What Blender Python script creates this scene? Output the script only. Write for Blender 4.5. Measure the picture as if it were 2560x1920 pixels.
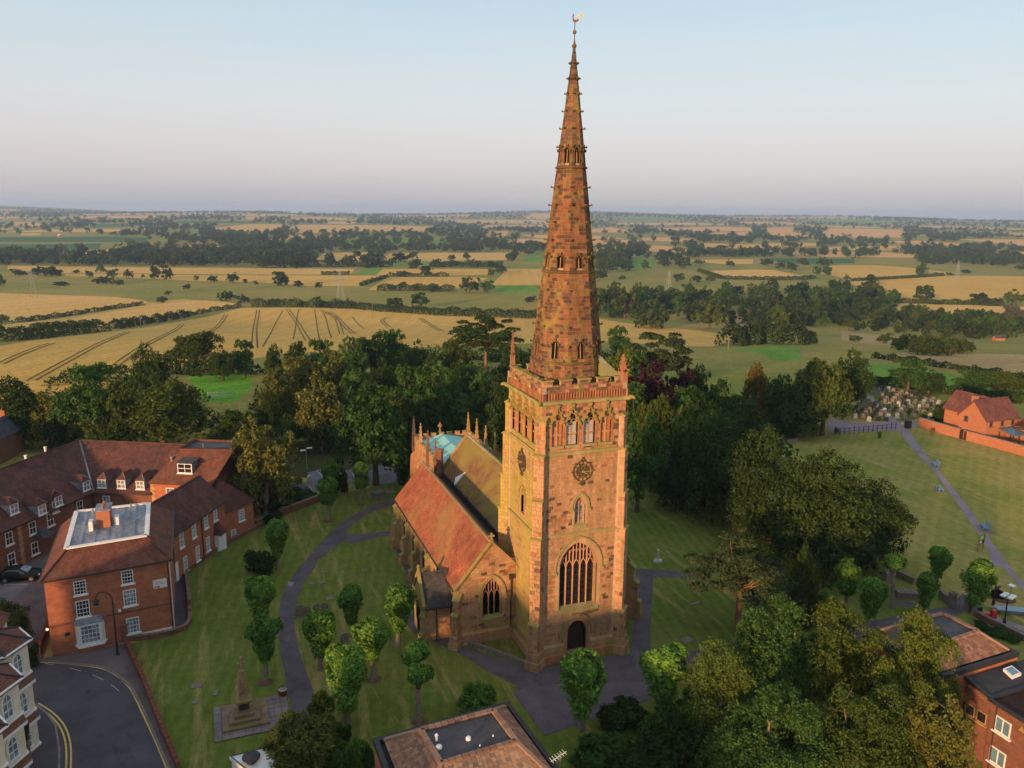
import bpy, math, random
import numpy as np
from mathutils import Vector, Matrix
from mathutils.geometry import delaunay_2d_cdt
R = math.radians
rnd = random.Random(7)
nr = np.random.RandomState(7)
for o in list(bpy.data.objects):
    bpy.data.objects.remove(o, do_unlink=True)
scene = bpy.context.scene
COL = scene.collection

# ------------------------------------------------------------------ camera
PW, PH = 2560, 1920                      # size of the photograph
FOC = 2011.0
CAM = np.array([-25.24, -60.67, 39.7])
PITCH, ROLL, YAW = R(11.898), R(0.6017), R(20.41)
_s, _c = math.sin(YAW), math.cos(YAW)
FW = np.array([_s*math.cos(PITCH), _c*math.cos(PITCH), -math.sin(PITCH)])
_r0 = np.array([_c, -_s, 0.0]); _u0 = np.cross(_r0, FW)
RT = _r0*math.cos(ROLL) + _u0*math.sin(ROLL)
UP = -_r0*math.sin(ROLL) + _u0*math.cos(ROLL)
HV = np.array([_s, _c]); HU = np.array([_c, -_s])
cam_data = bpy.data.cameras.new('camera')
cam_data.sensor_width = 36.0
cam_data.lens = FOC/PW*36.0
cam_data.clip_start = 0.5
cam_data.clip_end = 40000
cam = bpy.data.objects.new('camera', cam_data)
COL.objects.link(cam)
m = Matrix.Identity(4)
for i in range(3):
    m[i][0], m[i][1], m[i][2], m[i][3] = RT[i], UP[i], -FW[i], CAM[i]
cam.matrix_world = m
scene.camera = cam

# ------------------------------------------------------------------ light
SUN_EL = R(8)
HAZE_D = 1.05e-4
SUN_A = R(52)                            # from the tower's west face round to its north face
SUND = Vector((-math.sin(SUN_A)*math.cos(SUN_EL), -math.cos(SUN_A)*math.cos(SUN_EL), math.sin(SUN_EL)))
world = bpy.data.worlds.new('World'); scene.world = world; world.use_nodes = True
wn = world.node_tree.nodes; wl = world.node_tree.links
wn.clear()
sky = wn.new('ShaderNodeTexSky'); sky.sky_type = 'NISHITA'; sky.sun_disc = False
sky.sun_elevation = SUN_EL
sky.sun_rotation = math.atan2(SUND.x, SUND.y)
sky.altitude = 100; sky.air_density = 1.0; sky.dust_density = 1.2; sky.ozone_density = 1.5
# evening air: the same all round, pale mauve at the skyline, clear blue overhead
geo = wn.new('ShaderNodeTexCoord'); sep = wn.new('ShaderNodeSeparateXYZ'); wl.new(geo.outputs['Generated'], sep.inputs[0])
cr = wn.new('ShaderNodeValToRGB'); wl.new(sep.outputs['Z'], cr.inputs[0])
stops = [(0.0,(.42,.42,.50)),(.02,(.47,.445,.505)),(.05,(.58,.53,.56)),(.085,(.64,.60,.615)),(.125,(.64,.655,.665)),(.20,(.55,.645,.70)),(.26,(.46,.595,.685)),(.45,(.46,.555,.63)),(1.0,(.48,.53,.58))]
while len(cr.color_ramp.elements) < len(stops): cr.color_ramp.elements.new(.5)
for e_, (p_, c_) in zip(cr.color_ramp.elements, stops):
    e_.position = p_; e_.color = (*c_, 1)
gain = wn.new('ShaderNodeVectorMath'); gain.operation = 'SCALE'; gain.inputs['Scale'].default_value = 1.42
cmap = wn.new('ShaderNodeMapping'); cmap.inputs['Scale'].default_value = (1.3,1.3,16); wl.new(geo.outputs['Generated'], cmap.inputs['Vector'])
cn_ = wn.new('ShaderNodeTexNoise'); cn_.inputs['Scale'].default_value = 1.6; cn_.inputs['Detail'].default_value = 5; cn_.inputs['Roughness'].default_value = .55; wl.new(cmap.outputs[0], cn_.inputs['Vector'])
cr2_ = wn.new('ShaderNodeValToRGB'); cr2_.color_ramp.elements[0].position = .42; cr2_.color_ramp.elements[0].color = (0,0,0,1); cr2_.color_ramp.elements[1].position = .72; cr2_.color_ramp.elements[1].color = (.24,.24,.24,1); wl.new(cn_.outputs['Fac'], cr2_.inputs[0])
cmx = wn.new('ShaderNodeMix'); cmx.data_type = 'RGBA'; wl.new(cr2_.outputs[0], cmx.inputs[0]); wl.new(cr.outputs[0], cmx.inputs[6]); cmx.inputs[7].default_value = (.70,.62,.62,1)
wl.new(cmx.outputs[2], gain.inputs[0])
low = wn.new('ShaderNodeVectorMath'); low.operation = 'SCALE'; low.inputs['Scale'].default_value = .05
wl.new(sky.outputs[0], low.inputs[0])
addn = wn.new('ShaderNodeVectorMath'); addn.operation = 'ADD'
wl.new(gain.outputs[0], addn.inputs[0]); wl.new(low.outputs[0], addn.inputs[1])
bg = wn.new('ShaderNodeBackground'); bg.inputs['Strength'].default_value = 0.13
wo = wn.new('ShaderNodeOutputWorld')
wl.new(addn.outputs[0], bg.inputs['Color']); wl.new(bg.outputs[0], wo.inputs['Surface'])
sd = bpy.data.lights.new('sun', 'SUN'); sd.energy = 2.0; sd.angle = R(2.5); sd.color = (0.66, 0.38, 0.185)
sun = bpy.data.objects.new('sun', sd); COL.objects.link(sun)
sun.rotation_euler = SUND.to_track_quat('Z', 'Y').to_euler()
sun.location = (-60, -60, 60)
scene.view_settings.view_transform = 'Standard'
scene.view_settings.look = 'None'
scene.view_settings.gamma = 1.0
scene.view_settings.use_curve_mapping = False
scene.view_settings.exposure = 2.42
scene.cycles.max_bounces = 6
scene.cycles.diffuse_bounces = 3
scene.cycles.transparent_max_bounces = 6
scene.cycles.volume_bounces = 1

# ------------------------------------------------------------------ pixel -> place (survey of the photograph)
ZOOM = dict(A=(0,1000,.3255),B=(0,1440,.28933),C=(560,1400,.3134),D=(960,1000,.3255),E=(1200,1380,.3255),F=(1840,1380,.3255),
 G=(1840,900,.3255),Q=(0,0,1.15732),P=(0,0,1.),L=(0,500,.3255),M=(640,500,.3255),N=(1480,500,.3255),O=(2040,500,.2351),
 X=(960,1240,.25316),Y=(980,1000,.14467),R=(560,960,.24412),S=(920,1720,.23508),I=(2380,1340,.15666),J=(500,1560,.21703),K=(0,1560,.21700))
def px(x, y, k='P'):
    a = ZOOM[k]; return a[0]+x*a[2], a[1]+y*a[2]
def ray(x, y):
    return FW + RT*(x-PW/2)/FOC - UP*(y-PH/2)/FOC
def at(x, y, k='P', z=0.0):
    x, y = px(x, y, k); d = ray(x, y); t = (z-CAM[2])/d[2]
    p = CAM+t*d
    return Vector((p[0], p[1], z))
def proj(p):
    p = np.array([p[0], p[1], p[2]], float)-CAM; d = p@FW
    return PW/2+FOC*(p@RT)/d, PH/2-FOC*(p@UP)/d
def height_at(base, y, k='P'):
    "height over z=0 at which the vertical through base is seen on pixel row y"
    y = px(0, y, k)[1]; lo, hi = -60.0, 90.0
    for i in range(50):
        mm = (lo+hi)/2
        if proj((base[0], base[1], mm))[1] > y: lo = mm
        else: hi = mm
    return mm

# ------------------------------------------------------------------ terrain
def sstep(a, b, x):
    t = min(1.0, max(0.0, (x-a)/(b-a))); return t*t*(3-2*t)
def uv_of(x, y):
    dx, dy = x-CAM[0], y-CAM[1]
    return dx*HU[0]+dy*HU[1], dx*HV[0]+dy*HV[1]
def xy_of(u, v):
    return CAM[0]+u*HU[0]+v*HV[0], CAM[1]+u*HU[1]+v*HV[1]
def terr_uv(u, v):
    z = -30.0*sstep(150, 560, v)
    if v > 1300:
        z += 62.0*(min(v, 7200)-1300)/5900.0 + 24*sstep(4600,6900,v)*(.45+.55*math.sin(u/1150+.6)+.25*math.sin(u/390+1.1))
        k = min(1.0, (v-1300)/1500.0)
        z += k*(8*math.sin(u/830+1.0)*math.sin(v/1100+.3) + 5*math.sin(u/410+2.0+v/1500))
    return z
def terr(x, y):
    return terr_uv(*uv_of(x, y))
def att(x, y, k='P'):
    "pixel -> point on the terrain"
    x, y = px(x, y, k); d = ray(x, y)
    t = 40.0; pt = t
    for i in range(4000):
        p = CAM+d*t
        if p[2] < terr(p[0], p[1]): break
        pt = t; t *= 1.012
        if t > 9000: break
    lo, hi = pt, t
    for i in range(30):
        mm = (lo+hi)/2; p = CAM+d*mm
        if p[2] < terr(p[0], p[1]): hi = mm
        else: lo = mm
    p = CAM+d*hi
    return Vector((p[0], p[1], terr(p[0], p[1])))

# ------------------------------------------------------------------ materials
def new_mat(name):
    mt = bpy.data.materials.new(name); mt.use_nodes = True
    nt = mt.node_tree; nt.nodes.clear()
    out = nt.nodes.new('ShaderNodeOutputMaterial')
    return mt, nt, out
def N(nt, typ, **kw):
    n = nt.nodes.new(typ)
    for k, v in kw.items():
        if k.startswith('i_'): n.inputs[k[2:].replace('_', ' ')].default_value = v
        else: setattr(n, k, v)
    return n
def mix_col(nt, a, b, fac, mode='MIX'):
    n = nt.nodes.new('ShaderNodeMix'); n.data_type = 'RGBA'; n.blend_type = mode
    def put(sock, v):
        if hasattr(v, 'is_output'): nt.links.new(v, sock)
        elif isinstance(v, (int, float)): sock.default_value = v
        else: sock.default_value = (*v, 1.0) if len(v) == 3 else v
    put(n.inputs[0], fac); put(n.inputs[6], a); put(n.inputs[7], b)
    return n.outputs[2]
def noise(nt, scale, detail=4, rough=.6, vec=None, dist=0.0):
    n = nt.nodes.new('ShaderNodeTexNoise'); n.inputs['Scale'].default_value = scale
    n.inputs['Detail'].default_value = detail; n.inputs['Roughness'].default_value = rough
    n.inputs['Distortion'].default_value = dist
    if vec is not None: nt.links.new(vec, n.inputs['Vector'])
    return n.outputs['Fac']
def ramp(nt, fac, stops):
    n = nt.nodes.new('ShaderNodeValToRGB')
    el = n.color_ramp.elements
    while len(el) < len(stops): el.new(0.5)
    for e, (p, c) in zip(el, stops):
        e.position = p
        e.color = (*c, 1.0) if not isinstance(c, (int, float)) else (c, c, c, 1.0)
    nt.links.new(fac, n.inputs['Fac'])
    return n.outputs['Color']
def objco(nt, scale=(1,1,1), rot=(0,0,0)):
    g = nt.nodes.new('ShaderNodeNewGeometry')
    mp = nt.nodes.new('ShaderNodeMapping'); mp.inputs['Scale'].default_value = scale; mp.inputs['Rotation'].default_value = rot
    nt.links.new(g.outputs['Position'], mp.inputs['Vector'])
    return mp.outputs['Vector']
def bump(nt, h, strength=.3, dist=.05):
    b = nt.nodes.new('ShaderNodeBump'); b.inputs['Strength'].default_value = strength; b.inputs['Distance'].default_value = dist
    nt.links.new(h, b.inputs['Height']); return b.outputs['Normal']
def bsdf(nt, out, col, rough=.85, spec=.25, normal=None, metal=0.0):
    p = nt.nodes.new('ShaderNodeBsdfPrincipled')
    if hasattr(col, 'is_output'): nt.links.new(col, p.inputs['Base Color'])
    else: p.inputs['Base Color'].default_value = (*col, 1)
    if hasattr(rough, 'is_output'): nt.links.new(rough, p.inputs['Roughness'])
    else: p.inputs['Roughness'].default_value = rough
    p.inputs['Specular IOR Level'].default_value = spec
    p.inputs['Metallic'].default_value = metal
    if normal is not None: nt.links.new(normal, p.inputs['Normal'])
    nt.links.new(p.outputs[0], out.inputs['Surface'])
    return p
MAT = {}
def simple(name, col, rough=.7, spec=.3, var=.18, scale=3.0, metal=0.0, bmp=0.0):
    "one colour with uneven tone"
    mt, nt, out = new_mat(name)
    v = objco(nt)
    n1 = noise(nt, scale, 5, .65, v)
    lo = tuple(max(0, c*(1-var*1.6)) for c in col); hi = tuple(min(1, c*(1+var*1.3)) for c in col)
    c = ramp(nt, n1, [(.25, lo), (.75, hi)])
    nm = bump(nt, noise(nt, scale*8, 3, .6, v), bmp, .02) if bmp else None
    bsdf(nt, out, c, rough, spec, nm, metal)
    MAT[name] = mt
    return mt
def two_tone(name, a, b, c, s1=.5, s2=6.0, rough=.9, bmp=.3, bdist=.05, stretch=(1,1,1), rot=(0,0,0), spec=.15, w=(.35,.5,.68)):
    mt, nt, out = new_mat(name)
    v = objco(nt, stretch, rot)
    n1 = noise(nt, s1, 6, .65, v, .4); n2 = noise(nt, s2, 5, .7, v)
    base = ramp(nt, n1, [(w[0], a), (w[1], b), (w[2], c)])
    k = ramp(nt, n2, [(.25, .68), (.75, 1.28)])
    col = mix_col(nt, base, k, 1.0, 'MULTIPLY')
    bsdf(nt, out, col, rough, spec, bump(nt, n2, bmp, bdist) if bmp else None)
    MAT[name] = mt
    return mt

# ------------------------------------------------------------------ mesh building
class MB:
    def __init__(self): self.V = []; self.F = []; self.C = []
    def add(self, vs, fs, col=(1,1,1)):
        b = len(self.V); self.V += [tuple(v) for v in vs]
        for f in fs: self.F.append(tuple(i+b for i in f)); self.C.append(col)
        return self
    def box(self, x0, x1, y0, y1, z0, z1, col=(1,1,1)):
        return self.add([(x0,y0,z0),(x1,y0,z0),(x1,y1,z0),(x0,y1,z0),(x0,y0,z1),(x1,y0,z1),(x1,y1,z1),(x0,y1,z1)],
            [(0,3,2,1),(4,5,6,7),(0,1,5,4),(1,2,6,5),(2,3,7,6),(3,0,4,7)], col)
    def hexa(self, p, col=(1,1,1)):
        "8 corners: bottom ring then top ring"
        return self.add(p, [(0,3,2,1),(4,5,6,7),(0,1,5,4),(1,2,6,5),(2,3,7,6),(3,0,4,7)], col)
    def obox(self, o, U, Vv, Wv, col=(1,1,1)):
        "box from corner o along three edge vectors"
        o, U, Vv, Wv = Vector(o), Vector(U), Vector(Vv), Vector(Wv)
        return self.hexa([o, o+U, o+U+Vv, o+Vv, o+Wv, o+U+Wv, o+U+Vv+Wv, o+Vv+Wv], col)
    def slab(self, poly, down, col=(1,1,1)):
        "solid from a polygon pushed by vector down"
        n = len(poly); d = Vector(down); P = [Vector(p) for p in poly]
        fs = [tuple(range(n)), tuple(range(2*n-1, n-1, -1))]
        fs += [(i, n+i, n+(i+1) % n, (i+1) % n) for i in range(n)]
        return self.add(P+[p+d for p in P], fs, col)
    def bar(self, a, b, w, h=None, col=(1,1,1), up=(0,0,1)):
        a, b = Vector(a), Vector(b); h = h or w; d = (b-a)
        if d.length < 1e-6: return self
        d.normalize(); s = d.cross(Vector(up))
        if s.length < 1e-4: s = d.cross(Vector((1,0,0)))
        s.normalize(); t = s.cross(d)
        q = [s*(-w/2)+t*(-h/2), s*(w/2)+t*(-h/2), s*(w/2)+t*(h/2), s*(-w/2)+t*(h/2)]
        return self.hexa([a+i for i in q]+[b+i for i in q], col)
    def tube(self, pts, rad, n=6, col=(1,1,1), caps=True):
        pts = [Vector(p) for p in pts]
        if isinstance(rad, (int, float)): rad = [rad]*len(pts)
        vs = []; fs = []; ref = Vector((.31,.17,.93))
        for i, p in enumerate(pts):
            d = (pts[min(i+1, len(pts)-1)]-pts[max(i-1, 0)])
            if d.length < 1e-9: d = Vector((0,0,1))
            d.normalize(); s = d.cross(ref)
            if s.length < .2: s = d.cross(Vector((1,0,0)))
            s.normalize(); t = d.cross(s)
            for k in range(n):
                a = 2*math.pi*k/n; vs.append(p+(s*math.cos(a)+t*math.sin(a))*rad[i])
        for i in range(len(pts)-1):
            for k in range(n):
                k2 = (k+1) % n; fs.append((i*n+k, i*n+k2, (i+1)*n+k2, (i+1)*n+k))
        if caps:
            fs.append(tuple(range(n-1, -1, -1))); b = (len(pts)-1)*n; fs.append(tuple(range(b, b+n)))
        return self.add(vs, fs, col)
    def lathe(self, c, prof, n=12, col=(1,1,1), ph=0.0):
        "profile list of (radius, z) round the vertical through c"
        vs = []; fs = []
        for r, z in prof:
            for k in range(n):
                a = 2*math.pi*k/n+ph; vs.append((c[0]+r*math.cos(a), c[1]+r*math.sin(a), c[2]+z))
        for i in range(len(prof)-1):
            for k in range(n):
                k2 = (k+1) % n; fs.append((i*n+k, i*n+k2, (i+1)*n+k2, (i+1)*n+k))
        fs.append(tuple(range(n-1, -1, -1))); b = (len(prof)-1)*n; fs.append(tuple(range(b, b+n)))
        return self.add(vs, fs, col)
    def mesh(self, name, mat, smooth=False):
        me = bpy.data.meshes.new(name); me.from_pydata(self.V, [], self.F)
        a = me.attributes.new('col', 'FLOAT_COLOR', 'FACE')
        a.data.foreach_set('color', np.array([(c[0], c[1], c[2], 1.0) for c in self.C], np.float32).ravel())
        if mat is not None: me.materials.append(MAT[mat] if isinstance(mat, str) else mat)
        if smooth: me.polygons.foreach_set('use_smooth', [True]*len(self.F))
        me.update()
        return me
    def build(self, name, mat, parent=None, smooth=False, **kw):
        return obj(name, self.mesh(name, mat, smooth), parent, **kw)
def obj(name, me, parent=None, loc=None, rotz=None, scale=None, rot=None):
    o = bpy.data.objects.new(name, me); COL.objects.link(o)
    if parent is not None: o.parent = parent
    if loc is not None: o.location = loc
    if rotz is not None: o.rotation_euler = (0,0,rotz)
    if rot is not None: o.rotation_euler = rot
    if scale is not None: o.scale = scale if not isinstance(scale, (int, float)) else (scale,)*3
    return o
def tag(o, label=None, cat=None, group=None, kind=None):
    if label: o['label'] = label
    if cat: o['category'] = cat
    if group: o['group'] = group
    if kind: o['kind'] = kind
    return o
def thing(name, label, cat, loc=(0,0,0), rotz=0.0, group=None):
    o = obj(name, None, None, loc, rotz); o.empty_display_size = .3
    return tag(o, label, cat, group)
def copy_tree(o, parent=None):
    c = o.copy(); COL.objects.link(c)
    if parent is not None: c.parent = parent
    for ch in KIDS.get(o.name, []): copy_tree(ch, c)
    return c
KIDS = {}
def structure(name, mb_or_me, mat=None, parent=None):
    me = mb_or_me.mesh(name, mat) if isinstance(mb_or_me, MB) else mb_or_me
    return tag(obj(name, me, parent), kind='structure')
def np_mesh(name, V, F, mat, attr=None, smooth=False):
    "fast mesh from numpy: F (n,3) or (n,4)"
    me = bpy.data.meshes.new(name); k = F.shape[1]
    me.vertices.add(len(V)); me.vertices.foreach_set('co', V.astype(np.float32).ravel())
    me.loops.add(F.size); me.loops.foreach_set('vertex_index', F.astype(np.int32).ravel())
    me.polygons.add(len(F)); me.polygons.foreach_set('loop_start', np.arange(0, F.size, k, dtype=np.int32))
    if attr is not None:
        a = me.attributes.new('col', 'FLOAT_COLOR', 'FACE')
        c = np.ones((len(F), 4), np.float32); c[:, :3] = attr; a.data.foreach_set('color', c.ravel())
    if smooth: me.polygons.foreach_set('use_smooth', np.ones(len(F), bool))
    me.materials.append(MAT[mat] if isinstance(mat, str) else mat)
    me.update(calc_edges=True)
    return me

# ------------------------------------------------------------------ material library
def wallco(nt):
    "coordinates that run along any upright face: (distance along the wall, height)"
    g = nt.nodes.new('ShaderNodeNewGeometry')
    cr = N(nt, 'ShaderNodeVectorMath', operation='CROSS_PRODUCT'); nt.links.new(g.outputs['True Normal'], cr.inputs[0]); cr.inputs[1].default_value = (0,0,1)
    nz = N(nt, 'ShaderNodeVectorMath', operation='NORMALIZE'); nt.links.new(cr.outputs[0], nz.inputs[0])
    dt = N(nt, 'ShaderNodeVectorMath', operation='DOT_PRODUCT'); nt.links.new(nz.outputs[0], dt.inputs[0]); nt.links.new(g.outputs['Position'], dt.inputs[1])
    sp = N(nt, 'ShaderNodeSeparateXYZ'); nt.links.new(g.outputs['Position'], sp.inputs[0])
    cb = N(nt, 'ShaderNodeCombineXYZ'); nt.links.new(dt.outputs['Value'], cb.inputs[0]); nt.links.new(sp.outputs['Z'], cb.inputs[1])
    return cb.outputs[0]
def stone_mat(name, tint=(1,1,1), lichen=(.30,.26,.06), lich=.62, amt=.7):
    mt, nt, out = new_mat(name)
    a = N(nt, 'ShaderNodeAttribute', attribute_name='col')
    v = objco(nt)
    n1 = noise(nt, 1.3, 6, .7, v); n2 = noise(nt, 9, 5, .7, v); n3 = noise(nt, .45, 4, .6, v, .6)
    c = mix_col(nt, a.outputs['Color'], tint, 1.0, 'MULTIPLY')
    c = mix_col(nt, c, ramp(nt, n2, [(.2, .62), (.8, 1.3)]), 1.0, 'MULTIPLY')
    c = mix_col(nt, c, ramp(nt, n1, [(.3, .72), (.7, 1.2)]), 1.0, 'MULTIPLY')
    vz = objco(nt, (1.1,1.1,.13)); c = mix_col(nt, c, ramp(nt, noise(nt, 1.0, 6, .7, vz, .4), [(.34, .70), (.56, 1.06)]), 1.0, 'MULTIPLY')
    f = ramp(nt, n3, [(lich-.08, 0.0), (lich+.12, amt)])
    c = mix_col(nt, c, lichen, f)
    bsdf(nt, out, c, .92, .12, bump(nt, n2, .45, .04))
    MAT[name] = mt
stone_mat('stone')
stone_mat('stone_north', tint=(1.0,1.0,.92), lichen=(.36,.29,.055), lich=.47, amt=.75)
stone_mat('stone_trim', tint=(.92,.95,.88), lichen=(.24,.22,.07), lich=.45, amt=.8)
stone_mat('stone_dark', tint=(.8,.78,.75), lichen=(.20,.16,.05), lich=.52, amt=.6)
simple('mortar', (.36,.26,.18), .95, .1, .2, 5)
def brick_mat(name, c1, c2, mortar, blotch=.25):
    mt, nt, out = new_mat(name)
    b = N(nt, 'ShaderNodeTexBrick'); nt.links.new(wallco(nt), b.inputs['Vector'])
    b.inputs['Scale'].default_value = 1.0; b.inputs['Brick Width'].default_value = .235; b.inputs['Row Height'].default_value = .078
    b.inputs['Mortar Size'].default_value = .010; b.inputs['Color1'].default_value = (*c1,1); b.inputs['Color2'].default_value = (*c2,1); b.inputs['Mortar'].default_value = (*mortar,1)
    b.inputs['Bias'].default_value = -.1
    v = objco(nt, (1,1,2.2))
    c = mix_col(nt, b.outputs['Color'], ramp(nt, noise(nt, .9, 6, .7, v, .3), [(.25, 1-blotch*1.5), (.75, 1+blotch)]), 1.0, 'MULTIPLY')
    c = mix_col(nt, c, ramp(nt, noise(nt, 14, 3, .7, v), [(.2, .75), (.8, 1.22)]), 1.0, 'MULTIPLY')
    bsdf(nt, out, c, .9, .15, bump(nt, b.outputs['Fac'], -.35, .012))
    MAT[name] = mt
brick_mat('brick_red', (.42,.110,.046), (.32,.082,.040), (.36,.22,.15))
brick_mat('brick_dark', (.20,.065,.04), (.14,.05,.035), (.22,.15,.11))
brick_mat('brick_orange', (.42,.13,.05), (.34,.10,.045), (.36,.24,.17), .15)
def roof_mat(name, stops, rows=.09, wide=.17, s1=.35, streak=(.9,.9,.16), lich=None, rough=.88):
    mt, nt, out = new_mat(name)
    b = N(nt, 'ShaderNodeTexBrick'); nt.links.new(wallco(nt), b.inputs['Vector'])
    b.inputs['Scale'].default_value = 1.0; b.inputs['Brick Width'].default_value = wide; b.inputs['Row Height'].default_value = rows
    b.inputs['Mortar Size'].default_value = .007; b.inputs['Color1'].default_value = (1.12,1.1,1.08,1); b.inputs['Color2'].default_value = (.74,.76,.78,1); b.inputs['Mortar'].default_value = (.32,.3,.3,1)
    v = objco(nt); v2 = objco(nt, streak)
    c = ramp(nt, noise(nt, s1, 6, .68, v, .5), stops)
    c = mix_col(nt, c, ramp(nt, noise(nt, 1.6, 5, .7, v2), [(.28, .62), (.72, 1.3)]), 1.0, 'MULTIPLY')
    c = mix_col(nt, c, ramp(nt, noise(nt, 11, 3, .75, v), [(.2, .65), (.8, 1.35)]), 1.0, 'MULTIPLY')
    c = mix_col(nt, c, b.outputs['Color'], 1.0, 'MULTIPLY')
    if lich:
        c = mix_col(nt, c, lich[0], ramp(nt, noise(nt, lich[1], 6, .75, v, .8), [(lich[2], 0.0), (lich[2]+.13, lich[3])]))
    bsdf(nt, out, c, rough, .2, bump(nt, b.outputs['Fac'], -.6, .03))
    MAT[name] = mt
roof_mat('tile_church', [(.3,(.24,.088,.05)),(.5,(.33,.105,.052)),(.7,(.40,.125,.055))], streak=(.6,.6,.6), lich=((.27,.19,.06), .11, .50, .5))
roof_mat('tile_nave', [(.3,(.17,.090,.045)),(.55,(.22,.105,.048)),(.75,(.24,.125,.05))], streak=(.6,.6,.6), lich=((.235,.195,.045), .10, .42, .7))
roof_mat('tile_brown', [(.3,(.080,.040,.036)),(.55,(.125,.054,.043)),(.75,(.165,.066,.048))])
roof_mat('tile_red', [(.3,(.105,.045,.036)),(.5,(.165,.062,.042)),(.72,(.215,.078,.048))], lich=((.09,.078,.055), .5, .52, .6))
roof_mat('tile_plum', [(.3,(.14,.06,.05)),(.6,(.19,.075,.06)),(.8,(.22,.09,.07))])
roof_mat('slate', [(.3,(.05,.046,.05)),(.6,(.075,.066,.068)),(.8,(.10,.085,.08))], rows=.16, wide=.3, s1=.9)
roof_mat('slate_blue', [(.3,(.06,.065,.085)),(.6,(.085,.09,.11)),(.8,(.10,.105,.125))], rows=.16, wide=.3, s1=.9)
MAT_TILE = None
mt, nt, out = new_mat('tile_piece')                       # single tiles: colour of each comes with it
a = N(nt, 'ShaderNodeAttribute', attribute_name='col'); v = objco(nt)
c = mix_col(nt, a.outputs['Color'], ramp(nt, noise(nt, 16, 4, .7, v), [(.2,.65),(.8,1.35)]), 1.0, 'MULTIPLY')
bsdf(nt, out, c, .9, .15, bump(nt, noise(nt, 40, 3, .6, v), .3, .02)); MAT['tile_piece'] = mt
mt, nt, out = new_mat('lead')                             # weathered lead / felt flat roof
v = objco(nt); v2 = objco(nt, (1,.35,1), (0,0,.35))
c = ramp(nt, noise(nt, .7, 6, .7, v2, .7), [(.32,(.11,.105,.12)),(.5,(.21,.22,.26)),(.66,(.34,.37,.43))])
c = mix_col(nt, c, ramp(nt, noise(nt, 3, 5, .7, v), [(.3,.55),(.7,1.15)]), 1.0, 'MULTIPLY')
bsdf(nt, out, c, .62, .4, bump(nt, noise(nt, 5, 4, .6, v), .2, .03)); MAT['lead'] = mt
two_tone('felt', (.040,.038,.042), (.062,.060,.066), (.085,.083,.09), .45, 9, .8, .3, .02, spec=.3)
two_tone('felt_black', (.018,.018,.021), (.028,.028,.032), (.04,.04,.045), .6, 12, .7, .3, .02, spec=.35)
two_tone('copper', (.22,.52,.49), (.28,.60,.56), (.34,.66,.61), .6, 3, .65, .1, .02, spec=.3)
two_tone('asphalt', (.062,.056,.068), (.078,.070,.084), (.095,.085,.098), .35, 30, .88, .5, .01, spec=.2)
two_tone('path', (.080,.068,.080), (.105,.089,.102), (.130,.110,.120), .45, 14, .92, .5, .02, spec=.15)
two_tone('path_park', (.22,.175,.20), (.27,.215,.24), (.31,.25,.27), .3, 18, .92, .4, .02)
two_tone('yard', (.10,.078,.082), (.135,.105,.108), (.165,.128,.128), .35, 18, .92, .4, .02)
two_tone('gravel_lot', (.11,.105,.12), (.15,.145,.165), (.19,.185,.205), .25, 12, .9, .4, .02)
two_tone('paving', (.15,.125,.125), (.20,.165,.165), (.25,.21,.20), .8, 9, .9, .4, .02)
two_tone('forecourt', (.095,.083,.098), (.118,.103,.118), (.14,.122,.136), .5, 12, .92, .5, .02)
simple('kerb', (.22,.19,.18), .9, .15, .25, 4)
simple('paint_yellow', (.66,.47,.15), .8, .2, .25, 6)
simple('paint_white_road', (.5,.48,.46), .8, .2, .3, 6)
simple('paint_white', (.72,.71,.70), .55, .35, .08, 2)
simple('render_cream', (.66,.58,.47), .8, .2, .12, 1.2, bmp=.1)
simple('render_white', (.72,.70,.68), .8, .2, .1, 1.5)
simple('black_iron', (.022,.020,.022), .55, .4, .25, 8)
simple('clock_iron', (.085,.066,.036), .6, .3, .3, 8)
simple('dark_pipe', (.035,.03,.03), .6, .35, .3, 6)
simple('black_trim', (.028,.027,.030), .6, .35, .25, 3)
simple('dark_void', (.006,.006,.007), .9, .1, .1, 3)
simple('door_wood', (.035,.020,.014), .7, .25, .35, 6, bmp=.3)
simple('timber', (.36,.24,.10), .8, .2, .25, 8, bmp=.3)
simple('timber_grey', (.12,.10,.085), .85, .15, .3, 8, bmp=.3)
simple('gold', (.75,.52,.14), .35, .5, .1, 8, metal=.6)
simple('cock_red', (.20,.07,.04), .6, .3, .2, 8, metal=.2)
simple('plastic_red', (.55,.03,.04), .45, .4, .1, 4)
simple('blue_paint', (.16,.30,.38), .6, .35, .25, 5)
simple('lamp_white', (.78,.80,.74), .4, .4, .05, 5)
simple('steel', (.24,.26,.28), .6, .4, .15, 2, metal=.3)
simple('marble_white', (.40,.40,.37), .6, .3, .25, 6)
simple('marble_black', (.03,.03,.033), .35, .5, .2, 6)
simple('stone_grey', (.20,.165,.135), .92, .12, .35, 5, bmp=.4)
simple('bark', (.105,.075,.052), .95, .1, .4, 7, bmp=.6)
simple('bark_pale', (.21,.165,.125), .95, .1, .35, 6, bmp=.6)
simple('bark_red', (.22,.115,.065), .95, .1, .35, 6, bmp=.6)
simple('soil', (.13,.075,.05), .98, .05, .35, 4, bmp=.5)
simple('crop_gap', (.105,.090,.030), .98, .05, .3, .3)
simple('sign_white', (.66,.62,.60), .6, .3, .06, 3)
simple('sign_red', (.55,.07,.09), .6, .3, .1, 3)
simple('sign_green', (.32,.62,.10), .6, .3, .1, 3)
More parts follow.
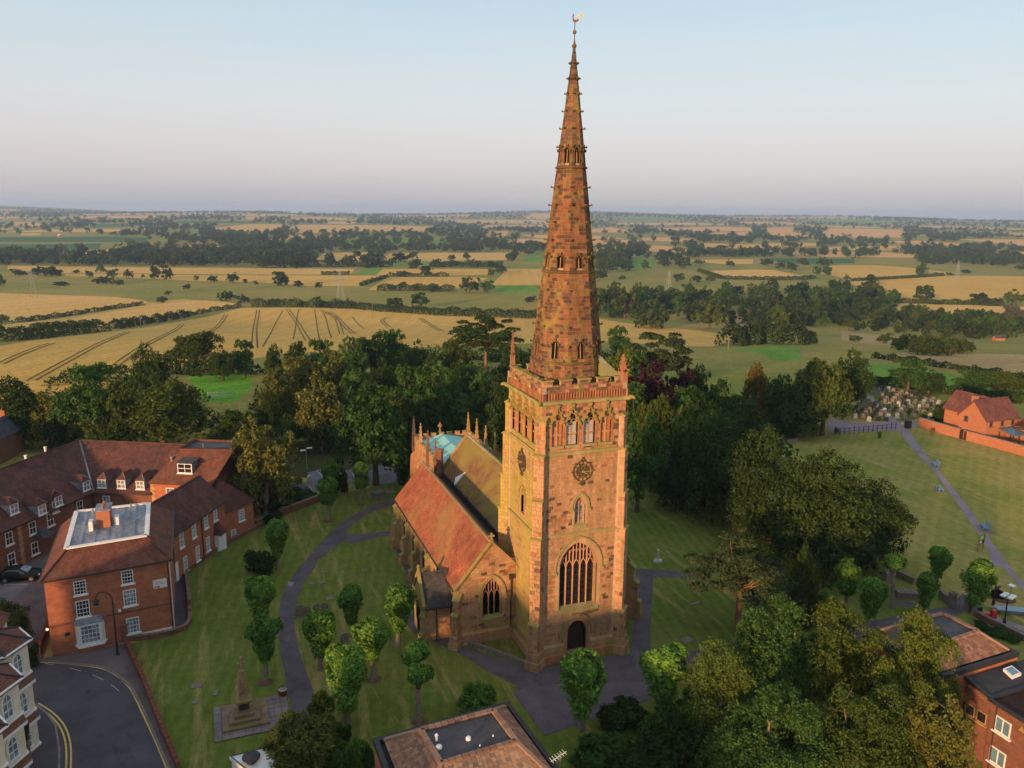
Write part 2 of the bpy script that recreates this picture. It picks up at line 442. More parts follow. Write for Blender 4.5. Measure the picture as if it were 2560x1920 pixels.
def glass_mat(name, base, rough=.08, alt=None):
    mt, nt, out = new_mat(name)
    v = objco(nt)
    c = ramp(nt, noise(nt, 1.7, 2, .5, v), [(.42, base), (.58, alt or tuple(x*1.7 for x in base))])
    bsdf(nt, out, c, rough, .7); MAT[name] = mt
glass_mat('glass_dark', (.012,.013,.016))
glass_mat('glass_sky', (.10,.14,.17), .06, (.26,.30,.33))
glass_mat('glass_leaded', (.010,.010,.012), .25)
glass_mat('glass_blue', (.10,.19,.26), .06, (.13,.24,.32))
mt, nt, out = new_mat('lamp_glow')
e = N(nt, 'ShaderNodeEmission'); e.inputs['Color'].default_value = (1,.62,.2,1); e.inputs['Strength'].default_value = 1.5
nt.links.new(e.outputs[0], out.inputs['Surface']); MAT['lamp_glow'] = mt
def car_paint(name, col):
    mt, nt, out = new_mat(name); p = bsdf(nt, out, col, .5, .2); p.inputs['Coat Weight'].default_value = .05; MAT[name] = mt
car_paint('car_black', (.006,.006,.007)); car_paint('car_dark', (.02,.025,.03))

# ground covers
def grass_mat(name, cols, s1=.09, dry=None, dry_at=.55, stripe=0.0, stripe_rot=0.0, fine=7.0, stripe_w=1.5):
    mt, nt, out = new_mat(name)
    v = objco(nt)
    n1 = noise(nt, s1, 6, .65, v, .5); n2 = noise(nt, fine, 4, .75, v); n3 = noise(nt, 1.1, 5, .7, v)
    c = ramp(nt, n1, [(.3, cols[0]), (.5, cols[1]), (.7, cols[2])])
    if dry:
        vs = objco(nt, (1.5,.13,1), (0,0,stripe_rot))
        d = ramp(nt, noise(nt, .42, 7, .75, vs, .6), [(dry_at, 0.0), (dry_at+.16, .9)])
        c = mix_col(nt, c, dry, d)
    if stripe:
        w = N(nt, 'ShaderNodeTexWave', wave_type='BANDS', bands_direction='X'); w.inputs['Scale'].default_value = .314/stripe_w
        w.inputs['Distortion'].default_value = 1.2; w.inputs['Detail'].default_value = 2; w.inputs['Detail Scale'].default_value = .6
        nt.links.new(objco(nt, (1,1,1), (0,0,stripe_rot)), w.inputs['Vector'])
        c = mix_col(nt, c, ramp(nt, w.outputs['Color'], [(.3, 1-stripe), (.7, 1+stripe)]), 1.0, 'MULTIPLY')
    c = mix_col(nt, c, ramp(nt, n3, [(.3, .78), (.7, 1.18)]), 1.0, 'MULTIPLY')
    c = mix_col(nt, c, ramp(nt, n2, [(.2, .6), (.8, 1.35)]), 1.0, 'MULTIPLY')
    bsdf(nt, out, c, .97, .04, bump(nt, n2, .6, .06)); MAT[name] = mt
grass_mat('lawn', [(.090,.130,.020),(.122,.158,.028),(.163,.174,.042)], .12, (.31,.24,.09), .52, .06, .25, 7.0, 1.1)
grass_mat('lawn_park', [(.17,.21,.036),(.265,.25,.06),(.38,.285,.10)], .06, (.44,.31,.13), .53, .04, .9)
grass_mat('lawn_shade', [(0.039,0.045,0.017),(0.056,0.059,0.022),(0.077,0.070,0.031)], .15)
grass_mat('meadow', [(.135,.195,.030),(.255,.235,.055),(.36,.26,.08)], .012, (.38,.265,.095), .53, 0, .3, .5)
grass_mat('pasture', [(.12,.23,.03),(.155,.275,.038),(.185,.29,.045)], .02, None, 0, .06, .5, .4, 14)
grass_mat('pasture_dark', [(0.049,0.119,0.039),(0.063,0.140,0.046),(0.077,0.161,0.050)], .008, None, 0, .05, .2, .2, 20)
grass_mat('paddock', [(.11,.28,.018),(.14,.33,.024),(.17,.36,.03)], .04, None, 0, 0, .5, .5)
grass_mat('wheat', [(.56,.335,.080),(.61,.37,.092),(.66,.405,.11)], .012, None, 0, .03, .35, .6, 12)
grass_mat('wheat_pale', [(.58,.355,.10),(.63,.39,.118),(.68,.425,.14)], .006, None, 0, .03, 1.1, .3, 24)
grass_mat('wheat_pink', [(.62,.345,.125),(.67,.375,.14),(.72,.41,.16)], .004, None, 0, .03, 1.1, .2, 40)
grass_mat('stubble', [(.33,.235,.105),(.40,.28,.125),(.46,.32,.15)], .02, (.22,.19,.06), .6, 0, .4, .6)

# leaves
def leaf_mat(name, base, var=.25, hue=(.05, -.03), transl=.28):
    mt, nt, out = new_mat(name)
    oi = N(nt, 'ShaderNodeObjectInfo'); a = N(nt, 'ShaderNodeAttribute', attribute_name='col')
    lo = tuple(c*(1-var) for c in base); hi = (base[0]*(1+var)+hue[0]*base[1], base[1]*(1+var*.8), base[2]*(1+var)+hue[1]*base[1])
    hi = tuple(max(.001, x) for x in hi)
    c = ramp(nt, oi.outputs['Random'], [(0.0, lo), (1.0, hi)])
    c = mix_col(nt, c, a.outputs['Color'], 1.0, 'MULTIPLY')
    d = N(nt, 'ShaderNodeBsdfDiffuse'); t = N(nt, 'ShaderNodeBsdfTranslucent'); mx = N(nt, 'ShaderNodeMixShader'); mx.inputs[0].default_value = transl
    nt.links.new(c, d.inputs['Color']); nt.links.new(c, t.inputs['Color'])
    nt.links.new(d.outputs[0], mx.inputs[1]); nt.links.new(t.outputs[0], mx.inputs[2]); nt.links.new(mx.outputs[0], out.inputs['Surface'])
    MAT[name] = mt
leaf_mat('leaf_oak', (.060,.092,.020))
leaf_mat('leaf_dark', (.034,.066,.017))
leaf_mat('leaf_green', (.048,.110,.026))
leaf_mat('leaf_lime', (.100,.220,.040), .22)
leaf_mat('leaf_bright', (.105,.155,.030), .15)
leaf_mat('leaf_birch', (.112,.130,.032), .15)
leaf_mat('leaf_willow', (.17,.17,.035), .12)
leaf_mat('leaf_ash', (.070,.116,.026), .25)
leaf_mat('leaf_ashg', (.055,.122,.030), .22)
leaf_mat('leaf_ashy', (.098,.140,.026), .22)
leaf_mat('leaf_yew', (.029,.054,.015), .18, transl=.08)
leaf_mat('leaf_pine', (.050,.074,.030), .15, transl=.12)
leaf_mat('leaf_gold', (.115,.090,.020), .12)
leaf_mat('leaf_copper', (.035,.016,.020), .2)
leaf_mat('leaf_hedge', (.046,.075,.020), .3)
leaf_mat('leaf_far', (.036,.064,.030), .3)
leaf_mat('leaf_sage', (.105,.115,.085), .15)

# ------------------------------------------------------------------ ground, fields
FIELDS = []   # (name, material, [points])
def field(name, mat, k, *pts):
    FIELDS.append((name, mat, [att(x, y, kk if len(r) else k) for (x, y, *r) in pts for kk in (r or [k])]))
def fld(name, mat, *groups):
    P = []
    for k, pts in groups: P += [att(x, y, k) for x, y in pts]
    FIELDS.append((name, mat, P))
W = 'wheat_field'
# near field behind the wood, running on behind the tower
fld(W,'wheat',('L',[(-300,1180),(0,1120),(250,1080),(800,1015),(1300,945),(1850,830),(1960,828),(2200,828)]),('M',[(600,825),(1000,850),(1500,880),(2160,905)]),
   ('N',[(60,915),(380,960),(800,1000),(1130,1050),(1050,1085),(930,1125),(600,1120),(50,1080)]),('M',[(1900,1110),(1300,1130),(700,1150),(200,1180)]),('L',[(2000,1210),(1300,1310),(900,1420),(450,1540),(-300,1540)]))
fld(W,'wheat_pale',('L',[(-300,985),(140,945),(700,865),(1100,808),(1150,790),(1400,762),(1700,780),(1840,800),(1800,822),(1300,892),(860,965),(800,995),(330,1010),(-300,1030)]))
fld(W,'wheat_pale',('L',[(-300,705),(0,715),(900,745),(1100,770),(1150,788),(1090,800),(700,852),(130,928),(-300,960)]))
fld(W,'wheat_pale',('L',[(60,505),(750,512),(1200,520),(1560,521),(2200,525)]),('M',[(760,530),(720,572),(0,573)]),('L',[(1500,569),(800,560),(500,562),(60,540)]))
fld(W,'wheat',('L',[(500,567),(800,565),(1480,575),(2000,579)]),('M',[(0,580),(950,580),(830,662),(400,662),(0,628)]),('L',[(1500,622),(900,592),(500,585)]))
fld(W,'wheat_pale',('M',[(440,470),(520,405),(900,400),(870,440),(790,470),(620,490),(410,490)]))
fld(W,'wheat_pale',('M',[(950,465),(1030,405),(1930,405),(1930,460),(1600,465),(1250,470)]))
fld('pasture','pasture',('M',[(960,475),(1250,474),(1600,469),(1900,468),(1900,495),(950,500)]))
fld(W,'wheat',('M',[(920,575),(980,530),(1780,530),(1780,575),(1300,585),(1050,580)]))
fld('pasture','pasture',('M',[(772,570),(832,525),(976,528),(916,572)]))
fld(W,'wheat',('M',[(860,690),(1010,595),(1590,590),(1790,600),(1550,680),(1300,690),(950,695)]))
fld(W,'wheat',('M',[(1820,640),(1930,530),(2250,530),(2250,653),(1820,653)]))
fld('pasture','pasture',('M',[(1820,657),(2250,656),(2250,715),(1840,715)]))
fld('pasture','pasture',('M',[(2060,450),(2130,410),(2290,410),(2290,470),(2060,480)]))
# far
fld(W,'wheat_pale',('M',[(-100,190),(200,186),(190,222),(60,240),(-100,240)]))
fld(W,'wheat_pale',('M',[(230,215),(340,190),(1000,195),(1370,205),(1290,240),(700,236),(400,255),(330,250),(345,222)]))
fld(W,'wheat_pink',('M',[(1700,195),(2400,188),(2400,214),(1700,212)]))
fld(W,'wheat_pink',('M',[(1740,252),(1940,235),(1920,276),(1790,276)]))
fld(W,'wheat_pink',('M',[(250,130),(420,128),(800,142),(780,156),(300,152)]))
fld(W,'wheat_pink',('M',[(-30,128),(50,127),(50,142),(-30,142)]))
fld(W,'wheat_pink',('M',[(550,168),(760,170),(750,184),(550,182)]))
fld('pasture','pasture_dark',('L',[(-200,285),(780,280),(1130,290),(1130,322),(-200,322)]))
fld('pasture','pasture_dark',('L',[(-200,342),(780,335),(760,375),(300,405),(-200,410)]))
fld(W,'wheat_pink',('L',[(490,405),(700,385),(840,380),(1000,405),(850,422),(500,437)]))
fld(W,'wheat_pink',('L',[(1270,350),(1500,345),(1920,365),(1400,386)]))
fld(W,'wheat_pale',('L',[(1570,222),(1910,186),(2060,185),(1800,237)]))
fld(W,'wheat_pink',('L',[(110,172),(240,168),(330,186),(320,200),(110,196)]))
fld(W,'wheat_pink',('L',[(1880,127),(2020,126),(1980,152),(1890,150)]))
fld(W,'wheat_pink',('L',[(0,100),(90,97),(60,116),(0,116)]))
fld(W,'wheat_pale',('L',[(160,256),(310,253),(310,271),(160,271)]))
fld('pasture','pasture',('L',[(1280,240),(1540,236),(1540,262),(1280,262)]))
fld('pasture','pasture_dark',('L',[(730,186),(980,180),(980,205),(730,210)]))
fld(W,'wheat_pink',('N',[(-80,228),(150,210),(310,235),(250,250),(-80,250)]))
fld(W,'wheat_pink',('N',[(500,217),(1000,205),(1235,215),(1228,240),(900,240),(530,236)]))
fld(W,'wheat_pink',('N',[(900,251),(1220,246),(1200,275),(950,272)]))
fld(W,'wheat_pink',('N',[(1340,212),(1550,210),(1540,245),(1640,265),(1750,285),(1370,275)]))
fld(W,'wheat_pink',('N',[(370,290),(600,285),(800,305),(800,326),(400,310)]))
fld(W,'wheat_pale',('N',[(800,332),(1320,342),(1320,370),(870,366)]))
fld(W,'wheat_pale',('N',[(1350,332),(1750,330),(1760,350),(1360,370)]))
fld(W,'wheat_pink',('N',[(1830,217),(2400,227),(2400,287),(1760,288),(1750,262)]))
fld(W,'wheat_pale',('N',[(1760,362),(2400,350),(2400,388),(1760,382)]))
fld(W,'wheat_pale',('N',[(580,460),(1240,455),(1230,490),(1000,491),(760,472)]))
fld('pasture','pasture',('N',[(280,455),(480,450),(480,525),(320,525)]))
fld('pasture','pasture_dark',('N',[(1320,447),(2010,450),(2020,486),(1500,491)]))
fld(W,'wheat_pale',('N',[(870,545),(1230,533),(1400,536),(1690,600),(1300,606),(1000,591)]))
fld(W,'wheat',('O',[(50,782),(160,695),(600,690),(1060,725),(1080,790),(400,847)]))
fld(W,'wheat',('O',[(1200,745),(1470,775),(1350,800),(1200,792)]))
fld(W,'wheat',('O',[(350,870),(1000,830),(1500,805),(2600,812),(2600,980),(2000,1025),(1600,1082),(1200,1086),(900,1080),(850,1010),(450,930)]))
fld(W,'wheat_pale',('O',[(830,1097),(1300,1110),(2600,1140),(2600,1235),(1970,1240),(1430,1245),(860,1162)]))
fld('rough_field','stubble',('O',[(270,1390),(600,1430),(1080,1470),(900,1535),(640,1540),(270,1492)]))
fld('rough_field','stubble',('G',[(1000,-20),(1350,20),(1800,100),(2500,180),(2500,-40),(1300,-60)]))
fld('pasture','pasture',('G',[(900,30),(1250,40),(1800,135),(2500,210),(2500,300),(1700,255),(1580,235),(1300,200),(950,170)]))
fld('pasture','pasture',('N',[(1070,1142),(1400,1128),(1600,1135),(1600,1235),(1430,1243),(1300,1185)]))
fld('rough_field','stubble',('N',[(690,890),(1000,885),(1260,915),(1240,968),(770,945)]))
fld('paddock','paddock',('L',[(1440,1352),(1930,1340),(1930,1450),(1800,1550),(1580,1550)]))
# patchwork of small far fields
_pol = [np.array([uv_of(p.x, p.y) for p in P]) for _, _, P in FIELDS]; _bx = [(q[:, 0].min()-25, q[:, 0].max()+25, q[:, 1].min()-40, q[:, 1].max()+40) for q in _pol]
_r = random.Random(21); _n = 0
for _ in range(2600):
    v = 1500*(4.3**_r.random()); u = _r.uniform(-.7,.7)*v; w, d = v*_r.uniform(.035,.10), v*_r.uniform(.05,.11)
    if _n >= 110: break
    bx = (u-w, u+w, v-d, v+d)
    if any(bx[0] < b[1] and bx[1] > b[0] and bx[2] < b[3] and bx[3] > b[2] for b in _bx): continue
    sk = _r.uniform(-.5,.5)*w; P = [Vector((*xy_of(a+sk*(1 if b > v else -1)*.6, b), 0)) for a, b in ((u-w*_r.uniform(.8,1),v-d),(u+w,v-d*_r.uniform(.75,1)),(u+w*_r.uniform(.85,1),v+d),(u-w,v+d*_r.uniform(.8,1)))]
    _bx.append((bx[0]-.012*v, bx[1]+.012*v, bx[2]-.02*v, bx[3]+.02*v)); _n += 1
    q = _r.random(); kind = ('wheat_field','wheat_pink') if q < .6 else (('wheat_field','wheat_pale') if q < .75 else ('pasture',_r.choice(['pasture','pasture_dark'])))
    FIELDS.append((kind[0], kind[1], P))
# churchyard and park ground (plateau)
fld('park_lawn','lawn_park',('G',[(100,690),(500,610),(900,560),(1230,530),(1420,505),(2212,740),(2700,860)]),('F',[(2900,700),(2500,700),(2000,430),(1820,400),(1600,330),(1250,180)]),('G',[(1270,1550),(1200,1300),(900,1000),(300,830)]))
fld('grave_lawn','lawn',('G',[(880,445),(1000,300),(940,200),(1080,180),(1580,330),(1440,445),(1200,480)]))
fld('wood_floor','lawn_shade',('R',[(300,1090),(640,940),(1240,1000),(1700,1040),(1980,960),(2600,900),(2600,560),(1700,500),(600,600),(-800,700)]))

# one conforming triangulation: ground and every field share their borders
vs2 = []; key = {}
def vid(u, v):
    k = (round(u, 3), round(v, 3))
    if k not in key: key[k] = len(vs2); vs2.append(Vector((u, v)))
    return key[k]
faces_in = []
for name, mat, P in FIELDS:
    ring = []
    n = len(P)
    for i in range(n):
        a = uv_of(P[i].x, P[i].y); b = uv_of(P[(i+1) % n].x, P[(i+1) % n].y)
        L = math.dist(a, b); step = 12 if min(a[1], b[1]) < 580 else max(40, .06*max(a[1], b[1])); c = max(1, int(L/step))
        for j in range(c): ring.append(vid(a[0]+(b[0]-a[0])*j/c, a[1]+(b[1]-a[1])*j/c))
    faces_in += [(ring[i], ring[(i+1) % len(ring)]) for i in range(len(ring))]
vrow = [-400,-200,-60,0,40,80,110,140,165]+[165+9*i for i in range(1,45)]+[580,650,750,900,1050,1200,1300]+[1300+130*i for i in range(1,50)]+[8000]
for v in vrow:
    half = max(260, abs(v)*1.0+160); nu = 26 if 165 < v < 580 else (34 if v > 1300 else 18)
    for i in range(nu+1): vid(-half+2*half*i/nu+ (rnd.random()-.5)*.01, v)
ov, oe, of, ovi, oei, ofi = delaunay_2d_cdt(vs2, faces_in, [], 0, 1e-4)
Z = [(*xy_of(p.x, p.y), terr_uv(p.x, p.y)) for p in ov]
buckets = {}
POLY = [np.array([uv_of(p.x, p.y) for p in P]) for _, _, P in FIELDS]
def inside(poly, x, y):
    x0, y0 = poly[:, 0], poly[:, 1]; x1, y1 = np.roll(x0, -1), np.roll(y0, -1)
    c = (y0 > y) != (y1 > y)
    return bool(np.count_nonzero(c & (x < (x1-x0)*(y-y0)/np.where(y1 == y0, 1e-9, y1-y0)+x0)) & 1)
BB = [(p[:, 0].min(), p[:, 0].max(), p[:, 1].min(), p[:, 1].max()) for p in POLY]
for f in of:
    cu = sum(ov[i].x for i in f)/len(f); cv = sum(ov[i].y for i in f)/len(f); hit = -1
    for k, (bb, p) in enumerate(zip(BB, POLY)):
        if bb[0] <= cu <= bb[1] and bb[2] <= cv <= bb[3] and inside(p, cu, cv): hit = k; break
    buckets.setdefault(hit, []).append(tuple(f))
def submesh(name, fl, mat):
    ids = {}; V = []
    F = []
    for f in fl:
        q = []
        for i in f:
            if i not in ids: ids[i] = len(V); V.append(Z[i])
            q.append(ids[i])
        a, b, c_ = (Vector(V[i]) for i in q[:3])
        if (b-a).cross(c_-a).z < 0: q.reverse()
        F.append(tuple(q))
    me = bpy.data.meshes.new(name); me.from_pydata(V, [], F); me.materials.append(MAT[mat])
    me.polygons.foreach_set('use_smooth', [True]*len(F))
    return me
FIELD_OBJ = {}
for k, fl in buckets.items():
    if k == -1: structure('ground', submesh('ground', fl, 'meadow'))
    else:
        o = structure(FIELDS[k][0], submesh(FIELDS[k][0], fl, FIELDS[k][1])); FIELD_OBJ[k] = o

# ------------------------------------------------------------------ trees
def leaves(P, Nrm, size, rs, flat=.55, aspect=.55, shade=.22):
    "diamond leaves at P, facing roughly Nrm"
    n = len(P)
    Nrm = Nrm/np.maximum(1e-6, np.linalg.norm(Nrm, axis=1, keepdims=True))
    d = Nrm*flat + rs.normal(size=(n,3))*(1-flat)*.8
    d /= np.maximum(1e-6, np.linalg.norm(d, axis=1, keepdims=True))
    t = rs.normal(size=(n,3)); a = np.cross(d, t); a /= np.maximum(1e-6, np.linalg.norm(a, axis=1, keepdims=True)); b = np.cross(d, a)
    s = (size*(.65+.7*rs.rand(n)))[:, None] if np.ndim(size) else size*(.65+.7*rs.rand(n))[:, None]
    V = np.stack([P-a*s, P-b*s*aspect+d*s*.15, P+a*s, P+b*s*aspect+d*s*.15], 1).reshape(-1, 3)
    F = np.arange(4*n).reshape(n, 4)
    v = 1+shade*rs.normal(size=n); h = .10*rs.normal(size=n)
    C = np.clip(np.stack([v*(1+h), v, v*(1-h*.5)], 1), .35, 1.9)
    return V, F, C
def join(parts):
    V = []; F = []; C = []; b = 0
    for v, f, c in parts: V.append(v); F.append(f+b); C.append(c); b += len(v)
    return np.concatenate(V), np.concatenate(F), np.concatenate(C)
def sphere_pts(n, rs):
    d = rs.normal(size=(n,3)); return d/np.linalg.norm(d, axis=1, keepdims=True)
def lobes_crown(rs, h, r, base, nl, n, size, top=.5, lobe=(.28,.45), droop=0.0, flat=.55, depth=.35, squash=.8):
    """leaf clumps spread over many lobes that fill a crown of radius r between base and h"""
    zc = (h+base)/2; hz = (h-base)/2
    cen = []; rad = []
    for i in range(nl):
        d = sphere_pts(1, rs)[0]; k = rs.rand()**.45*.78
        if d[2] < -.5: d[2] *= .5
        c = np.array([d[0]*r*k, d[1]*r*k, zc+d[2]*hz*k]); lr = r*(lobe[0]+(lobe[1]-lobe[0])*rs.rand())
        if i % 5 < 2:                                    # low skirt of the crown
            a = rs.rand()*6.283; q = .45+.38*rs.rand(); c = np.array([math.cos(a)*r*q, math.sin(a)*r*q, base+(zc-base)*(.25+.6*rs.rand())])
        taper = 1-.35*max(0, (c[2]-zc)/hz)
        cen.append(c); rad.append(lr*taper)
    cen = np.array(cen); rad = np.array(rad)
    per = (rad**2/np.sum(rad**2)*n).astype(int)+1
    P = []; Nn = []
    for c, lr, m_ in zip(cen, rad, per):
        nsub = max(3, m_//14)
        sub = sphere_pts(nsub, rs); sub[:, 2] = np.where(rs.rand(nsub) < .62, np.abs(sub[:, 2])+.05, sub[:, 2])
        sub /= np.linalg.norm(sub, axis=1, keepdims=True)
        sc = c+sub*lr*(1-.25*rs.rand(nsub)[:, None])*np.array([1,1,squash])
        idx = rs.randint(0, nsub, m_)
        off = sphere_pts(m_, rs)*(lr*depth*rs.rand(m_)**.5)[:, None]
        p = sc[idx]+off; nn = (p-c)+np.array([0,0,.35*lr])
        if droop: p[:, 2] -= np.abs(rs.normal(size=m_))*droop*lr
        P.append(p); Nn.append(nn)
    P = np.concatenate(P); Nn = np.concatenate(Nn)
    k = P[:, 2] > base*.55
    return leaves(P[k], Nn[k], size, rs, flat), cen, rad
def trunk_mesh(rs, h, base, r0, cen, nlimb=6, lean=.15, name='trunk', mat='bark', twigs=0):
    mb = MB()
    tx, ty = rs.normal(size=2)*lean
    fork = base+ (h-base)*.25
    pts = [(0,0,-.4),(0,0,.15),(tx*.3,ty*.3,fork*.5),(tx,ty,fork),(tx*1.3,ty*1.3,fork+(h-fork)*.5)]
    mb.tube(pts, [r0*1.7,r0*1.15,r0*.9,r0*.72,r0*.25], 8)
    order = list(range(len(cen))); rs.shuffle(order)
    for i in order[:nlimb]:
        c = cen[i]; s = Vector((tx*.8,ty*.8,fork*(.75+.3*rs.rand())))
        e = Vector(c); mid = s.lerp(e, .5)+Vector((0,0,-.1*(e-s).length))
        mb.tube([s, mid, e], [r0*.42, r0*.26, r0*.07], 5)
        for q in range(twigs):
            d = Vector(sphere_pts(1, rs)[0])*(e-s).length*.35; d.z = abs(d.z)
            mb.tube([mid.lerp(e, .3+.2*q), mid.lerp(e, .3+.2*q)+d], [r0*.13, r0*.03], 4)
    return mb.mesh(name, mat, True)
PROTO = {}
def proto(key, crown, trunk):
    PROTO[key] = (crown, trunk)
def mk_lobed(key, seed, h, r, base, nl, n, size, mat, bark='bark', r0=.35, **kw):
    rs = np.random.RandomState(seed)
    (V, F, C), cen, rad = lobes_crown(rs, h, r, base, nl, n, size, **kw)
    proto(key, np_mesh('crown', V, F, mat, C), trunk_mesh(rs, h, base, r0, cen, mat=bark))
# unit trees are about 12 m tall; instances are scaled
for i in range(4):
    mk_lobed('oak%d' % i, 10+i, 12, 5.2, 1.6, 30, 9500, .25, 'leaf_oak')
    mk_lobed('dark%d' % i, 20+i, 12, 4.8, 1.2, 28, 9500, .24, 'leaf_dark', lobe=(.3,.5))
    mk_lobed('green%d' % i, 30+i, 12, 4.6, 1.4, 30, 9500, .24, 'leaf_green')
for i in range(2):
    mk_lobed('bright%d' % i, 40+i, 12, 4.2, 1.5, 22, 6000, .28, 'leaf_bright')
    mk_lobed('copper%d' % i, 44+i, 12, 5.6, 1.4, 24, 5000, .32, 'leaf_copper')
    mk_lobed('sage%d' % i, 48+i, 12, 5.6, 1.6, 24, 4200, .34, 'leaf_sage')
    mk_lobed('willow%d' % i, 50+i, 12, 4.8, .8, 20, 6500, .26, 'leaf_willow', droop=.9, flat=.4)
    mk_lobed('pale%d' % i, 54+i, 13, 3.9, 1.2, 26, 6000, .26, 'leaf_birch', bark='bark_pale', droop=.55, flat=.4, r0=.22)
# low detail for the middle distance, lower still for far away
for i in range(4):
    mk_lobed('mid%d' % i, 60+i, 11, 5.4, .9, 16, 1100, .72, 'leaf_oak', r0=.4, lobe=(.32,.5))
    mk_lobed('midd%d' % i, 70+i, 11, 5.0, .7, 15, 1100, .70, 'leaf_dark', r0=.4, lobe=(.32,.5))
    mk_lobed('midg%d' % i, 80+i, 11, 5.0, .7, 15, 1100, .70, 'leaf_green', r0=.4, lobe=(.32,.5))
    mk_lobed('bush%d' % i, 90+i, 4, 3.0, .1, 12, 900, .42, 'leaf_hedge', r0=.15, lobe=(.35,.55))
# pollarded limes: knob of leaves on a stout trunk, leafy sleeve below
def mk_pollard(key, seed, heads, trunk_h, sleeve, n, hr):
    rs = np.random.RandomState(seed); parts = []
    tb = MB(); tb.tube([(0,0,-.3),(0,0,.1),(.03,0,trunk_h*.5),(0,.03,trunk_h)], [.34,.22,.17,.17], 8)
    for (hx, hy, hz, r, hh) in heads:
        tb.tube([(0,0,trunk_h*.92),(hx*.5,hy*.5,trunk_h+(hz-trunk_h)*.3),(hx,hy,hz)], [.16,.12,.08], 6)
        m_ = int(n*r*r)
        d = sphere_pts(m_, rs); nk = 22; kn = sphere_pts(nk, rs); kn[:, 2] = kn[:, 2]*.9+.1
        near = np.argmax(d@kn.T, 1); kr = .58+.56*rs.rand(nk)
        k = kr[near]*(1-.45*rs.rand(m_)**2)
        p = np.stack([hx+d[:, 0]*r*k, hy+d[:, 1]*r*k, hz+d[:, 2]*hh*k], 1)
        p[:, 0:2] *= 1+.0*p[:, 0:2]
        parts.append(leaves(p, d, .125, rs, .6, .6, .26))
    if sleeve:
        m_ = int(n*.62); z = sleeve[0]+(sleeve[1]-sleeve[0])*rs.rand(m_)**.8; a = rs.rand(m_)*6.283
        rr = (sleeve[2]+ (sleeve[3]-sleeve[2])*(z-sleeve[0])/(sleeve[1]-sleeve[0]))*(.55+.6*rs.rand(m_))*(1+.25*np.sin(a*3+z*2.2))
        p = np.stack([np.cos(a)*rr, np.sin(a)*rr, z], 1); nn = np.stack([np.cos(a), np.sin(a), .3+0*a], 1)
        parts.append(leaves(p, nn, .12, rs, .6, .6, .26))
    V, F, C = join(parts)
    proto(key, np_mesh('crown', V, F, 'leaf_lime', C), tb.mesh('trunk', 'bark_pale', True))
mk_pollard('pollard0', 101, [(0,0,4.5,1.15,1.35),(.35,.25,5.1,.6,.6),(-.4,.1,3.7,.6,.7)], 3.6, (1.4,3.9,.32,.85), 2700, 1)
mk_pollard('pollard1', 102, [(.05,0,4.4,1.22,1.4),(-.4,.3,5.0,.7,.7),(.5,-.3,4.0,.65,.8)], 3.6, (1.0,3.9,.42,.95), 2500, 1)
mk_pollard('pollard2', 103, [(0,.1,4.6,1.05,1.15),(-.45,-.2,4.2,.8,.9)], 3.4, (1.9,3.6,.28,.6), 2400, 1)
mk_pollard('pollard3', 104, [(-1.1,.1,4.55,.62,.72),(1.25,0,4.7,.72,.8),(.1,.3,5.15,.62,.75),(0.1,-.2,3.7,.72,.7)], 2.9, None, 3600, 1)
mk_pollard('pollard4', 105, [(0,0,4.9,1.05,1.0),(0,.05,3.3,.95,.95)], 3.6, (2.2,4.0,.4,.7), 2400, 1)
mk_pollard('pollard5', 106, [(0,0,5.2,1.0,.75)], 4.3, None, 3000, 1)
# weeping near trees with hanging strands
def mk_weeping(key, seed, h, r, mat, n, size, strands=.6, bark='bark_pale'):
    rs = np.random.RandomState(seed)
    (V, F, C), cen, rad = lobes_crown(rs, h, r, h*.14, 46, int(n*.5), size, lobe=(.15,.29), droop=.3, flat=.4)
    parts = [(V, F, C)]
    m_ = int(n*.55/26)
    ci = rs.randint(0, len(cen), m_); d = sphere_pts(m_, rs)
    st = cen[ci]+d*rad[ci][:, None]*np.array([1,1,.8])
    L = (.8+2.0*rs.rand(m_))*strands*h/10
    t = rs.rand(m_, 26)
    P = np.repeat(st[:, None, :], 26, 1); P[:, :, 2] -= t*L[:, None]
    P[:, :, 0] += d[:, 0:1]*t**.5*.5+rs.normal(size=t.shape)*.13; P[:, :, 1] += d[:, 1:2]*t**.5*.5+rs.normal(size=t.shape)*.13
    P = P.reshape(-1, 3); nn = np.repeat(d, 26, 0)+np.array([0,0,.2])
    k = P[:, 2] > .5
    parts.append(leaves(P[k], nn[k], size*.95, rs, .4, .5, .25))
    V, F, C = join(parts)
    proto(key, np_mesh('crown', V, F, mat, C), trunk_mesh(rs, h, h*.16, .24, cen, 14, .3, mat=bark, twigs=3))
for i, mt_ in enumerate(('leaf_ash','leaf_ashg','leaf_ashy')): mk_weeping('ash%d' % i, 120+i, 10, 3.9, mt_, 36000, .105)
for i in range(2): mk_weeping('wbirch%d' % i, 130+i, 10, 3.3, 'leaf_birch', 15000, .16, 1.0)
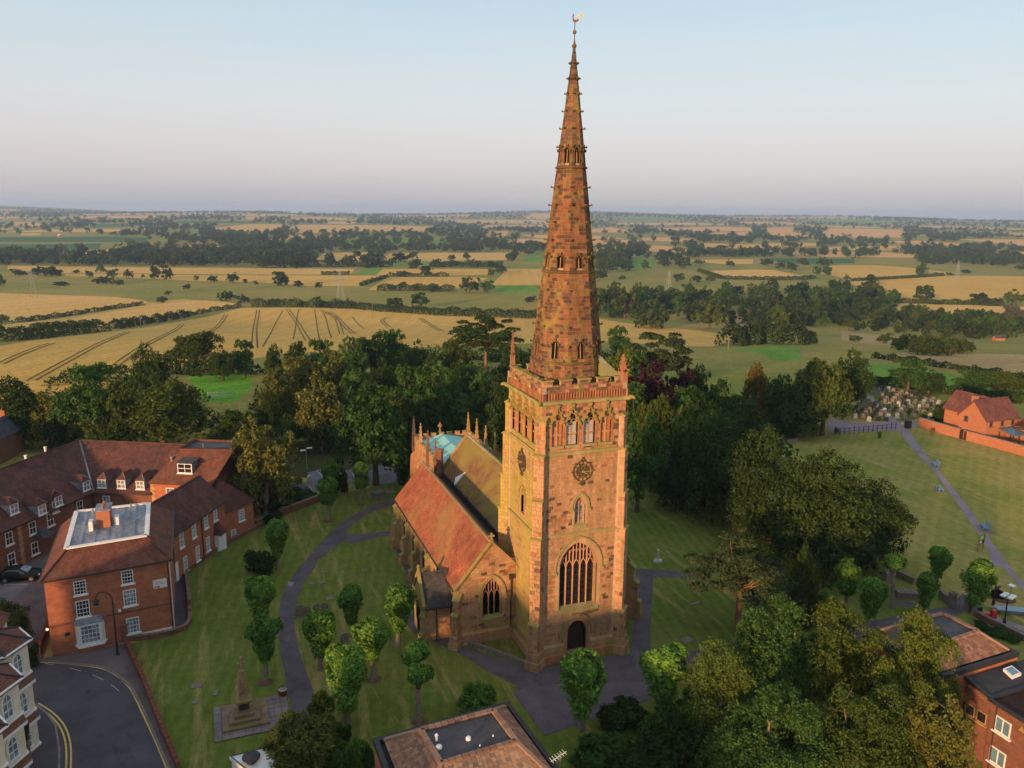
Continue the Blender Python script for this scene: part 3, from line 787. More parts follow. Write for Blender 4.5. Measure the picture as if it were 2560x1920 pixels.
# yews: broad domes of upright feathery sprays
def mk_yew(key, seed, h, r, mat, nspray, per, size, slim=1.0):
    rs = np.random.RandomState(seed)
    d = sphere_pts(nspray, rs); d[:, 2] = np.abs(d[:, 2])*.95-.08
    kn_ = sphere_pts(26, rs); kn_[:, 2] = np.abs(kn_[:, 2]); lump = .86+.62*np.clip(np.max(d@kn_.T, 1)-.80, -.1, .2)/.2*.30
    base = d*np.array([r, r, h*.9])*(.74+.22*rs.rand(nspray)[:, None])*lump[:, None]; base[:, 2] = np.maximum(base[:, 2], .3)
    ax = d*np.array([1.0,1.0,.5])+np.array([0,0,.42]); ax /= np.linalg.norm(ax, axis=1, keepdims=True)
    L = (.9+1.0*rs.rand(nspray))*h/10
    t = rs.rand(nspray, per); wid = (1-t)**.8*.36*slim*h/10
    off = rs.normal(size=(nspray, per, 3))*wid[:, :, None]
    P = base[:, None, :]+ax[:, None, :]*(t*L[:, None])[:, :, None]+off
    nn = off+ax[:, None, :]*.25+d[:, None, :]*.35
    P = P.reshape(-1, 3); nn = nn.reshape(-1, 3); k = P[:, 2] > .15
    V, F, C = leaves(P[k], nn[k], size, rs, .5, .4, .2)
    proto(key, np_mesh('crown', V, F, mat, C), trunk_mesh(rs, h, 1.2, .5, d[:10]*np.array([r*.6,r*.6,h*.6]), 8))
for i in range(3):
    rs = np.random.RandomState(140+i)
    (V, F, C), cen, rad = lobes_crown(rs, 10, 5.4, .15, 70, 36000, .14, lobe=(.26,.38), depth=.32, squash=.95)
    V[:, 2] = np.maximum(V[:, 2], .02)
    proto('yew%d' % i, np_mesh('crown', V, F, 'leaf_yew', C), trunk_mesh(rs, 10, 1.2, .5, cen, 8))
mk_yew('column', 150, 10, 1.9, 'leaf_hedge', 380, 34, .15, .8)
mk_yew('goldcone', 152, 10, 2.6, 'leaf_gold', 320, 28, .2)
# pines
def mk_pine(key, seed, h, r, mat, base=.42, pads=46, per=230, size=.16):
    rs = np.random.RandomState(seed); parts = []; cen = []
    for i in range(pads):
        a = rs.rand()*6.283; k = rs.rand()**.6; z = h*(base+(1-base)*rs.rand()*(1-.55*k*k))
        c = np.array([math.cos(a)*r*k, math.sin(a)*r*k, z]); cen.append(c)
        pr = r*(.20+.14*rs.rand()); d = sphere_pts(per, rs); d[:, 2] = np.abs(d[:, 2])*.9-.15
        nk = 12; kn = sphere_pts(nk, rs); kk = (.75+.4*rs.rand(nk))[np.argmax(d@kn.T, 1)]
        p = c+d*(pr*kk*(1-.3*rs.rand(per)))[:, None]*np.array([1,1,.6])
        parts.append(leaves(p, d+np.array([0,0,.5]), size, rs, .45, .4, .22))
    V, F, C = join(parts); cen = np.array(cen)
    proto(key, np_mesh('crown', V, F, mat, C), trunk_mesh(rs, h*.9, h*base*.9, .26, cen, 18, .2, mat='bark_red'))
mk_pine('pine0', 160, 9, 3.9, 'leaf_pine')
mk_pine('cedar0', 161, 14, 5.5, 'leaf_dark', .35, 60, 150, .3)
mk_pine('cedar1', 162, 14, 5.0, 'leaf_pine', .35, 60, 150, .3)
# round shrubs near by
def mk_shrub(key, seed, mat, n=5200, size=.13, r=1.5, h=2.4):
    rs = np.random.RandomState(seed)
    (V, F, C), cen, rad = lobes_crown(rs, h, r, .05, 16, n, size, lobe=(.35,.55))
    proto(key, np_mesh('crown', V, F, mat, C), trunk_mesh(rs, h, .4, .09, cen, 8))
mk_shrub('shrub0', 170, 'leaf_dark'); mk_shrub('shrub1', 171, 'leaf_green'); mk_shrub('shrub2', 172, 'leaf_lime'); mk_shrub('shrub3', 173, 'leaf_bright', 4200)
mk_shrub('goldshrub', 174, 'leaf_willow', 3000)

TREES = {}
def plant(key, loc, h=None, w=None, label=None, cat='tree', name='broadleaf_tree', group=None, rot=None, unit=12.0, unitw=5.0, jit=True):
    "a tree of its own: empty at the foot, crown and trunk as parts"
    cr_, tr_ = PROTO[key]
    sz = (h or unit)/unit; sw = (w/unitw) if w else sz
    o = thing(name, label, cat, loc, rnd.random()*6.283 if rot is None else rot, group)
    o.scale = (sw, sw*(rnd.uniform(.92,1.08) if jit else 1), sz)
    obj('crown', cr_, o); obj('trunk', tr_, o)
    return o
UNIT = {}
for k, (c_, t_) in PROTO.items():
    zs = np.empty(len(c_.vertices)*3, np.float32); c_.vertices.foreach_get('co', zs); zs = zs.reshape(-1, 3)
    UNIT[k] = (np.percentile(zs[:, 2], 99.7), np.percentile(np.hypot(zs[:, 0], zs[:, 1]), 97))
def tree_px(key, bx, by, ty, k='Q', label=None, w=None, wpx=None, on_terrain=False, z=0.0, **kw):
    "foot at pixel (bx,by), top on pixel row ty; wpx = crown width in pixels of that zoom"
    p = att(bx, by, k) if on_terrain else at(bx, by, k, z)
    h = height_at(p, ty, k)-p.z
    if wpx:
        dep = (np.array(p)-CAM)@FW; w = wpx*ZOOM[k][2]*dep/FOC/2
    return plant(key, p, h, w, label, unit=UNIT[key][0], unitw=UNIT[key][1], **kw)
def tree_v(key, x, ty, v, k='Q', wpx=60, H=None, **kw):
    "tree seen in pixel column x, top on row ty, standing where its height is natural"
    X, Y = px(x, ty, k); d = ray(X, Y); hv = d[0]*HV[0]+d[1]*HV[1]
    H = min(15.5, max(9.5, 8.5+wpx*.045)) if v > 0 else -v
    lo, hi = (132.0 if X < 1330 else 104.0 if X < 1830 else 145.0 if X < 2190 else 186.0), 420.0
    for _ in range(40):
        v = (lo+hi)/2; p = CAM+d*(v/hv)
        if p[2]-terr(p[0], p[1]) > H: lo = v
        else: hi = v
    t = v/hv
    p = CAM+d*t; g = terr(p[0], p[1]); dep = (p-CAM)@FW
    return plant(key, (p[0], p[1], g), max(2.0, p[2]-g), wpx*ZOOM[k][2]*dep/FOC/2, unit=UNIT[key][0], unitw=UNIT[key][1], **kw)

# ------------------------------------------------------------------ church
LIGHT = [(.42,.240,.125),(.41,.23,.12),(.43,.25,.132),(.40,.222,.115),(.42,.245,.13)]
REDS = [(.40,.175,.085),(.38,.155,.075),(.34,.145,.075)]
DARK = [(.15,.085,.06),(.20,.11,.075),(.12,.075,.06),(.24,.13,.085)]
OLIVE = [(.33,.24,.09),(.30,.20,.085),(.36,.22,.09)]
NORTH = [(.44,.285,.135),(.42,.265,.125),(.45,.30,.145),(.41,.255,.12),(.43,.295,.135)]
def pick(*w):
    "w: (list, weight)..."
    t = rnd.random()*sum(x[1] for x in w)
    for l, q in w:
        t -= q
        if t <= 0: c = rnd.choice(l); break
    else: c = w[-1][0][0]
    k = rnd.uniform(.94, 1.06); return tuple(x*k for x in c)
STONES = []        # (area, verts, colour, key)
def cut(a, b, holes):
    out = [(a, b)]
    for h0, h1 in holes:
        nx = []
        for p, q in out:
            if h1 <= p or h0 >= q: nx.append((p, q)); continue
            if h0 > p: nx.append((p, h0))
            if h1 < q: nx.append((h1, q))
        out = nx
    return [(p, q) for p, q in out if q-p > .04]
def ashlar(key, mp, z0, z1, lim, holes=(), course=.28, length=(.32,.62), colf=None, mortar=None, depth=.14, back=.5, joint=.016, rec=.03):
    nc = max(1, round((z1-z0)/course)); off = 0
    for i in range(nc):
        za = z0+(z1-z0)*i/nc; zb = z0+(z1-z0)*(i+1)/nc
        hs = []
        for hf in holes:
            r_ = [x for x in (hf(za+.01), hf((za+zb)/2), hf(zb-.01)) if x]
            if r_: hs.append((min(x[0] for x in r_), max(x[1] for x in r_)))
        a0, b0 = lim(za); a1, b1 = lim(zb)
        for p, q in cut(min(a0, a1), max(b0, b1), hs):
            def U(u, z):
                a, b = lim(z); return min(max(u, a), b)
            if mortar is not None:
                mortar.hexa([mp(U(p,za),za,-rec), mp(U(q,za),za,-rec), mp(U(q,za),za,-back), mp(U(p,za),za,-back), mp(U(p,zb),zb,-rec), mp(U(q,zb),zb,-rec), mp(U(q,zb),zb,-back), mp(U(p,zb),zb,-back)])
            u = p
            first = True
            while u < q-1e-4:
                L = rnd.uniform(*length)
                if first and i % 2: L *= .55
                first = False
                e = u+L
                if q-e < length[0]*.5: e = q
                g = joint; n0 = rnd.uniform(-.006, .012)
                ua, ub = u+g, e-g; za_, zb_ = za+g, zb-g
                if ub-ua > .05:
                    vs = [mp(U(ua,za_),za_,n0), mp(U(ub,za_),za_,n0), mp(U(ub,zb_),zb_,n0), mp(U(ua,zb_),zb_,n0),
                          mp(U(u+.002,za),za,-rec-.02), mp(U(e-.002,za),za,-rec-.02), mp(U(e-.002,zb),zb,-rec-.02), mp(U(u+.002,zb),zb,-rec-.02)]
                    STONES.append(((ub-ua)*(zb-za), vs, colf((ua+ub)/2, (za+zb)/2), key))
                u = e
STF = [(0,1,2,3),(0,4,5,1),(1,5,6,2),(2,6,7,3),(3,7,4,0)]
def arc_half(w, spring, apex):
    h = apex-spring; Rr = (w*w+h*h)/(2*w)
    def f(z):
        if z <= spring: return w
        if z >= apex: return None
        return max(0.0, (w-Rr)+math.sqrt(max(0, Rr*Rr-(z-spring)**2)))
    return f
def arch_hole(cx, w, sill, spring, apex, pad=0.0):
    f = arc_half(w+pad, spring, apex+pad)
    def g(z):
        if z < sill or z >= apex+pad: return None
        h = f(z); return (cx-h, cx+h) if h else None
    return g
def arch_pts(cx, w, sill, spring, apex, n=10):
    f = arc_half(w, spring, apex); zs = [sill, spring]+[spring+(apex-spring)*(1-(1-(i+1)/n)**1.6) for i in range(n)]
    L = [(cx-(f(z) or 0), z) for z in zs]; Rr = [(2*cx-x, z) for x, z in L[::-1]][1:]
    return L+Rr
def ring(mb, mp, inner, outer, front, back, col):
    n = len(inner)
    for i in range(n-1):
        a, b, c, d = inner[i], inner[i+1], outer[i+1], outer[i]
        mb.hexa([mp(*a,front), mp(*d,front), mp(*d,back), mp(*a,back), mp(*b,front), mp(*c,front), mp(*c,back), mp(*b,back)], col)
def strip(mb, mp, pts, t, front, back, col):
    "flat moulding along a line of (u,z) points on a wall"
    for (a, b) in zip(pts[:-1], pts[1:]):
        dx, dz = b[0]-a[0], b[1]-a[1]; l = math.hypot(dx, dz) or 1; nx, nz = -dz/l*t/2, dx/l*t/2
        mb.hexa([mp(a[0]-nx,a[1]-nz,front), mp(a[0]+nx,a[1]+nz,front), mp(a[0]+nx,a[1]+nz,back), mp(a[0]-nx,a[1]-nz,back),
                 mp(b[0]-nx,b[1]-nz,front), mp(b[0]+nx,b[1]+nz,front), mp(b[0]+nx,b[1]+nz,back), mp(b[0]-nx,b[1]-nz,back)], col)
church = thing('church', 'orange sandstone parish church with tall crocketed spire and tiled roofs', 'church', (0,0,0))
mortar = MB(); trim = MB(); dark = MB()
TR = (.40,.30,.17); TR2 = (.44,.27,.15)
MW = lambda u, z, n: Vector((u, -n, z))                 # west face
MN = lambda u, z, n: Vector((-n, u, z))                 # north face (u runs east)
ME = lambda u, z, n: Vector((u, 8+n, z))
MS = lambda u, z, n: Vector((8+n, u, z))
def west_col(u, z):
    if z < 1.8: return pick((REDS,3),(LIGHT,3),(DARK,1.2))
    if z < 19.4:
        if u < 3.4 and 12.6 < z < 16.2: return pick((LIGHT,7),(DARK,3.0),(REDS,1.2))
        if u > 5.3 and 5 < z < 9.5: return pick((LIGHT,8),(DARK,2.4),(REDS,1))
        if u < 2 and z < 9: return pick((LIGHT,9),(REDS,2.5))
        return pick((LIGHT,30),(REDS,1.2),(DARK,.6))
    if z < 24: return pick((LIGHT,4.4),(REDS,4.0),(DARK,1.4))
    return pick((LIGHT,1.0),(REDS,3.4),(DARK,4.6))
def north_col(u, z):
    if z > 24: return pick((LIGHT,1.5),(REDS,4),(DARK,2.5),(OLIVE,1))
    if z > 19.6: return pick((NORTH,5),(REDS,3),(DARK,.6),(OLIVE,2))
    return pick((NORTH,20),(OLIVE,3),(LIGHT,2))
# openings of the tower
CX = 3.85
bel_w = [(1.50,.50),(2.86,.55),(4.50,.55),(6.10,.50)]
bel_n = [(6.45,.48),(4.85,.52),(3.20,.52),(1.60,.48)]
SILL, SPR, APX = 20.35, 22.35, 23.15
wh = [arch_hole(CX,1.85,5.0,9.0,11.35), arch_hole(CX,.92,.75,2.75,3.75), arch_hole(CX,.52,13.0,14.75,15.55)]+[arch_hole(c,w,SILL,SPR,APX) for c, w in bel_w]
nh = [arch_hole(4.0,.5,13.0,14.6,15.4)]+[arch_hole(c,w,SILL,SPR,APX) for c, w in bel_n]
lim8 = lambda z: (0.02, 7.98)
ashlar('tower_w', MW, 1.75, 24.2, lim8, wh, colf=west_col, mortar=mortar)
ashlar('tower_w', MW, .0, 1.75, lim8, wh, colf=west_col, mortar=mortar)
ashlar('tower_n', MN, .0, 24.2, lambda z: (.02, 7.98), nh, colf=north_col, mortar=mortar, length=(.45,.85))
ashlar('tower_e', ME, 8.5, 24.2, lambda z: (.02, 7.98), [], colf=west_col, mortar=mortar, length=(1.0,1.8))
ashlar('tower_s', MS, .0, 24.2, lambda z: (.02, 7.98), [], colf=west_col, mortar=mortar, length=(1.0,1.8))
mortar.box(.62,7.38,.62,7.38,0,24.0,(1,1,1))
# inside lining of the big window so that it reads as deep
def pointed_window(mp, parent, cx, w, sill, spring, apex, ringw=.34, lights=3, depth=.46, glass='glass_leaded', mull=.085, kind='window', hood=True, upper=True, col=TR2, name='window', label=None):
    fr = MB()
    inn = arch_pts(cx, w, sill, spring, apex); outp = arch_pts(cx, w+ringw, sill, spring, apex+ringw*1.15)
    ring(fr, mp, inn, outp, .03, -depth-.1, col)
    i2 = arch_pts(cx, w-.14, sill, spring, apex-.16)
    ring(fr, mp, i2, inn, -.16, -depth-.1, tuple(c*1.02 for c in col))
    win = fr.build(name, 'stone', parent)
    if label: win['label'] = label
    if hood:
        hm = MB(); h0 = arch_pts(cx, w+ringw, spring-.25, spring, apex+ringw*1.15); h1 = arch_pts(cx, w+ringw+.13, spring-.25, spring, apex+ringw*1.15+.17)
        ring(hm, mp, h0, h1, .13, -.02, TR)
        for s in (-1, 1):
            b = (cx+s*(w+ringw+.1), spring-.35); hm.hexa([mp(b[0]+dx, b[1]+dz, n) for dz in (-.14,.14) for dx, n in ((-.14,.2),(.14,.2),(.14,-.02),(-.14,-.02))], TR)
        hm.build('hood_mould', 'stone_trim', win)
    sm = MB(); sm.hexa([mp(cx-w-ringw*.6, sill-.42, .10), mp(cx+w+ringw*.6, sill-.42, .10), mp(cx+w+ringw*.6, sill-.42, -.4), mp(cx-w-ringw*.6, sill-.42, -.4),
                        mp(cx-w-ringw*.6, sill-.10, .10), mp(cx+w+ringw*.6, sill-.10, .10), mp(cx+w+ringw*.6, sill+.16, -depth), mp(cx-w-ringw*.6, sill+.16, -depth)], TR)
    sm.build('sill', 'stone_trim', win)
    ww = w-.14; t = MB(); f = arc_half(ww, spring, apex-.16)
    lw = 2*ww/lights; d0, d1 = -depth+.10, -depth-.06; c2 = (.50,.275,.165)
    def ztop(x):
        lo, hi = spring, apex-.16
        for _ in range(24):
            mm = (lo+hi)/2; h = f(mm) or 0
            if h > abs(x): lo = mm
            else: hi = mm
        return lo
    for i in range(1, lights):
        x = -ww+lw*i; strip(t, mp, [(cx+x, sill), (cx+x, ztop(x))], mull, d0, d1, c2)
    zs = spring-.15 if upper else spring
    for i in range(lights):
        xc = -ww+lw*(i+.5); k = lw/2-mull*.3; rise = lw*.85
        z0 = min(zs, ztop(abs(xc)+k*.9)-rise*.7)
        P = [(cx+xc-k*math.cos(q), z0+rise*(math.sin(q)**1.0)*(.55+.45*math.sin(q)**2)) for q in np.linspace(0, math.pi, 9)]
        strip(t, mp, P, mull*.75, d0-.02, d1, c2)
        if upper and ztop(xc) > z0+rise+.25:
            strip(t, mp, [(cx+xc, z0+rise), (cx+xc, ztop(xc))], mull*.7, d0-.02, d1, c2)
            zt = min(ztop(abs(xc)+lw*.25)-.1, z0+rise+.95)
            if zt > z0+rise+.3:
                for s in (-1, 1):
                    xm = xc+s*lw/4; P = [(cx+xm-lw/4*.85*math.cos(q), zt-.22+.28*math.sin(q)) for q in np.linspace(0, math.pi, 6)]
                    strip(t, mp, P, mull*.6, d0-.03, d1, c2)
    t.build('tracery', 'stone', win)
    g = MB(); pts = arch_pts(cx, ww+.02, sill, spring, apex-.14)
    g.add([mp(x, z, -depth-.03) for x, z in pts], [tuple(range(len(pts)))]); g.build('glass', glass, win)
    for i in range(int((spring-sill)/.52)):
        sb = MB(); z = sill+.4+i*.52; strip(sb, mp, [(cx-ww, z), (cx+ww, z)], .03, -depth+.02, -depth, (.3,.3,.3)); sb.build('saddle_bar', 'dark_pipe', win)
    return win
pointed_window(MW, church, CX, 1.85, 5.0, 9.0, 11.35, .36, 5, .5, label='great five-light west window with upright tracery')
pointed_window(MW, church, CX, .52, 13.0, 14.75, 15.55, .22, 2, .36, glass='glass_sky', upper=False)
# small window: blind mid bar
# blind window on the north face
bw = MB(); ring(bw, MN, arch_pts(4.0,.5,13.0,14.6,15.4), arch_pts(4.0,.72,13.0,14.6,15.65), .04, -.35, NORTH[0]); wb = bw.build('blind_window','stone_north',church)
b2 = MB(); P = arch_pts(4.0,.5,13.0,14.6,15.4); b2.add([MN(x,z,-.26) for x,z in P],[tuple(range(len(P)))],REDS[0]); b2.build('infill','stone',wb)
b3 = MB(); ring(b3, MN, arch_pts(4.0,.72,14.3,14.6,15.65), arch_pts(4.0,.86,14.3,14.6,15.85), .14,-.02,OLIVE[0]); b3.build('hood_mould','stone_trim',wb)
# belfry openings: middle pair louvred, outer pair blind, under crocketed gables
def belfry(mp, cx, w, louvred):
    fr = MB(); ring(fr, mp, arch_pts(cx,w,SILL,SPR,APX), arch_pts(cx,w+.14,SILL,SPR,APX+.15), .03, -.45, REDS[0])
    o = fr.build('belfry_window', 'stone', church)
    gp = [(cx-w-.22, SPR-.1), (cx-w*.75, SPR+.45), (cx, APX+.62), (cx+w*.75, SPR+.45), (cx+w+.22, SPR-.1)]
    gm = MB(); strip(gm, mp, gp, .12, .16, -.02, OLIVE[1])
    for (x, z) in gp[:2]+gp[3:]+[(cx-w*.4, APX+.18), (cx+w*.4, APX+.18)]:
        gm.hexa([mp(x+dx, z+dz, n) for dz in (-.10,.12) for dx, n in ((-.11,.30),(.11,.30),(.11,0),(-.11,0))], OLIVE[2])
    gm.hexa([mp(cx+dx*k, z, n) for z, k in ((APX+.6,.07),(APX+.95,.17)) for dx, n in ((-1,.24),(1,.24),(1,.0),(-1,.0))], OLIVE[0])
    gm.build('hood_mould', 'stone_trim', o)
    tr = MB(); mid = (SILL+SPR)/2-.05
    dpt = -.34 if louvred else -.2
    strip(tr, mp, [(cx, SILL), (cx, SPR+.25)], .12, dpt+.12, dpt-.05, LIGHT[0]); strip(tr, mp, [(cx-w, mid), (cx+w, mid)], .14, dpt+.10, dpt-.05, LIGHT[0])
    for s in (-1, 1):
        xc = cx+s*w/2; strip(tr, mp, [(xc-w*.46*math.cos(q), SPR-.1+.36*math.sin(q)) for q in np.linspace(0, math.pi, 7)], .09, dpt+.1, dpt-.05, LIGHT[0])
    strip(tr, mp, [(cx, SPR+.2), (cx-w*.42, SPR+.55)], .09, dpt+.1, dpt-.05, LIGHT[0]); strip(tr, mp, [(cx, SPR+.2), (cx+w*.42, SPR+.55)], .09, dpt+.1, dpt-.05, LIGHT[0])
    tr.build('tracery', 'stone', o)
    bk = MB(); P = arch_pts(cx, w, SILL, SPR, APX); bk.add([mp(x, z, dpt-.12 if louvred else dpt) for x, z in P], [tuple(range(len(P)))], REDS[0]); bk.build('back', 'dark_void' if louvred else 'stone', o)
    if louvred:
        me = None
        for s in (-1, 1):
            for z0, z1 in ((SILL+.05, mid-.1), (mid+.1, SPR-.02)):
                n = 6
                for i in range(n):
                    z = z0+(z1-z0)*(i+.5)/n; xa, xb = (cx+.07, cx+w-.04) if s > 0 else (cx-w+.04, cx-.07)
                    lm = MB(); lm.hexa([mp(xa,z-.085,dpt+.12), mp(xb,z-.085,dpt+.12), mp(xb,z+.04,dpt-.1), mp(xa,z+.04,dpt-.1), mp(xa,z-.055,dpt+.12), mp(xb,z-.055,dpt+.12), mp(xb,z+.07,dpt-.1), mp(xa,z+.07,dpt-.1)])
                    lm.build('louvre', 'louvre', o)
    st = MB(); st.hexa([mp(cx+dx*(w+.2), z, n) for z, q in ((SILL-.2,0),(SILL,0)) for dx, n in ((-1,.10),(1,.10),(1,-.4),(-1,-.4))], TR); st.build('sill', 'stone_trim', o)
simple('louvre', (.50,.48,.46), .8, .2, .15, 4)
for i, (c, w) in enumerate(bel_w): belfry(MW, c, w, i in (1, 2))
for i, (c, w) in enumerate(bel_n): belfry(MN, c, w, False)
# string courses round the tower
def band(z0, z1, out, name='string_course', col=TR):
    b = MB(); o = out
    for (x0, x1, y0, y1) in ((-o,8+o,-o,.02),(-o,8+o,7.98,8+o),(-o,.02,.021,7.979),(7.98,8+o,.021,7.979)):
        b.hexa([(x0,y0,z0+.05),(x1,y0,z0+.05),(x1,y1,z0+.05),(x0,y1,z0+.05),(x0,y0,z1-.06),(x1,y0,z1-.06),(x1,y1,z1),(x0,y1,z1)], col)
    return b.build(name, 'stone_trim', church)
band(12.05,12.35,.13); band(19.45,19.85,.16); band(24.0,24.38,.24)
for (a, b) in ((.1, CX-1.35), (CX+1.35, 7.9)):
    pl = MB(); pl.hexa([(a,-.42,0),(b,-.42,0),(b,.02,0),(a,.02,0),(a,-.42,.82),(b,-.42,.82),(b,.02,.98),(a,.02,.98)], REDS[1])
    pl.hexa([(a,-.2,.95),(b,-.2,.95),(b,.02,.95),(a,.02,.95),(a,-.2,1.55),(b,-.2,1.55),(b,.02,1.8),(a,.02,1.8)], LIGHT[0]); pl.build('plinth','stone',church)
pl = MB(); pl.hexa([(-.42,.1,0),(.02,.1,0),(.02,7.9,0),(-.42,7.9,0),(-.42,.1,.82),(.02,.1,.98),(.02,7.9,.98),(-.42,7.9,.82)], LIGHT[1])
pl.hexa([(-.2,.1,.95),(.02,.1,.95),(.02,7.9,.95),(-.2,7.9,.95),(-.2,.1,1.55),(.02,.1,1.8),(.02,7.9,1.8),(-.2,7.9,1.55)], OLIVE[0]); pl.build('plinth','stone',church); pl = MB()
pl.hexa([(7.98,.1,0),(8.4,.1,0),(8.4,7.9,0),(7.98,7.9,0),(7.98,.1,1.8),(8.2,.1,1.5),(8.2,7.9,1.5),(7.98,7.9,1.8)], LIGHT[1])
pl.build('plinth', 'stone', church)
# west door
dr = MB(); ring(dr, MW, arch_pts(CX,.92,.75,2.75,3.75), arch_pts(CX,1.38,.35,2.75,4.2), .06, -.6, LIGHT[0])
for k in range(3): ring(dr, MW, arch_pts(CX,.95+.13*k,.75,2.75,3.78+.14*k), arch_pts(CX,1.0+.13*k,.75,2.75,3.84+.14*k), .10-.015*k, .05, REDS[0])
door = dr.build('door_surround', 'stone', church)
hm = MB(); ring(hm, MW, arch_pts(CX,1.42,2.6,2.75,4.25), arch_pts(CX,1.56,2.6,2.75,4.45), .2, 0, OLIVE[0])
for s in (-1,1): hm.hexa([MW(CX+s*1.6+dx, z, n) for z in (2.3,2.75) for dx, n in ((-.2,.28),(.2,.28),(.2,0),(-.2,0))], OLIVE[1])
hm.build('hood_mould', 'stone_trim', door)
fd = arc_half(.92, 2.75, 3.75)
for i in range(8):
    x0 = -.92+.23*i; x1 = x0+.22; zt = lambda x: 2.75+ (0 if abs(x) >= .92 else next((dz for dz in np.linspace(1.0, 0, 60) if (fd(2.75+dz*.999) or 0) >= abs(x)), 0))
    b = MB(); b.hexa([MW(CX+x0,.75,-.42), MW(CX+x1,.75,-.42), MW(CX+x1,.75,-.5), MW(CX+x0,.75,-.5), MW(CX+x0,zt(x0),-.42), MW(CX+x1,zt(x1),-.42), MW(CX+x1,zt(x1),-.5), MW(CX+x0,zt(x0),-.5)])
    b.build('plank', 'door_wood', door)
sp_ = MB(); 
for i in range(3): sp_.box(CX-1.5-.25*i, CX+1.5+.25*i, -.55-.32*i, -.30+.0*i if i == 0 else -.55-.32*(i-1)-.002, 0, .72-.24*i, (.25,.21,.18))
sp_.build('door_step', 'stone_grey', church)
# relieving stone over door
lb = MB(); lb.tube([(4.1,-.12,4.3),(5.7,-.12,4.52)], .13, 8, DARK[1]); lb.build('carved_stone', 'stone_dark', church)
# diagonal buttresses
def buttress(cx, cy, d, wd, stages, colf, key, mat='stone', sub=None):
    d = Vector((*d, 0)).normalized(); s = Vector((-d.y, d.x, 0)); o = Vector((cx, cy, 0)); core = MB()
    for i, (z0, z1, pr) in enumerate(stages):
        nxt = stages[i+1][2] if i+1 < len(stages) else -.1
        slope = min(1.0, (pr-nxt)*1.1); inn = .5
        q = [o-s*wd/2-d*inn, o+s*wd/2-d*inn, o+s*wd/2+d*(pr-.04), o-s*wd/2+d*(pr-.04)]
        q = [x-(s*math.copysign(.03, (x-o).dot(s))) for x in q]
        core.hexa([x+Vector((0,0,z0)) for x in q]+[x+Vector((0,0,z1)) for x in q], (1,1,1))
        ashlar(key, lambda u, z, n: o+s*u+d*(pr+n)+Vector((0,0,z)), z0, z1, lambda z: (-wd/2, wd/2), (), .36, (.35,.6), colf, None)
        ashlar(key, lambda u, z, n: o+d*u-s*(wd/2+n)+Vector((0,0,z)), z0, z1, lambda z: (-.1, pr), (), .36, (.35,.7), colf, None)
        ashlar(key, lambda u, z, n: o+d*u+s*(wd/2+n)+Vector((0,0,z)), z0, z1, lambda z: (-.1, pr), (), .36, (.35,.7), colf, None)
        w2 = wd/2+.06; a, b = pr+.10, max(nxt, -.1)
        tw = MB(); tw.hexa([o-s*w2+d*b+Vector((0,0,z1)), o+s*w2+d*b+Vector((0,0,z1)), o+s*w2+d*a+Vector((0,0,z1)), o-s*w2+d*a+Vector((0,0,z1)),
                   o-s*w2+d*b+Vector((0,0,z1+slope)), o+s*w2+d*b+Vector((0,0,z1+slope)), o+s*w2+d*a+Vector((0,0,z1+.12)), o-s*w2+d*a+Vector((0,0,z1+.12))], OLIVE[0]); tw.build('weathering','stone_trim',church)
        if z0 == 0:
            for (zz, e) in ((.85*min(1,wd+.15),.26*wd),(1.6*min(1,wd+.15),.12*wd)):
                bs = MB(); bs.hexa([x+Vector((0,0,0)) for x in (o-s*(wd/2+e), o+s*(wd/2+e), o+s*(wd/2+e)+d*(pr+e), o-s*(wd/2+e)+d*(pr+e))]+[x+Vector((0,0,zz)) for x in (o-s*(wd/2+e), o+s*(wd/2+e), o+s*(wd/2+e)+d*(pr+e), o-s*(wd/2+e)+d*(pr+e))], rnd.choice(LIGHT)); bs.build('buttress_base', mat, church)
    core.build('buttress', 'mortar', church)
ST = [(0,4.3,1.12),(4.3,12.2,.92),(12.2,15.6,.70),(15.6,19.6,.50),(19.6,22.6,.26)]
ST2 = [(0,4.3,.85),(4.3,12.2,.66),(12.2,15.6,.50),(15.6,19.6,.36),(19.6,22.6,.18)]
BC = lambda u, z: pick((LIGHT,13),(REDS,1.2),(DARK,1.0),(OLIVE,.5))
BN = lambda u, z: pick((NORTH,5),(OLIVE,2.5),(LIGHT,1))
buttress(0.1, 0.1, (-1,-1), .95, ST, BC, 'butt')
buttress(7.9, 0.1, (1,-1), .95, ST2, BC, 'butt')
buttress(0.1, 7.9, (-1,1), .95, ST, BN, 'butt_n')
buttress(7.9, 7.9, (1,1), .95, ST, BC, 'butt')
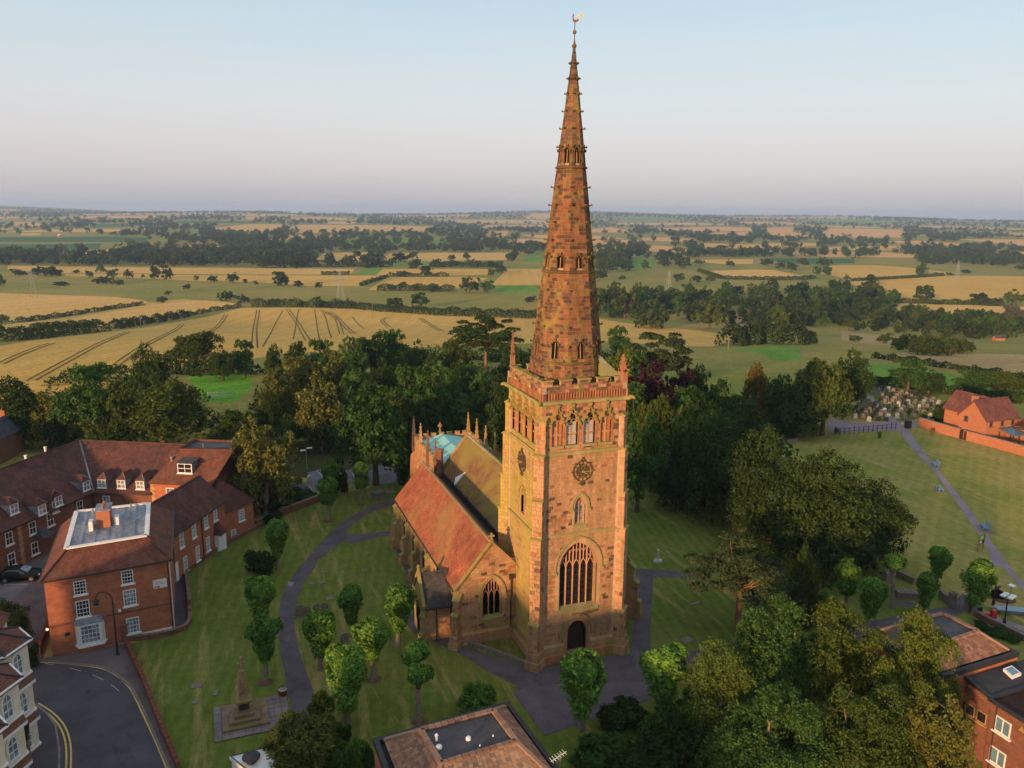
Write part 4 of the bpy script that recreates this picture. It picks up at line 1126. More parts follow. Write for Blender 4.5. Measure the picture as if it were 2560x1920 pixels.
# parapet: arcaded band, wall, merlons, gargoyles, pinnacles
PZ = 24.38
def parapet(mp, key, colf):
    ashlar(key, mp, PZ+.62, 25.55, lambda z: (-.12, 8.12), (), .31, (.4,.8), colf, mortar, back=.38)
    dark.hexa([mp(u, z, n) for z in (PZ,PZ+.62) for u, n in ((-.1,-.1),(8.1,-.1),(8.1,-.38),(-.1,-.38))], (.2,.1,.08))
    for i in range(33):
        u = -.1+8.2*i/32
        b = MB(); b.hexa([mp(u+dx, z, n) for z in (PZ,PZ+.62) for dx, n in ((-.055,.02),(.055,.02),(.055,-.11),(-.055,-.11))], rnd.choice(REDS)); b.build('baluster', 'stone', church)
    ms = [(.15,1.0),(1.75,2.75),(3.45,4.5),(5.2,6.2),(6.95,7.7)]
    for a, b_ in ms:
        ashlar(key, mp, 25.55, 26.02, lambda z: (a, b_), (), .24, (.3,.6), colf, mortar, back=.38)
        c = MB(); c.hexa([mp(u, z, n) for z, e in ((26.02,.06),(26.14,.06)) for u, n in ((a-.06,.07),(b_+.06,.07),(b_+.06,-.45),(a-.06,-.45))], OLIVE[0]); c.build('merlon_coping', 'stone_trim', church)
    for (a, b_) in zip([x[1] for x in ms[:-1]], [x[0] for x in ms[1:]]):
        c = MB(); c.hexa([mp(u, z, n) for z in (25.55,25.65) for u, n in ((a+.065,.05),(b_-.065,.05),(b_-.065,-.43),(a+.065,-.43))], OLIVE[1]); c.build('crenel_coping', 'stone_trim', church)
parapet(MW, 'par_w', west_col); parapet(MN, 'par_n', north_col); parapet(ME, 'par_e', west_col); parapet(MS, 'par_s', west_col)
rf = MB(); rf.box(.36,7.64,.36,7.64,24.0,24.9); rf.build('tower_roof', 'lead', church)
for (x, y, dx, dy) in ((-.15,-.15,-.3,-.3),(8.15,-.15,.38,-.28),(-.15,8.15,-.4,.25)):
    g = MB(); a = Vector((x,y,24.15)); b = a+Vector((dx,dy,.08)); g.tube([a, a.lerp(b,.5)+Vector((0,0,.1)), b, b+Vector((dx*.15,dy*.15,-.1))], [.20,.17,.14,.07], 6, OLIVE[0]); g.build('gargoyle', 'stone_trim', church)
def pinnacle(x, y, z0, z1, w, col, mat='stone', parent=None):
    p = MB(); zm = z0+(z1-z0)*.42
    p.box(x-w/2,x+w/2,y-w/2,y+w/2,z0,zm,col)
    for s in ((1,0),(-1,0),(0,1),(0,-1)):
        p.hexa([(x+s[0]*w*.5+dx*w*.3*abs(s[1])+dx*w*.06*abs(s[0]), y+s[1]*w*.5+dx*w*.3*abs(s[0])+dx*w*.06*abs(s[1]), z) for z in (zm-.3,) for dx in (-1,1)]*2+[(x+s[0]*w*.5, y+s[1]*w*.5, zm+.18)]*4 if False else [(x-w*.56,y-w*.56,zm-.12),(x+w*.56,y-w*.56,zm-.12),(x+w*.56,y+w*.56,zm-.12),(x-w*.56,y+w*.56,zm-.12),(x-w*.56,y-w*.56,zm-.02),(x+w*.56,y-w*.56,zm-.02),(x+w*.56,y+w*.56,zm-.02),(x-w*.56,y+w*.56,zm-.02)] if s == (1,0) else [(x+s[0]*w*.5+(-.25*w if k in (0,3) else .25*w)*abs(s[1]), y+s[1]*w*.5+(-.25*w if k in (0,3) else .25*w)*abs(s[0]), zm if k < 4 else zm+.25) for k in range(8)], col)
    t = [w*.42, w*.10]; n = 4
    p.lathe((x,y,0), [(w*.5*1.2,zm),(w*.12,z1-.22)], 4, col, math.pi/4)
    for k in range(4):
        f = (k+.5)/4; r = w*.6*(1-f)+w*.13*f; z = zm+(z1-.22-zm)*f
        for a in range(4):
            an = math.pi/4+a*math.pi/2; c = (x+math.cos(an)*r*1.05, y+math.sin(an)*r*1.05)
            p.box(c[0]-.05*w/.4, c[0]+.05*w/.4, c[1]-.05*w/.4, c[1]+.05*w/.4, z-.05, z+.06, col)
    p.lathe((x,y,z1-.24), [(w*.1,0),(w*.26,.08),(w*.1,.15),(w*.16,.19),(.02,.26)], 6, col)
    return p.build('pinnacle', mat, parent or church)
pinnacle(7.72,.28,25.4,28.0,.62,(.38,.165,.085)); pinnacle(.25,7.75,25.4,29.4,.36,(.30,.16,.10)); pinnacle(7.75,7.75,25.4,28.4,.4,(.34,.17,.1))
tc = MB(); 
for i in range(4):
    f0, f1 = i/4, (i+1)/4
    tc.add([(5.9+.0*f0,.45,26.05),(7.6,.45,26.05),(7.6,2.9,26.05),(5.9,2.9,26.05),(6.1,2.2,27.9)],[(0,1,4),(1,2,4),(2,3,4),(3,0,4)],(.33,.28,.22)) if i == 0 else None
tc.build('stair_cap', 'stone_trim', church)
# spire
SPT = (.14,.092,.05)
SR0, SZ0, SZ1 = 3.22, 24.9, 54.1
def spr(z): return SR0*(SZ1-z)/(SZ1-SZ0)                     # flat-to-centre distance
def facet(k):
    a = math.pi+math.pi/4*k; d = Vector((math.cos(a), math.sin(a), 0)); s = Vector((-d.y, d.x, 0)); tl = SR0/(SZ1-SZ0)
    nn = (d+Vector((0,0,tl))).normalized()
    return lambda u, z, n: Vector((4,4,0))+d*spr(z)+s*u+Vector((0,0,z))+nn*n
def spire_col(u, z):
    if z > 50.5: return pick(([(.075,.048,.036),(.095,.06,.042)],5),([(.14,.09,.05)],.6))
    if z > 45: return pick(([(.12,.075,.05),(.15,.085,.055)],4),([(.20,.135,.055)],2.5),([(.24,.10,.055)],1.8))
    return pick(([(.19,.125,.05),(.175,.108,.046)],1.8),([(.225,.108,.05),(.24,.12,.052),(.21,.092,.045)],4.4),([(.205,.088,.046),(.18,.075,.042)],2.2),([(.095,.058,.04),(.115,.066,.043),(.078,.05,.038)],3.4))
T8 = math.tan(math.pi/8)
tiers = [(27.6,28.75,29.05,.27),(35.3,36.05,36.3,.27),(44.0,44.95,45.2,.2)]
for k in range(8):
    mp = facet(k); hs = []
    for (a, b, c, w) in tiers: hs.append(arch_hole(0, w, a, b, c))
    ashlar('spire%d' % k, mp, SZ0, 53.3, lambda z: (-spr(z)*T8, spr(z)*T8), hs, .30, (.34,.64), spire_col, mortar, back=.12)
    for (a, b, c, w) in tiers:
        f = MB(); ring(f, mp, arch_pts(0,w,a,b,c,5), arch_pts(0,w+.07,a,b,c+.09,5), .07, -.1, SPT)
        strip(f, mp, [(0,a),(0,c-.1)], .07, .02, -.1, LIGHT[1])
        gp = [(-w-.08,b+.05),(0,c+.17),(w+.08,b+.05)]; strip(f, mp, gp, .08, .12, -.02, SPT)
        for (x, z) in gp: f.hexa([mp(x+dx,z+dz,n) for dz in (-.1,.12) for dx, n in ((-.08,.2),(.08,.2),(.08,0),(-.08,0))], SPT)
        o = f.build('lucarne', 'stone_dark', church)
        g = MB(); P = arch_pts(0,w,a,b,c,5); g.add([mp(x,z,-.085) for x, z in P],[tuple(range(len(P)))]); g.build('opening', 'dark_void', o)
mortar.lathe((4,4,0), [(SR0/math.cos(math.pi/8)*.93, SZ0), (.03, 53.0)], 8, (1,1,1), math.pi/8)
for z in (27.2,34.9,43.6):
    r = spr(z)/math.cos(math.pi/8); b = MB(); b.lathe((4,4,z), [(r*.97,-.1),(r+.12,-.02),(r+.12,.08),(r*.96,.2)], 8, SPT, math.pi/8); b.build('spire_band', 'stone_dark', church)
ck = MB(); ck.box(-.05,.16,-.075,.075,-.06,.05,SPT); ck.box(.13,.28,-.10,.10,-.04,.12,SPT); ckm = ck.mesh('crocket', 'stone_dark')
for z in (28.7,30.3,31.9,33.4,36.2,37.6,39.1,40.5,42.0,45.3,46.8,48.2,49.6,50.8,52.0):
    for k in range(8):
        a = math.pi/8+math.pi/4*k; r = spr(z)/math.cos(math.pi/8); s = .62+.38*min(1, spr(z)/1.2)
        obj('crocket', ckm, church, (4+math.cos(a)*r, 4+math.sin(a)*r, z), a, s)
ap = MB(); ap.lathe((4,4,0), [(.10,53.2),(.2,53.3),(.22,53.42),(.10,53.55),(.05,53.9)], 8, DARK[0]); ap.build('cap_stone', 'stone_dark', church)
# clocks
def clock(mp, cx, cz, r):
    c = MB()
    def circ(rr, t, f, b, col, n=32):
        A = [(cx+(rr-t/2)*math.cos(q), cz+(rr-t/2)*math.sin(q)) for q in np.linspace(0, 2*math.pi, n+1)]
        B = [(cx+(rr+t/2)*math.cos(q), cz+(rr+t/2)*math.sin(q)) for q in np.linspace(0, 2*math.pi, n+1)]
        ring(c, mp, A, B, f, b, col)
    circ(r*.97, .055, .13, .0, (1,1,1)); circ(r*.62, .05, .12, .0, (1,1,1))
    for i in range(12):
        q = math.pi/6*i; 
        strip(c, mp, [(cx+r*.68*math.cos(q), cz+r*.68*math.sin(q)), (cx+r*.92*math.cos(q), cz+r*.92*math.sin(q))], .04, .11, .05, (1,1,1))
    for i in range(6):
        q = math.pi/3*i; x, z = cx+r*.34*math.cos(q), cz+r*.34*math.sin(q)
        A = [(x+r*.13*math.cos(t), z+r*.13*math.sin(t)) for t in np.linspace(0, 2*math.pi, 11)]; B = [(x+r*.18*math.cos(t), z+r*.18*math.sin(t)) for t in np.linspace(0, 2*math.pi, 11)]
        ring(c, mp, A, B, .13, .02, (1,1,1))
    for (x, z, s) in ((0,r*1.12,.10),(-.15,r*1.04,.06),(.15,r*1.04,.06),(0,r*1.3,.06),(0,-r*1.12,.13),(-.17,-r*1.2,.08),(.17,-r*1.2,.08),(0,-r*1.34,.08),(-r*1.06,0,.05),(r*1.06,0,.05),(-r*.77,r*.77,.05),(r*.77,r*.77,.05)):
        c.hexa([mp(cx+x+dx*s, cz+z+dz*s, n) for dz in (-1,1) for dx, n in ((-1,.15),(1,.15),(1,0),(-1,0))], (1,1,1))
    o = c.build('clock', 'clock_iron', church)
    d = MB(); P = [(cx+r*.60*math.cos(q), cz+r*.60*math.sin(q)) for q in np.linspace(0, 2*math.pi, 25)[:-1]]; d.add([mp(x, z, .035) for x, z in P], [tuple(range(24))], (.24,.15,.095)); d.build('dial', 'stone_dark', o)
    h = MB(); strip(h, mp, [(cx-r*.08, cz), (cx+r*.98, cz)], .065, .24, .21, (1,1,1)); strip(h, mp, [(cx, cz), (cx+r*.48, cz-r*.30)], .075, .21, .18, (1,1,1))
    h.hexa([mp(cx+dx*.09, cz+dz*.09, n) for dz in (-1,1) for dx, n in ((-1,.25),(1,.25),(1,.1),(-1,.1))], (1,1,1)); h.build('hands', 'gold', o)
clock(MW, 3.95, 17.9, .93); clock(MN, 4.2, 17.9, .93)
# nave, aisles, chancel --------------------------------------------------------------
WALLC = lambda u, z: pick((LIGHT,14),(DARK,1.4),(REDS,.8),(OLIVE,1.0))
NC = lambda u, z: pick((NORTH,6),(LIGHT,3),(OLIVE,2))
AY0, AY1, AX0, AXR, AE, AR = 5.6, 31.6, -5.75, -2.46, 5.85, 9.85
MG = lambda u, z, n: Vector((u, AY0-n, z))
def gl(z):
    if z < AE: return (AX0, -.02)
    t = (z-AE)/(AR-AE); return (AX0+(AXR-AX0)*t, min(-.02, .0 if z < 8 else 0.0+(AXR)*(z-7.2)/(AR-7.2)) )
ashlar('aisle_w', MG, 0, 9.7, gl, [arch_hole(-2.35,1.0,2.35,4.6,6.3)], .3, (.4,.8), WALLC, mortar, back=.35)
pointed_window(MG, church, -2.35, 1.0, 2.35, 4.6, 6.3, .24, 3, .34, label='three-light west window of the side aisle')
MNA = lambda u, z, n: Vector((AX0-n, u, z))
awin = [13.6, 18.2, 22.8, 27.4]
ashlar('aisle_n', MNA, 0, AE-.05, lambda z: (AY0+.02, AY1), [arch_hole(6.55,.34,2.5,4.0,4.7)]+[arch_hole(y,.8,2.0,3.9,4.95) for y in awin]+[lambda z: (8.6,10.2) if z < 2.8 else None], .3, (.45,.85), NC, mortar, back=.35)
for y in awin: pointed_window(MNA, church, y, .8, 2.0, 3.9, 4.95, .2, 2, .3, upper=False)
pointed_window(MNA, church, 6.55, .34, 2.5, 4.0, 4.7, .15, 1, .25, upper=False, hood=False)
for y in (11.5,15.9,20.5,25.1,29.7):
    buttress(AX0, y, (-1,0), .55, [(0,1.0,1.1),(1.0,3.0,.8),(3.0,4.5,.45)], NC, 'aisle_b')
buttress(AX0+.1, AY0+.1, (-1,-1), .65, [(0,1.0,1.0),(1.0,3.2,.8),(3.2,4.6,.5)], BC, 'aisle_b')
buttress(AX0+.1, AY1-.1, (-1,1), .65, [(0,1.0,1.0),(1.0,3.2,.8),(3.2,4.6,.5)], NC, 'aisle_b')
mortar.box(AX0+.36,-.3,AY0+.37,AY1-.3,0,5.6)
bl = MB()
for a, b in ((AX0-.32, -.3),): bl.hexa([(a,AY0-.22,0),(b,AY0-.22,0),(b,AY0+.05,0),(a,AY0+.05,0),(a,AY0-.22,1.0),(b,AY0-.22,1.0),(b,AY0+.05,1.25),(a,AY0+.05,1.25)], LIGHT[3])
bl.build('plinth','stone',church); bl = MB()
bl.hexa([(AX0-.25,AY0+.3,0),(AX0+.05,AY0+.3,0),(AX0+.05,AY1,0),(AX0-.25,AY1,0),(AX0-.25,AY0+.3,.9),(AX0+.05,AY0+.3,1.15),(AX0+.05,AY1,1.15),(AX0-.25,AY1,.9)], NORTH[2])
bl.build('plinth', 'stone', church)
def roof(name, poly, mat, thick=.16):
    P = [Vector(p) for p in poly]; n = (P[1]-P[0]).cross(P[2]-P[0]).normalized()
    if n.z < 0: P.reverse(); n = -n
    m_ = MB(); m_.slab(P, -n*thick); return m_.build(name, mat, church)
roof('aisle_roof', [(AX0-.28,AY0+.12,AE-.32),(AXR,AY0+.12,AR),(AXR,AY1+.1,AR),(AX0-.28,AY1+.1,AE-.32)], 'tile_church')
roof('aisle_roof', [(AXR,AY0+.12,AR-.003),(0,AY0+.12,7.35),(0,AY1+.1,7.35),(AXR,AY1+.1,AR-.003)], 'tile_church')
cp = MB(); cp.bar((AX0-.35,AY0-.02,AE-.25),(AXR,AY0-.02,AR+.12),.34,.18,OLIVE[2]); cp.bar((-.05,AY0-.02,7.45),(AXR,AY0-.02,AR+.12),.34,.18,LIGHT[0]); cp.bar((AXR,AY0+.2,AR+.06),(AXR,AY1,AR+.06),.22,.14,(.4,.25,.18)); cp.build('coping', 'stone_trim', church)
fx = MB(); fx.box(AXR-.14,AXR+.14,AY0-.12,AY0+.12,AR,AR+.35,OLIVE[0]); fx.box(AXR-.08,AXR+.08,AY0-.07,AY0+.07,AR+.35,AR+1.0,OLIVE[0]); fx.box(AXR-.28,AXR+.28,AY0-.065,AY0+.065,AR+.6,AR+.77,OLIVE[0]); fx.build('finial_cross', 'stone_trim', church)
gt = MB(); gt.bar((AX0-.33,AY0+.2,AE-.42),(AX0-.33,AY1,AE-.42),.13,.12); gt.build('gutter', 'dark_pipe', church)
for (x, y, z) in ((AX0-.12,16.6,5.4),(AX0-.12,12.4,5.4),(AX0-.12,26,5.4)):
    p = MB(); p.tube([(x,y,0),(x,y,z)],.06,6); p.box(x-.13,x+.13,y-.13,y+.13,z-.15,z+.15); p.build('downpipe','dark_pipe',church)
p = MB(); p.tube([(-.5,AY0-.12,.2),(-.5,AY0-.12,6.1)],.065,6); p.box(-.68,-.32,AY0-.28,AY0+.02,6.0,6.45); p.build('downpipe','dark_pipe',church)
# porch
PX0, PX1, PY0, PY1, PE, PR = -8.6, AX0, 7.3, 10.9, 3.75, 6.2
pm = (PY0+PY1)/2
MPN = lambda u, z, n: Vector((PX0-n, u, z)); MPW = lambda u, z, n: Vector((u, PY0-n, z)); MPE = lambda u, z, n: Vector((u, PY1+n, z))
def pg(z):
    if z < PE: return (PY0, PY1)
    t = (z-PE)/(PR-PE); return (PY0+(pm-PY0)*t, PY1+(pm-PY1)*t)
ashlar('porch', MPN, 0, 6.0, pg, [arch_hole(pm,.85,0,2.2,3.5)], .3, (.4,.7), NC, mortar, back=.3)
ashlar('porch_w', MPW, 0, PE, lambda z: (PX0, PX1), (), .3, (.4,.8), WALLC, mortar, back=.3)
ashlar('porch', MPE, 0, PE, lambda z: (PX0, PX1), (), .3, (.4,.8), NC, mortar, back=.3)
pr_ = MB(); ring(pr_, MPN, arch_pts(pm,.85,0,2.2,3.5), arch_pts(pm,1.1,0,2.2,3.8), .05, -.3, NORTH[0]); po = pr_.build('porch_arch', 'stone_north', church)
q = MB(); P = arch_pts(pm,.85,0,2.2,3.5); q.add([MPN(x,z,-.45) for x,z in P],[tuple(range(len(P)))]); q.build('porch_door','door_wood',po)
roof('porch_roof', [(PX0+.15,PY0-.3,PE-.28),(PX0+.15,pm,PR),(PX1+.02,pm,PR),(PX1+.02,PY0-.3,PE-.28)], 'slate')
roof('porch_roof', [(PX0+.15,pm,PR-.003),(PX0+.15,PY1+.3,PE-.28),(PX1+.02,PY1+.3,PE-.28),(PX1+.02,pm,PR-.003)], 'slate')
cp = MB(); cp.bar((PX0,PY0-.25,PE-.1),(PX0,pm,PR+.15),.32,.2,OLIVE[2]); cp.bar((PX0,PY1+.25,PE-.1),(PX0,pm,PR+.15),.32,.2,NORTH[0])
cp.box(PX0-.1,PX0+.1,pm-.1,pm+.1,PR+.1,PR+.85,OLIVE[0]); cp.box(PX0-.07,PX0+.07,pm-.26,pm+.26,PR+.45,PR+.6,OLIVE[0]); cp.build('coping', 'stone_trim', church)
buttress(PX0+.1,PY0+.1,(-1,-1),.5,[(0,.9,.6),(.9,2.6,.4)],NC,'aisle_b')
for x in (-7.35,-5.95):
    p = MB(); p.tube([(x,PY0-.1,0),(x,PY0-.1,PE-.3)],.05,6); p.build('downpipe','dark_pipe',church)
g_ = MB(); g_.bar((PX0+.1,PY0-.36,PE-.36),(PX1,PY0-.36,PE-.36),.12,.11); g_.build('gutter','dark_pipe',church)
# nave roof, valley, south aisle
NR, NE_, NY1 = 12.15, 7.9, 34.0
roof('nave_roof', [(.55,8.0,NE_),(4,8.0,NR),(4,NY1,NR),(.55,NY1,NE_)], 'tile_nave')
roof('nave_roof', [(4,8.0,NR-.003),(7.6,8.0,NE_-.1),(7.6,NY1,NE_-.1),(4,NY1,NR-.003)], 'tile_nave')
cp = MB(); cp.bar((4,8.0,NR+.04),(4,NY1,NR+.04),.26,.16,(.5,.38,.3)); cp.bar((.55,NY1,NE_+.1),(4,NY1,NR+.1),.3,.25,LIGHT[0]); cp.bar((7.5,NY1,NE_+.1),(4,NY1,NR+.1),.3,.25,LIGHT[0]); cp.build('coping','stone_trim',church)
vw = MB(); vw.box(.4,7.4,8.0,NY1-.05,0,7.75); vw.box(.0,.42,5.9,NY1,6.6,7.2); vw.build('valley_gutter','felt_black',church)
gb = MB(); gb.add([(.55,NY1-.02,NE_-.2),(7.5,NY1-.02,NE_-.2),(4,NY1-.02,NR-.05),(.55,NY1+.3,NE_-.2),(7.5,NY1+.3,NE_-.2),(4,NY1+.3,NR-.05)],[(0,1,2),(5,4,3),(0,3,4,1),(1,4,5,2),(2,5,3,0)],LIGHT[0]); gb.build('nave_gable','stone',church)
vp = MB()
for y in (10.5,15.5,22.5): vp.tube([(.42,y,7.2),(.42,y,8.3)],.05,6)
vp.bar((.46,8.2,7.93),(.46,NY1-.5,7.93),.14,.1); vp.build('gutter','dark_pipe',church)
# lead cricket on the nave slope
def on_nave(x, y, k):
    X, Y_ = px(x, y, k); d = ray(X, Y_); n = np.array([-(NR-NE_), 0, 3.45]); q0 = np.array([4, 10, NR]); t = ((q0-CAM)@n)/(d@n); return Vector(CAM+d*t)
lc = MB(); a, b, c_ = on_nave(545,665,'D'), on_nave(557,612,'D'), on_nave(625,556,'D'); up = Vector((-.1,0,.22))
lc.add([a, b, c_, a+up, b+up*1.4, c_+up*.15],[(0,1,4,3),(1,2,5,4),(3,4,5),(0,3,5,2)]); lc.build('lead_flashing','paint_white',church)
sa = MB(); sa.box(8.0,12.3,AY0,AY1,0,5.6,LIGHT[3]); sa.add([(8,AY0,5.6),(12.3,AY0,5.6),(10.2,AY0,9.3),(8,AY1,5.6),(12.3,AY1,5.6),(10.2,AY1,9.3)],[(0,1,2),(5,4,3)],LIGHT[2]); sa.build('south_aisle','stone',church)
roof('aisle_roof',[(12.6,AY0,5.35),(10.2,AY0,9.45),(10.2,AY1,9.45),(12.6,AY1,5.35)],'tile_church'); roof('aisle_roof',[(10.2,AY0,9.447),(8.0,AY0,7.35),(8.0,AY1,7.35),(10.2,AY1,9.447)],'tile_church')
buttress(12.25,AY0+.1,(1,-1),.65,[(0,1.6,1.3),(1.6,3.6,1.0),(3.6,5.2,.6)],BC,'aisle_b')
# chancel with copper roof and pinnacles
C0, C1, CY0, CY1, CT = -.1, 7.7, 34.3, 46.0, 8.5
MCN = lambda u, z, n: Vector((C0-n, u, z)); MCW = lambda u, z, n: Vector((u, CY0-n, z))
ashlar('chancel', MCN, 0, CT, lambda z: (CY0, CY1), [arch_hole(y,.9,3.0,5.2,6.6) for y in (37.2,41.2)], .32, (.5,.9), BC, mortar, back=.35)
for y in (37.2,41.2): pointed_window(MCN, church, y, .9, 3.0, 5.2, 6.6, .22, 3, .3, upper=False)
cw = MB(); cw.box(C0+.36,C1,CY0+.2,CY1,0,CT-.3,LIGHT[0]); cw.box(C0+.36,C1,CY1,CY1+.35,0,CT,LIGHT[1]); cw.box(C1,C1+.35,CY0,CY1+.35,0,CT+.1,LIGHT[1]); cw.build('chancel_wall','stone',church)
cr_ = MB(); xm = (C0+C1)/2
nb = 16
for i in range(nb):
    ya = CY0+.2+(CY1-CY0-.4)*i/nb; yb = CY0+.2+(CY1-CY0-.4)*(i+1)/nb-.05
    for (xa, za, xb, zb) in ((C0+.4,CT-.15,xm,CT+.75),(xm,CT+.75,C1-.05,CT-.15)):
        b = MB(); b.slab([(xa,ya,za),(xb,ya,zb),(xb,yb,zb),(xa,yb,za)],(0,0,-.08)); b.build('copper_sheet','copper',church)
cs = MB(); cs.slab([(C0+.36,CY0+.15,CT-.22),(xm,CY0+.15,CT+.68),(xm,CY1-.1,CT+.68),(C0+.36,CY1-.1,CT-.22)],(0,0,-.1)); cs.slab([(xm,CY0+.15,CT+.679),(C1,CY0+.15,CT-.22),(C1,CY1-.1,CT-.22),(xm,CY1-.1,CT+.679)],(0,0,-.1)); cs.build('chancel_roof','copper',church)
def battlement(a, b, z0, n, t=.32, key='chancel'):
    a, b = Vector(a), Vector(b); d = (b-a); L = d.length; d.normalize(); nn = Vector((-d.y,d.x,0))*t
    o = MB(); o.obox(a+Vector((0,0,z0)), d*L, nn, (0,0,.42), LIGHT[0]); o.build('parapet','stone',church)
    for i in range(n):
        s = L*(i+.2)/n; e = L*(i+.75)/n
        m_ = MB(); m_.obox(a+d*s+Vector((0,0,z0+.42)), d*(e-s), nn, (0,0,.34), LIGHT[2]); mo = m_.build('merlon','stone',church)
        c = MB(); c.obox(a+d*(s-.05)-nn*.12+Vector((0,0,z0+.76)), d*(e-s+.1), nn*1.24, (0,0,.1), OLIVE[0]); c.build('coping','stone_trim',mo)
battlement((C0+.3,CY0,0),(C0+.3,CY1,0),CT,8); battlement((C0,CY1+.35,0),(C1+.3,CY1+.35,0),CT,7,-.32); battlement((C1+.33,CY0,0),(C1+.33,CY1,0),CT,8)
fc = MB(); fc.lathe((xm,CY1+.5,CT+.8),[(.22,0),(.16,.4),(.10,.6),(.32,.85),(.36,1.0),(.14,1.2),(.05,1.5)],8,(.33,.2,.14)); fc.build('finial','stone_dark',church)
for y in (34.2,38.0,41.9,45.9):
    for x, k in ((C0-.05,0),(C1+.1,1)):
        pinnacle(x, y, CT-1.4, 12.1, .52, pick((LIGHT,2),(OLIVE,2),(DARK,1.5)))
    bb = MB(); bb.hexa([(C0-.75,y-.35,0),(C0,y-.35,0),(C0,y+.35,0),(C0-.75,y+.35,0),(C0-.5,y-.35,6.4),(C0,y-.35,7.1),(C0,y+.35,7.1),(C0-.5,y+.35,6.4)],LIGHT[1]); bb.build('buttress','stone',church)
ch = MB(); cc = at(830,845,'Y',10.9); ch.lathe((cc.x,cc.y,6.5),[(.55,0),(.55,1.4),(.42,1.6),(.40,3.9),(.50,4.05),(.50,4.3),(.4,4.4)],8,(1,1,1)); ch.build('chimney','brick_dark',church)
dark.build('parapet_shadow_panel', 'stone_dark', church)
mortar.build('mortar', 'mortar', church)['kind'] = 'stuff'
# the stones: those that show largest singly, the rest together
ws = sorted([s for s in STONES if s[3] in ('tower_w','par_w')], key=lambda s: -s[0])
single = set(id(s) for s in ws[:300]); rest = {}
for s in STONES:
    m_ = MB() if id(s) in single else rest.setdefault('stone_north' if s[3] in ('tower_n','butt_n','aisle_n','porch') else 'stone', MB())
    m_.add(s[1], STF, s[2])
    if id(s) in single: m_.build('stone', 'stone', church)
for k, m_ in rest.items():
    tag(m_.build('stonework', k, church), kind='stuff')
# weathercock
wc = thing('weathercock', 'gilded weathercock on a thin rod above the spire tip', 'weathercock', (4,4,53.9))
r_ = MB(); r_.tube([(0,0,-.1),(0,0,1.35)],.035,6); r_.build('rod','black_iron',wc)
b = MB(); b.lathe((0,0,.55),[(.02,-.17),(.12,-.12),(.17,0),(.12,.12),(.02,.17)],10); b.build('ball','cock_red',wc,True)
hu = Vector((HU[0],HU[1],0))
def flat(pts, t=.05):
    n = Vector((HV[0],HV[1],0))*t; m_ = MB(); m_.slab([hu*x+Vector((0,0,z))-n/2 for x, z in pts], n); return m_
flat([(-.18,1.42),(-.10,1.34),(.06,1.30),(.22,1.36),(.34,1.48),(.26,1.56),(.10,1.50),(-.04,1.50),(-.10,1.62),(-.10,1.78),(-.06,1.86),(-.12,1.96),(-.17,1.98),(-.16,1.86),(-.26,1.80),(-.19,1.76),(-.2,1.58)]).build('body','cock_red',wc)
flat([(.26,1.50),(.36,1.56),(.36,1.74),(.48,1.84),(.62,1.78),(.68,1.60),(.74,1.72),(.66,1.90),(.50,1.96),(.34,1.90),(.24,1.74)]).build('tail','gold',wc)

# ------------------------------------------------------------------ buildings
def V2(x, y, z=0.0): return Vector((x, y, z))
def wallmap(A, B):
    A, B = Vector((A[0],A[1],0)), Vector((B[0],B[1],0)); d = (B-A); L = d.length; d.normalize(); n_ = Vector((d.y,-d.x,0))
    return (lambda u, z, n: A+d*u+n_*n+Vector((0,0,z))), L
def onplane(x, y, k, axis, v):
    X, Y_ = px(x, y, k); d = ray(X, Y_); t = (v-CAM[axis])/d[axis]; return Vector(CAM+d*t)
def sash(parent, mp, u, z, w, h, nx=2, ny=4, frame='paint_white', glass='glass_dark', sill=True, name='window', bar=.035, border=.075):
    f = MB(); x0, x1, z1 = u-w/2, u+w/2, z+h
    for (a, b, c, d) in ((x0,x1,z,z+border),(x0,x1,z1-border,z1),(x0,x0+border,z+border,z1-border),(x1-border,x1,z+border,z1-border)):
        f.hexa([mp(p, q, n) for q in (c, d) for p, n in ((a,.07),(b,.07),(b,-.03),(a,-.03))])
    for i in range(1, nx):
        x = x0+w*i/nx; f.hexa([mp(p, q, n) for q in (z+border,z1-border) for p, n in ((x-bar/2,.05),(x+bar/2,.05),(x+bar/2,.0),(x-bar/2,.0))])
    for i in range(1, ny):
        zz = z+h*i/ny; t = bar*1.5 if i*2 == ny else bar
        f.hexa([mp(p, q, n) for q in (zz-t/2,zz+t/2) for p, n in ((x0+border,.055),(x1-border,.055),(x1-border,.0),(x0+border,.0))])
    o = f.build(name, frame, parent)
    g = MB(); g.add([mp(x0+.02,z+.02,.022),mp(x1-.02,z+.02,.022),mp(x1-.02,z1-.02,.022),mp(x0+.02,z1-.02,.022)],[(0,1,2,3)]); g.build('glass', glass, o)
    if sill:
        s = MB(); s.hexa([mp(p, q, n) for q in (z-.13,z-.003) for p, n in ((x0-.12,.17),(x1+.12,.17),(x1+.12,-.02),(x0-.12,-.02))]); s.build('sill', frame, o)
    return o
def walls(parent, pts, z0, z1, mat, name='wall'):
    m_ = MB(); n = len(pts)
    zt = z1 if isinstance(z1, (list, tuple)) else [z1]*n
    m_.add([V2(*p, z0) for p in pts]+[V2(*p, t) for p, t in zip(pts, zt)], [(i, (i+1) % n, n+(i+1) % n, n+i) for i in range(n)]+[tuple(range(n, 2*n))])
    return m_.build(name, mat, parent)
def rslab(parent, poly, mat, thick=.16, name='roof'):
    P = [Vector(p) for p in poly]; n = (P[1]-P[0]).cross(P[2]-P[0]).normalized()
    if n.z < 0: P.reverse(); n = -n
    m_ = MB(); m_.slab(P, -n*thick); return m_.build(name, mat, parent)
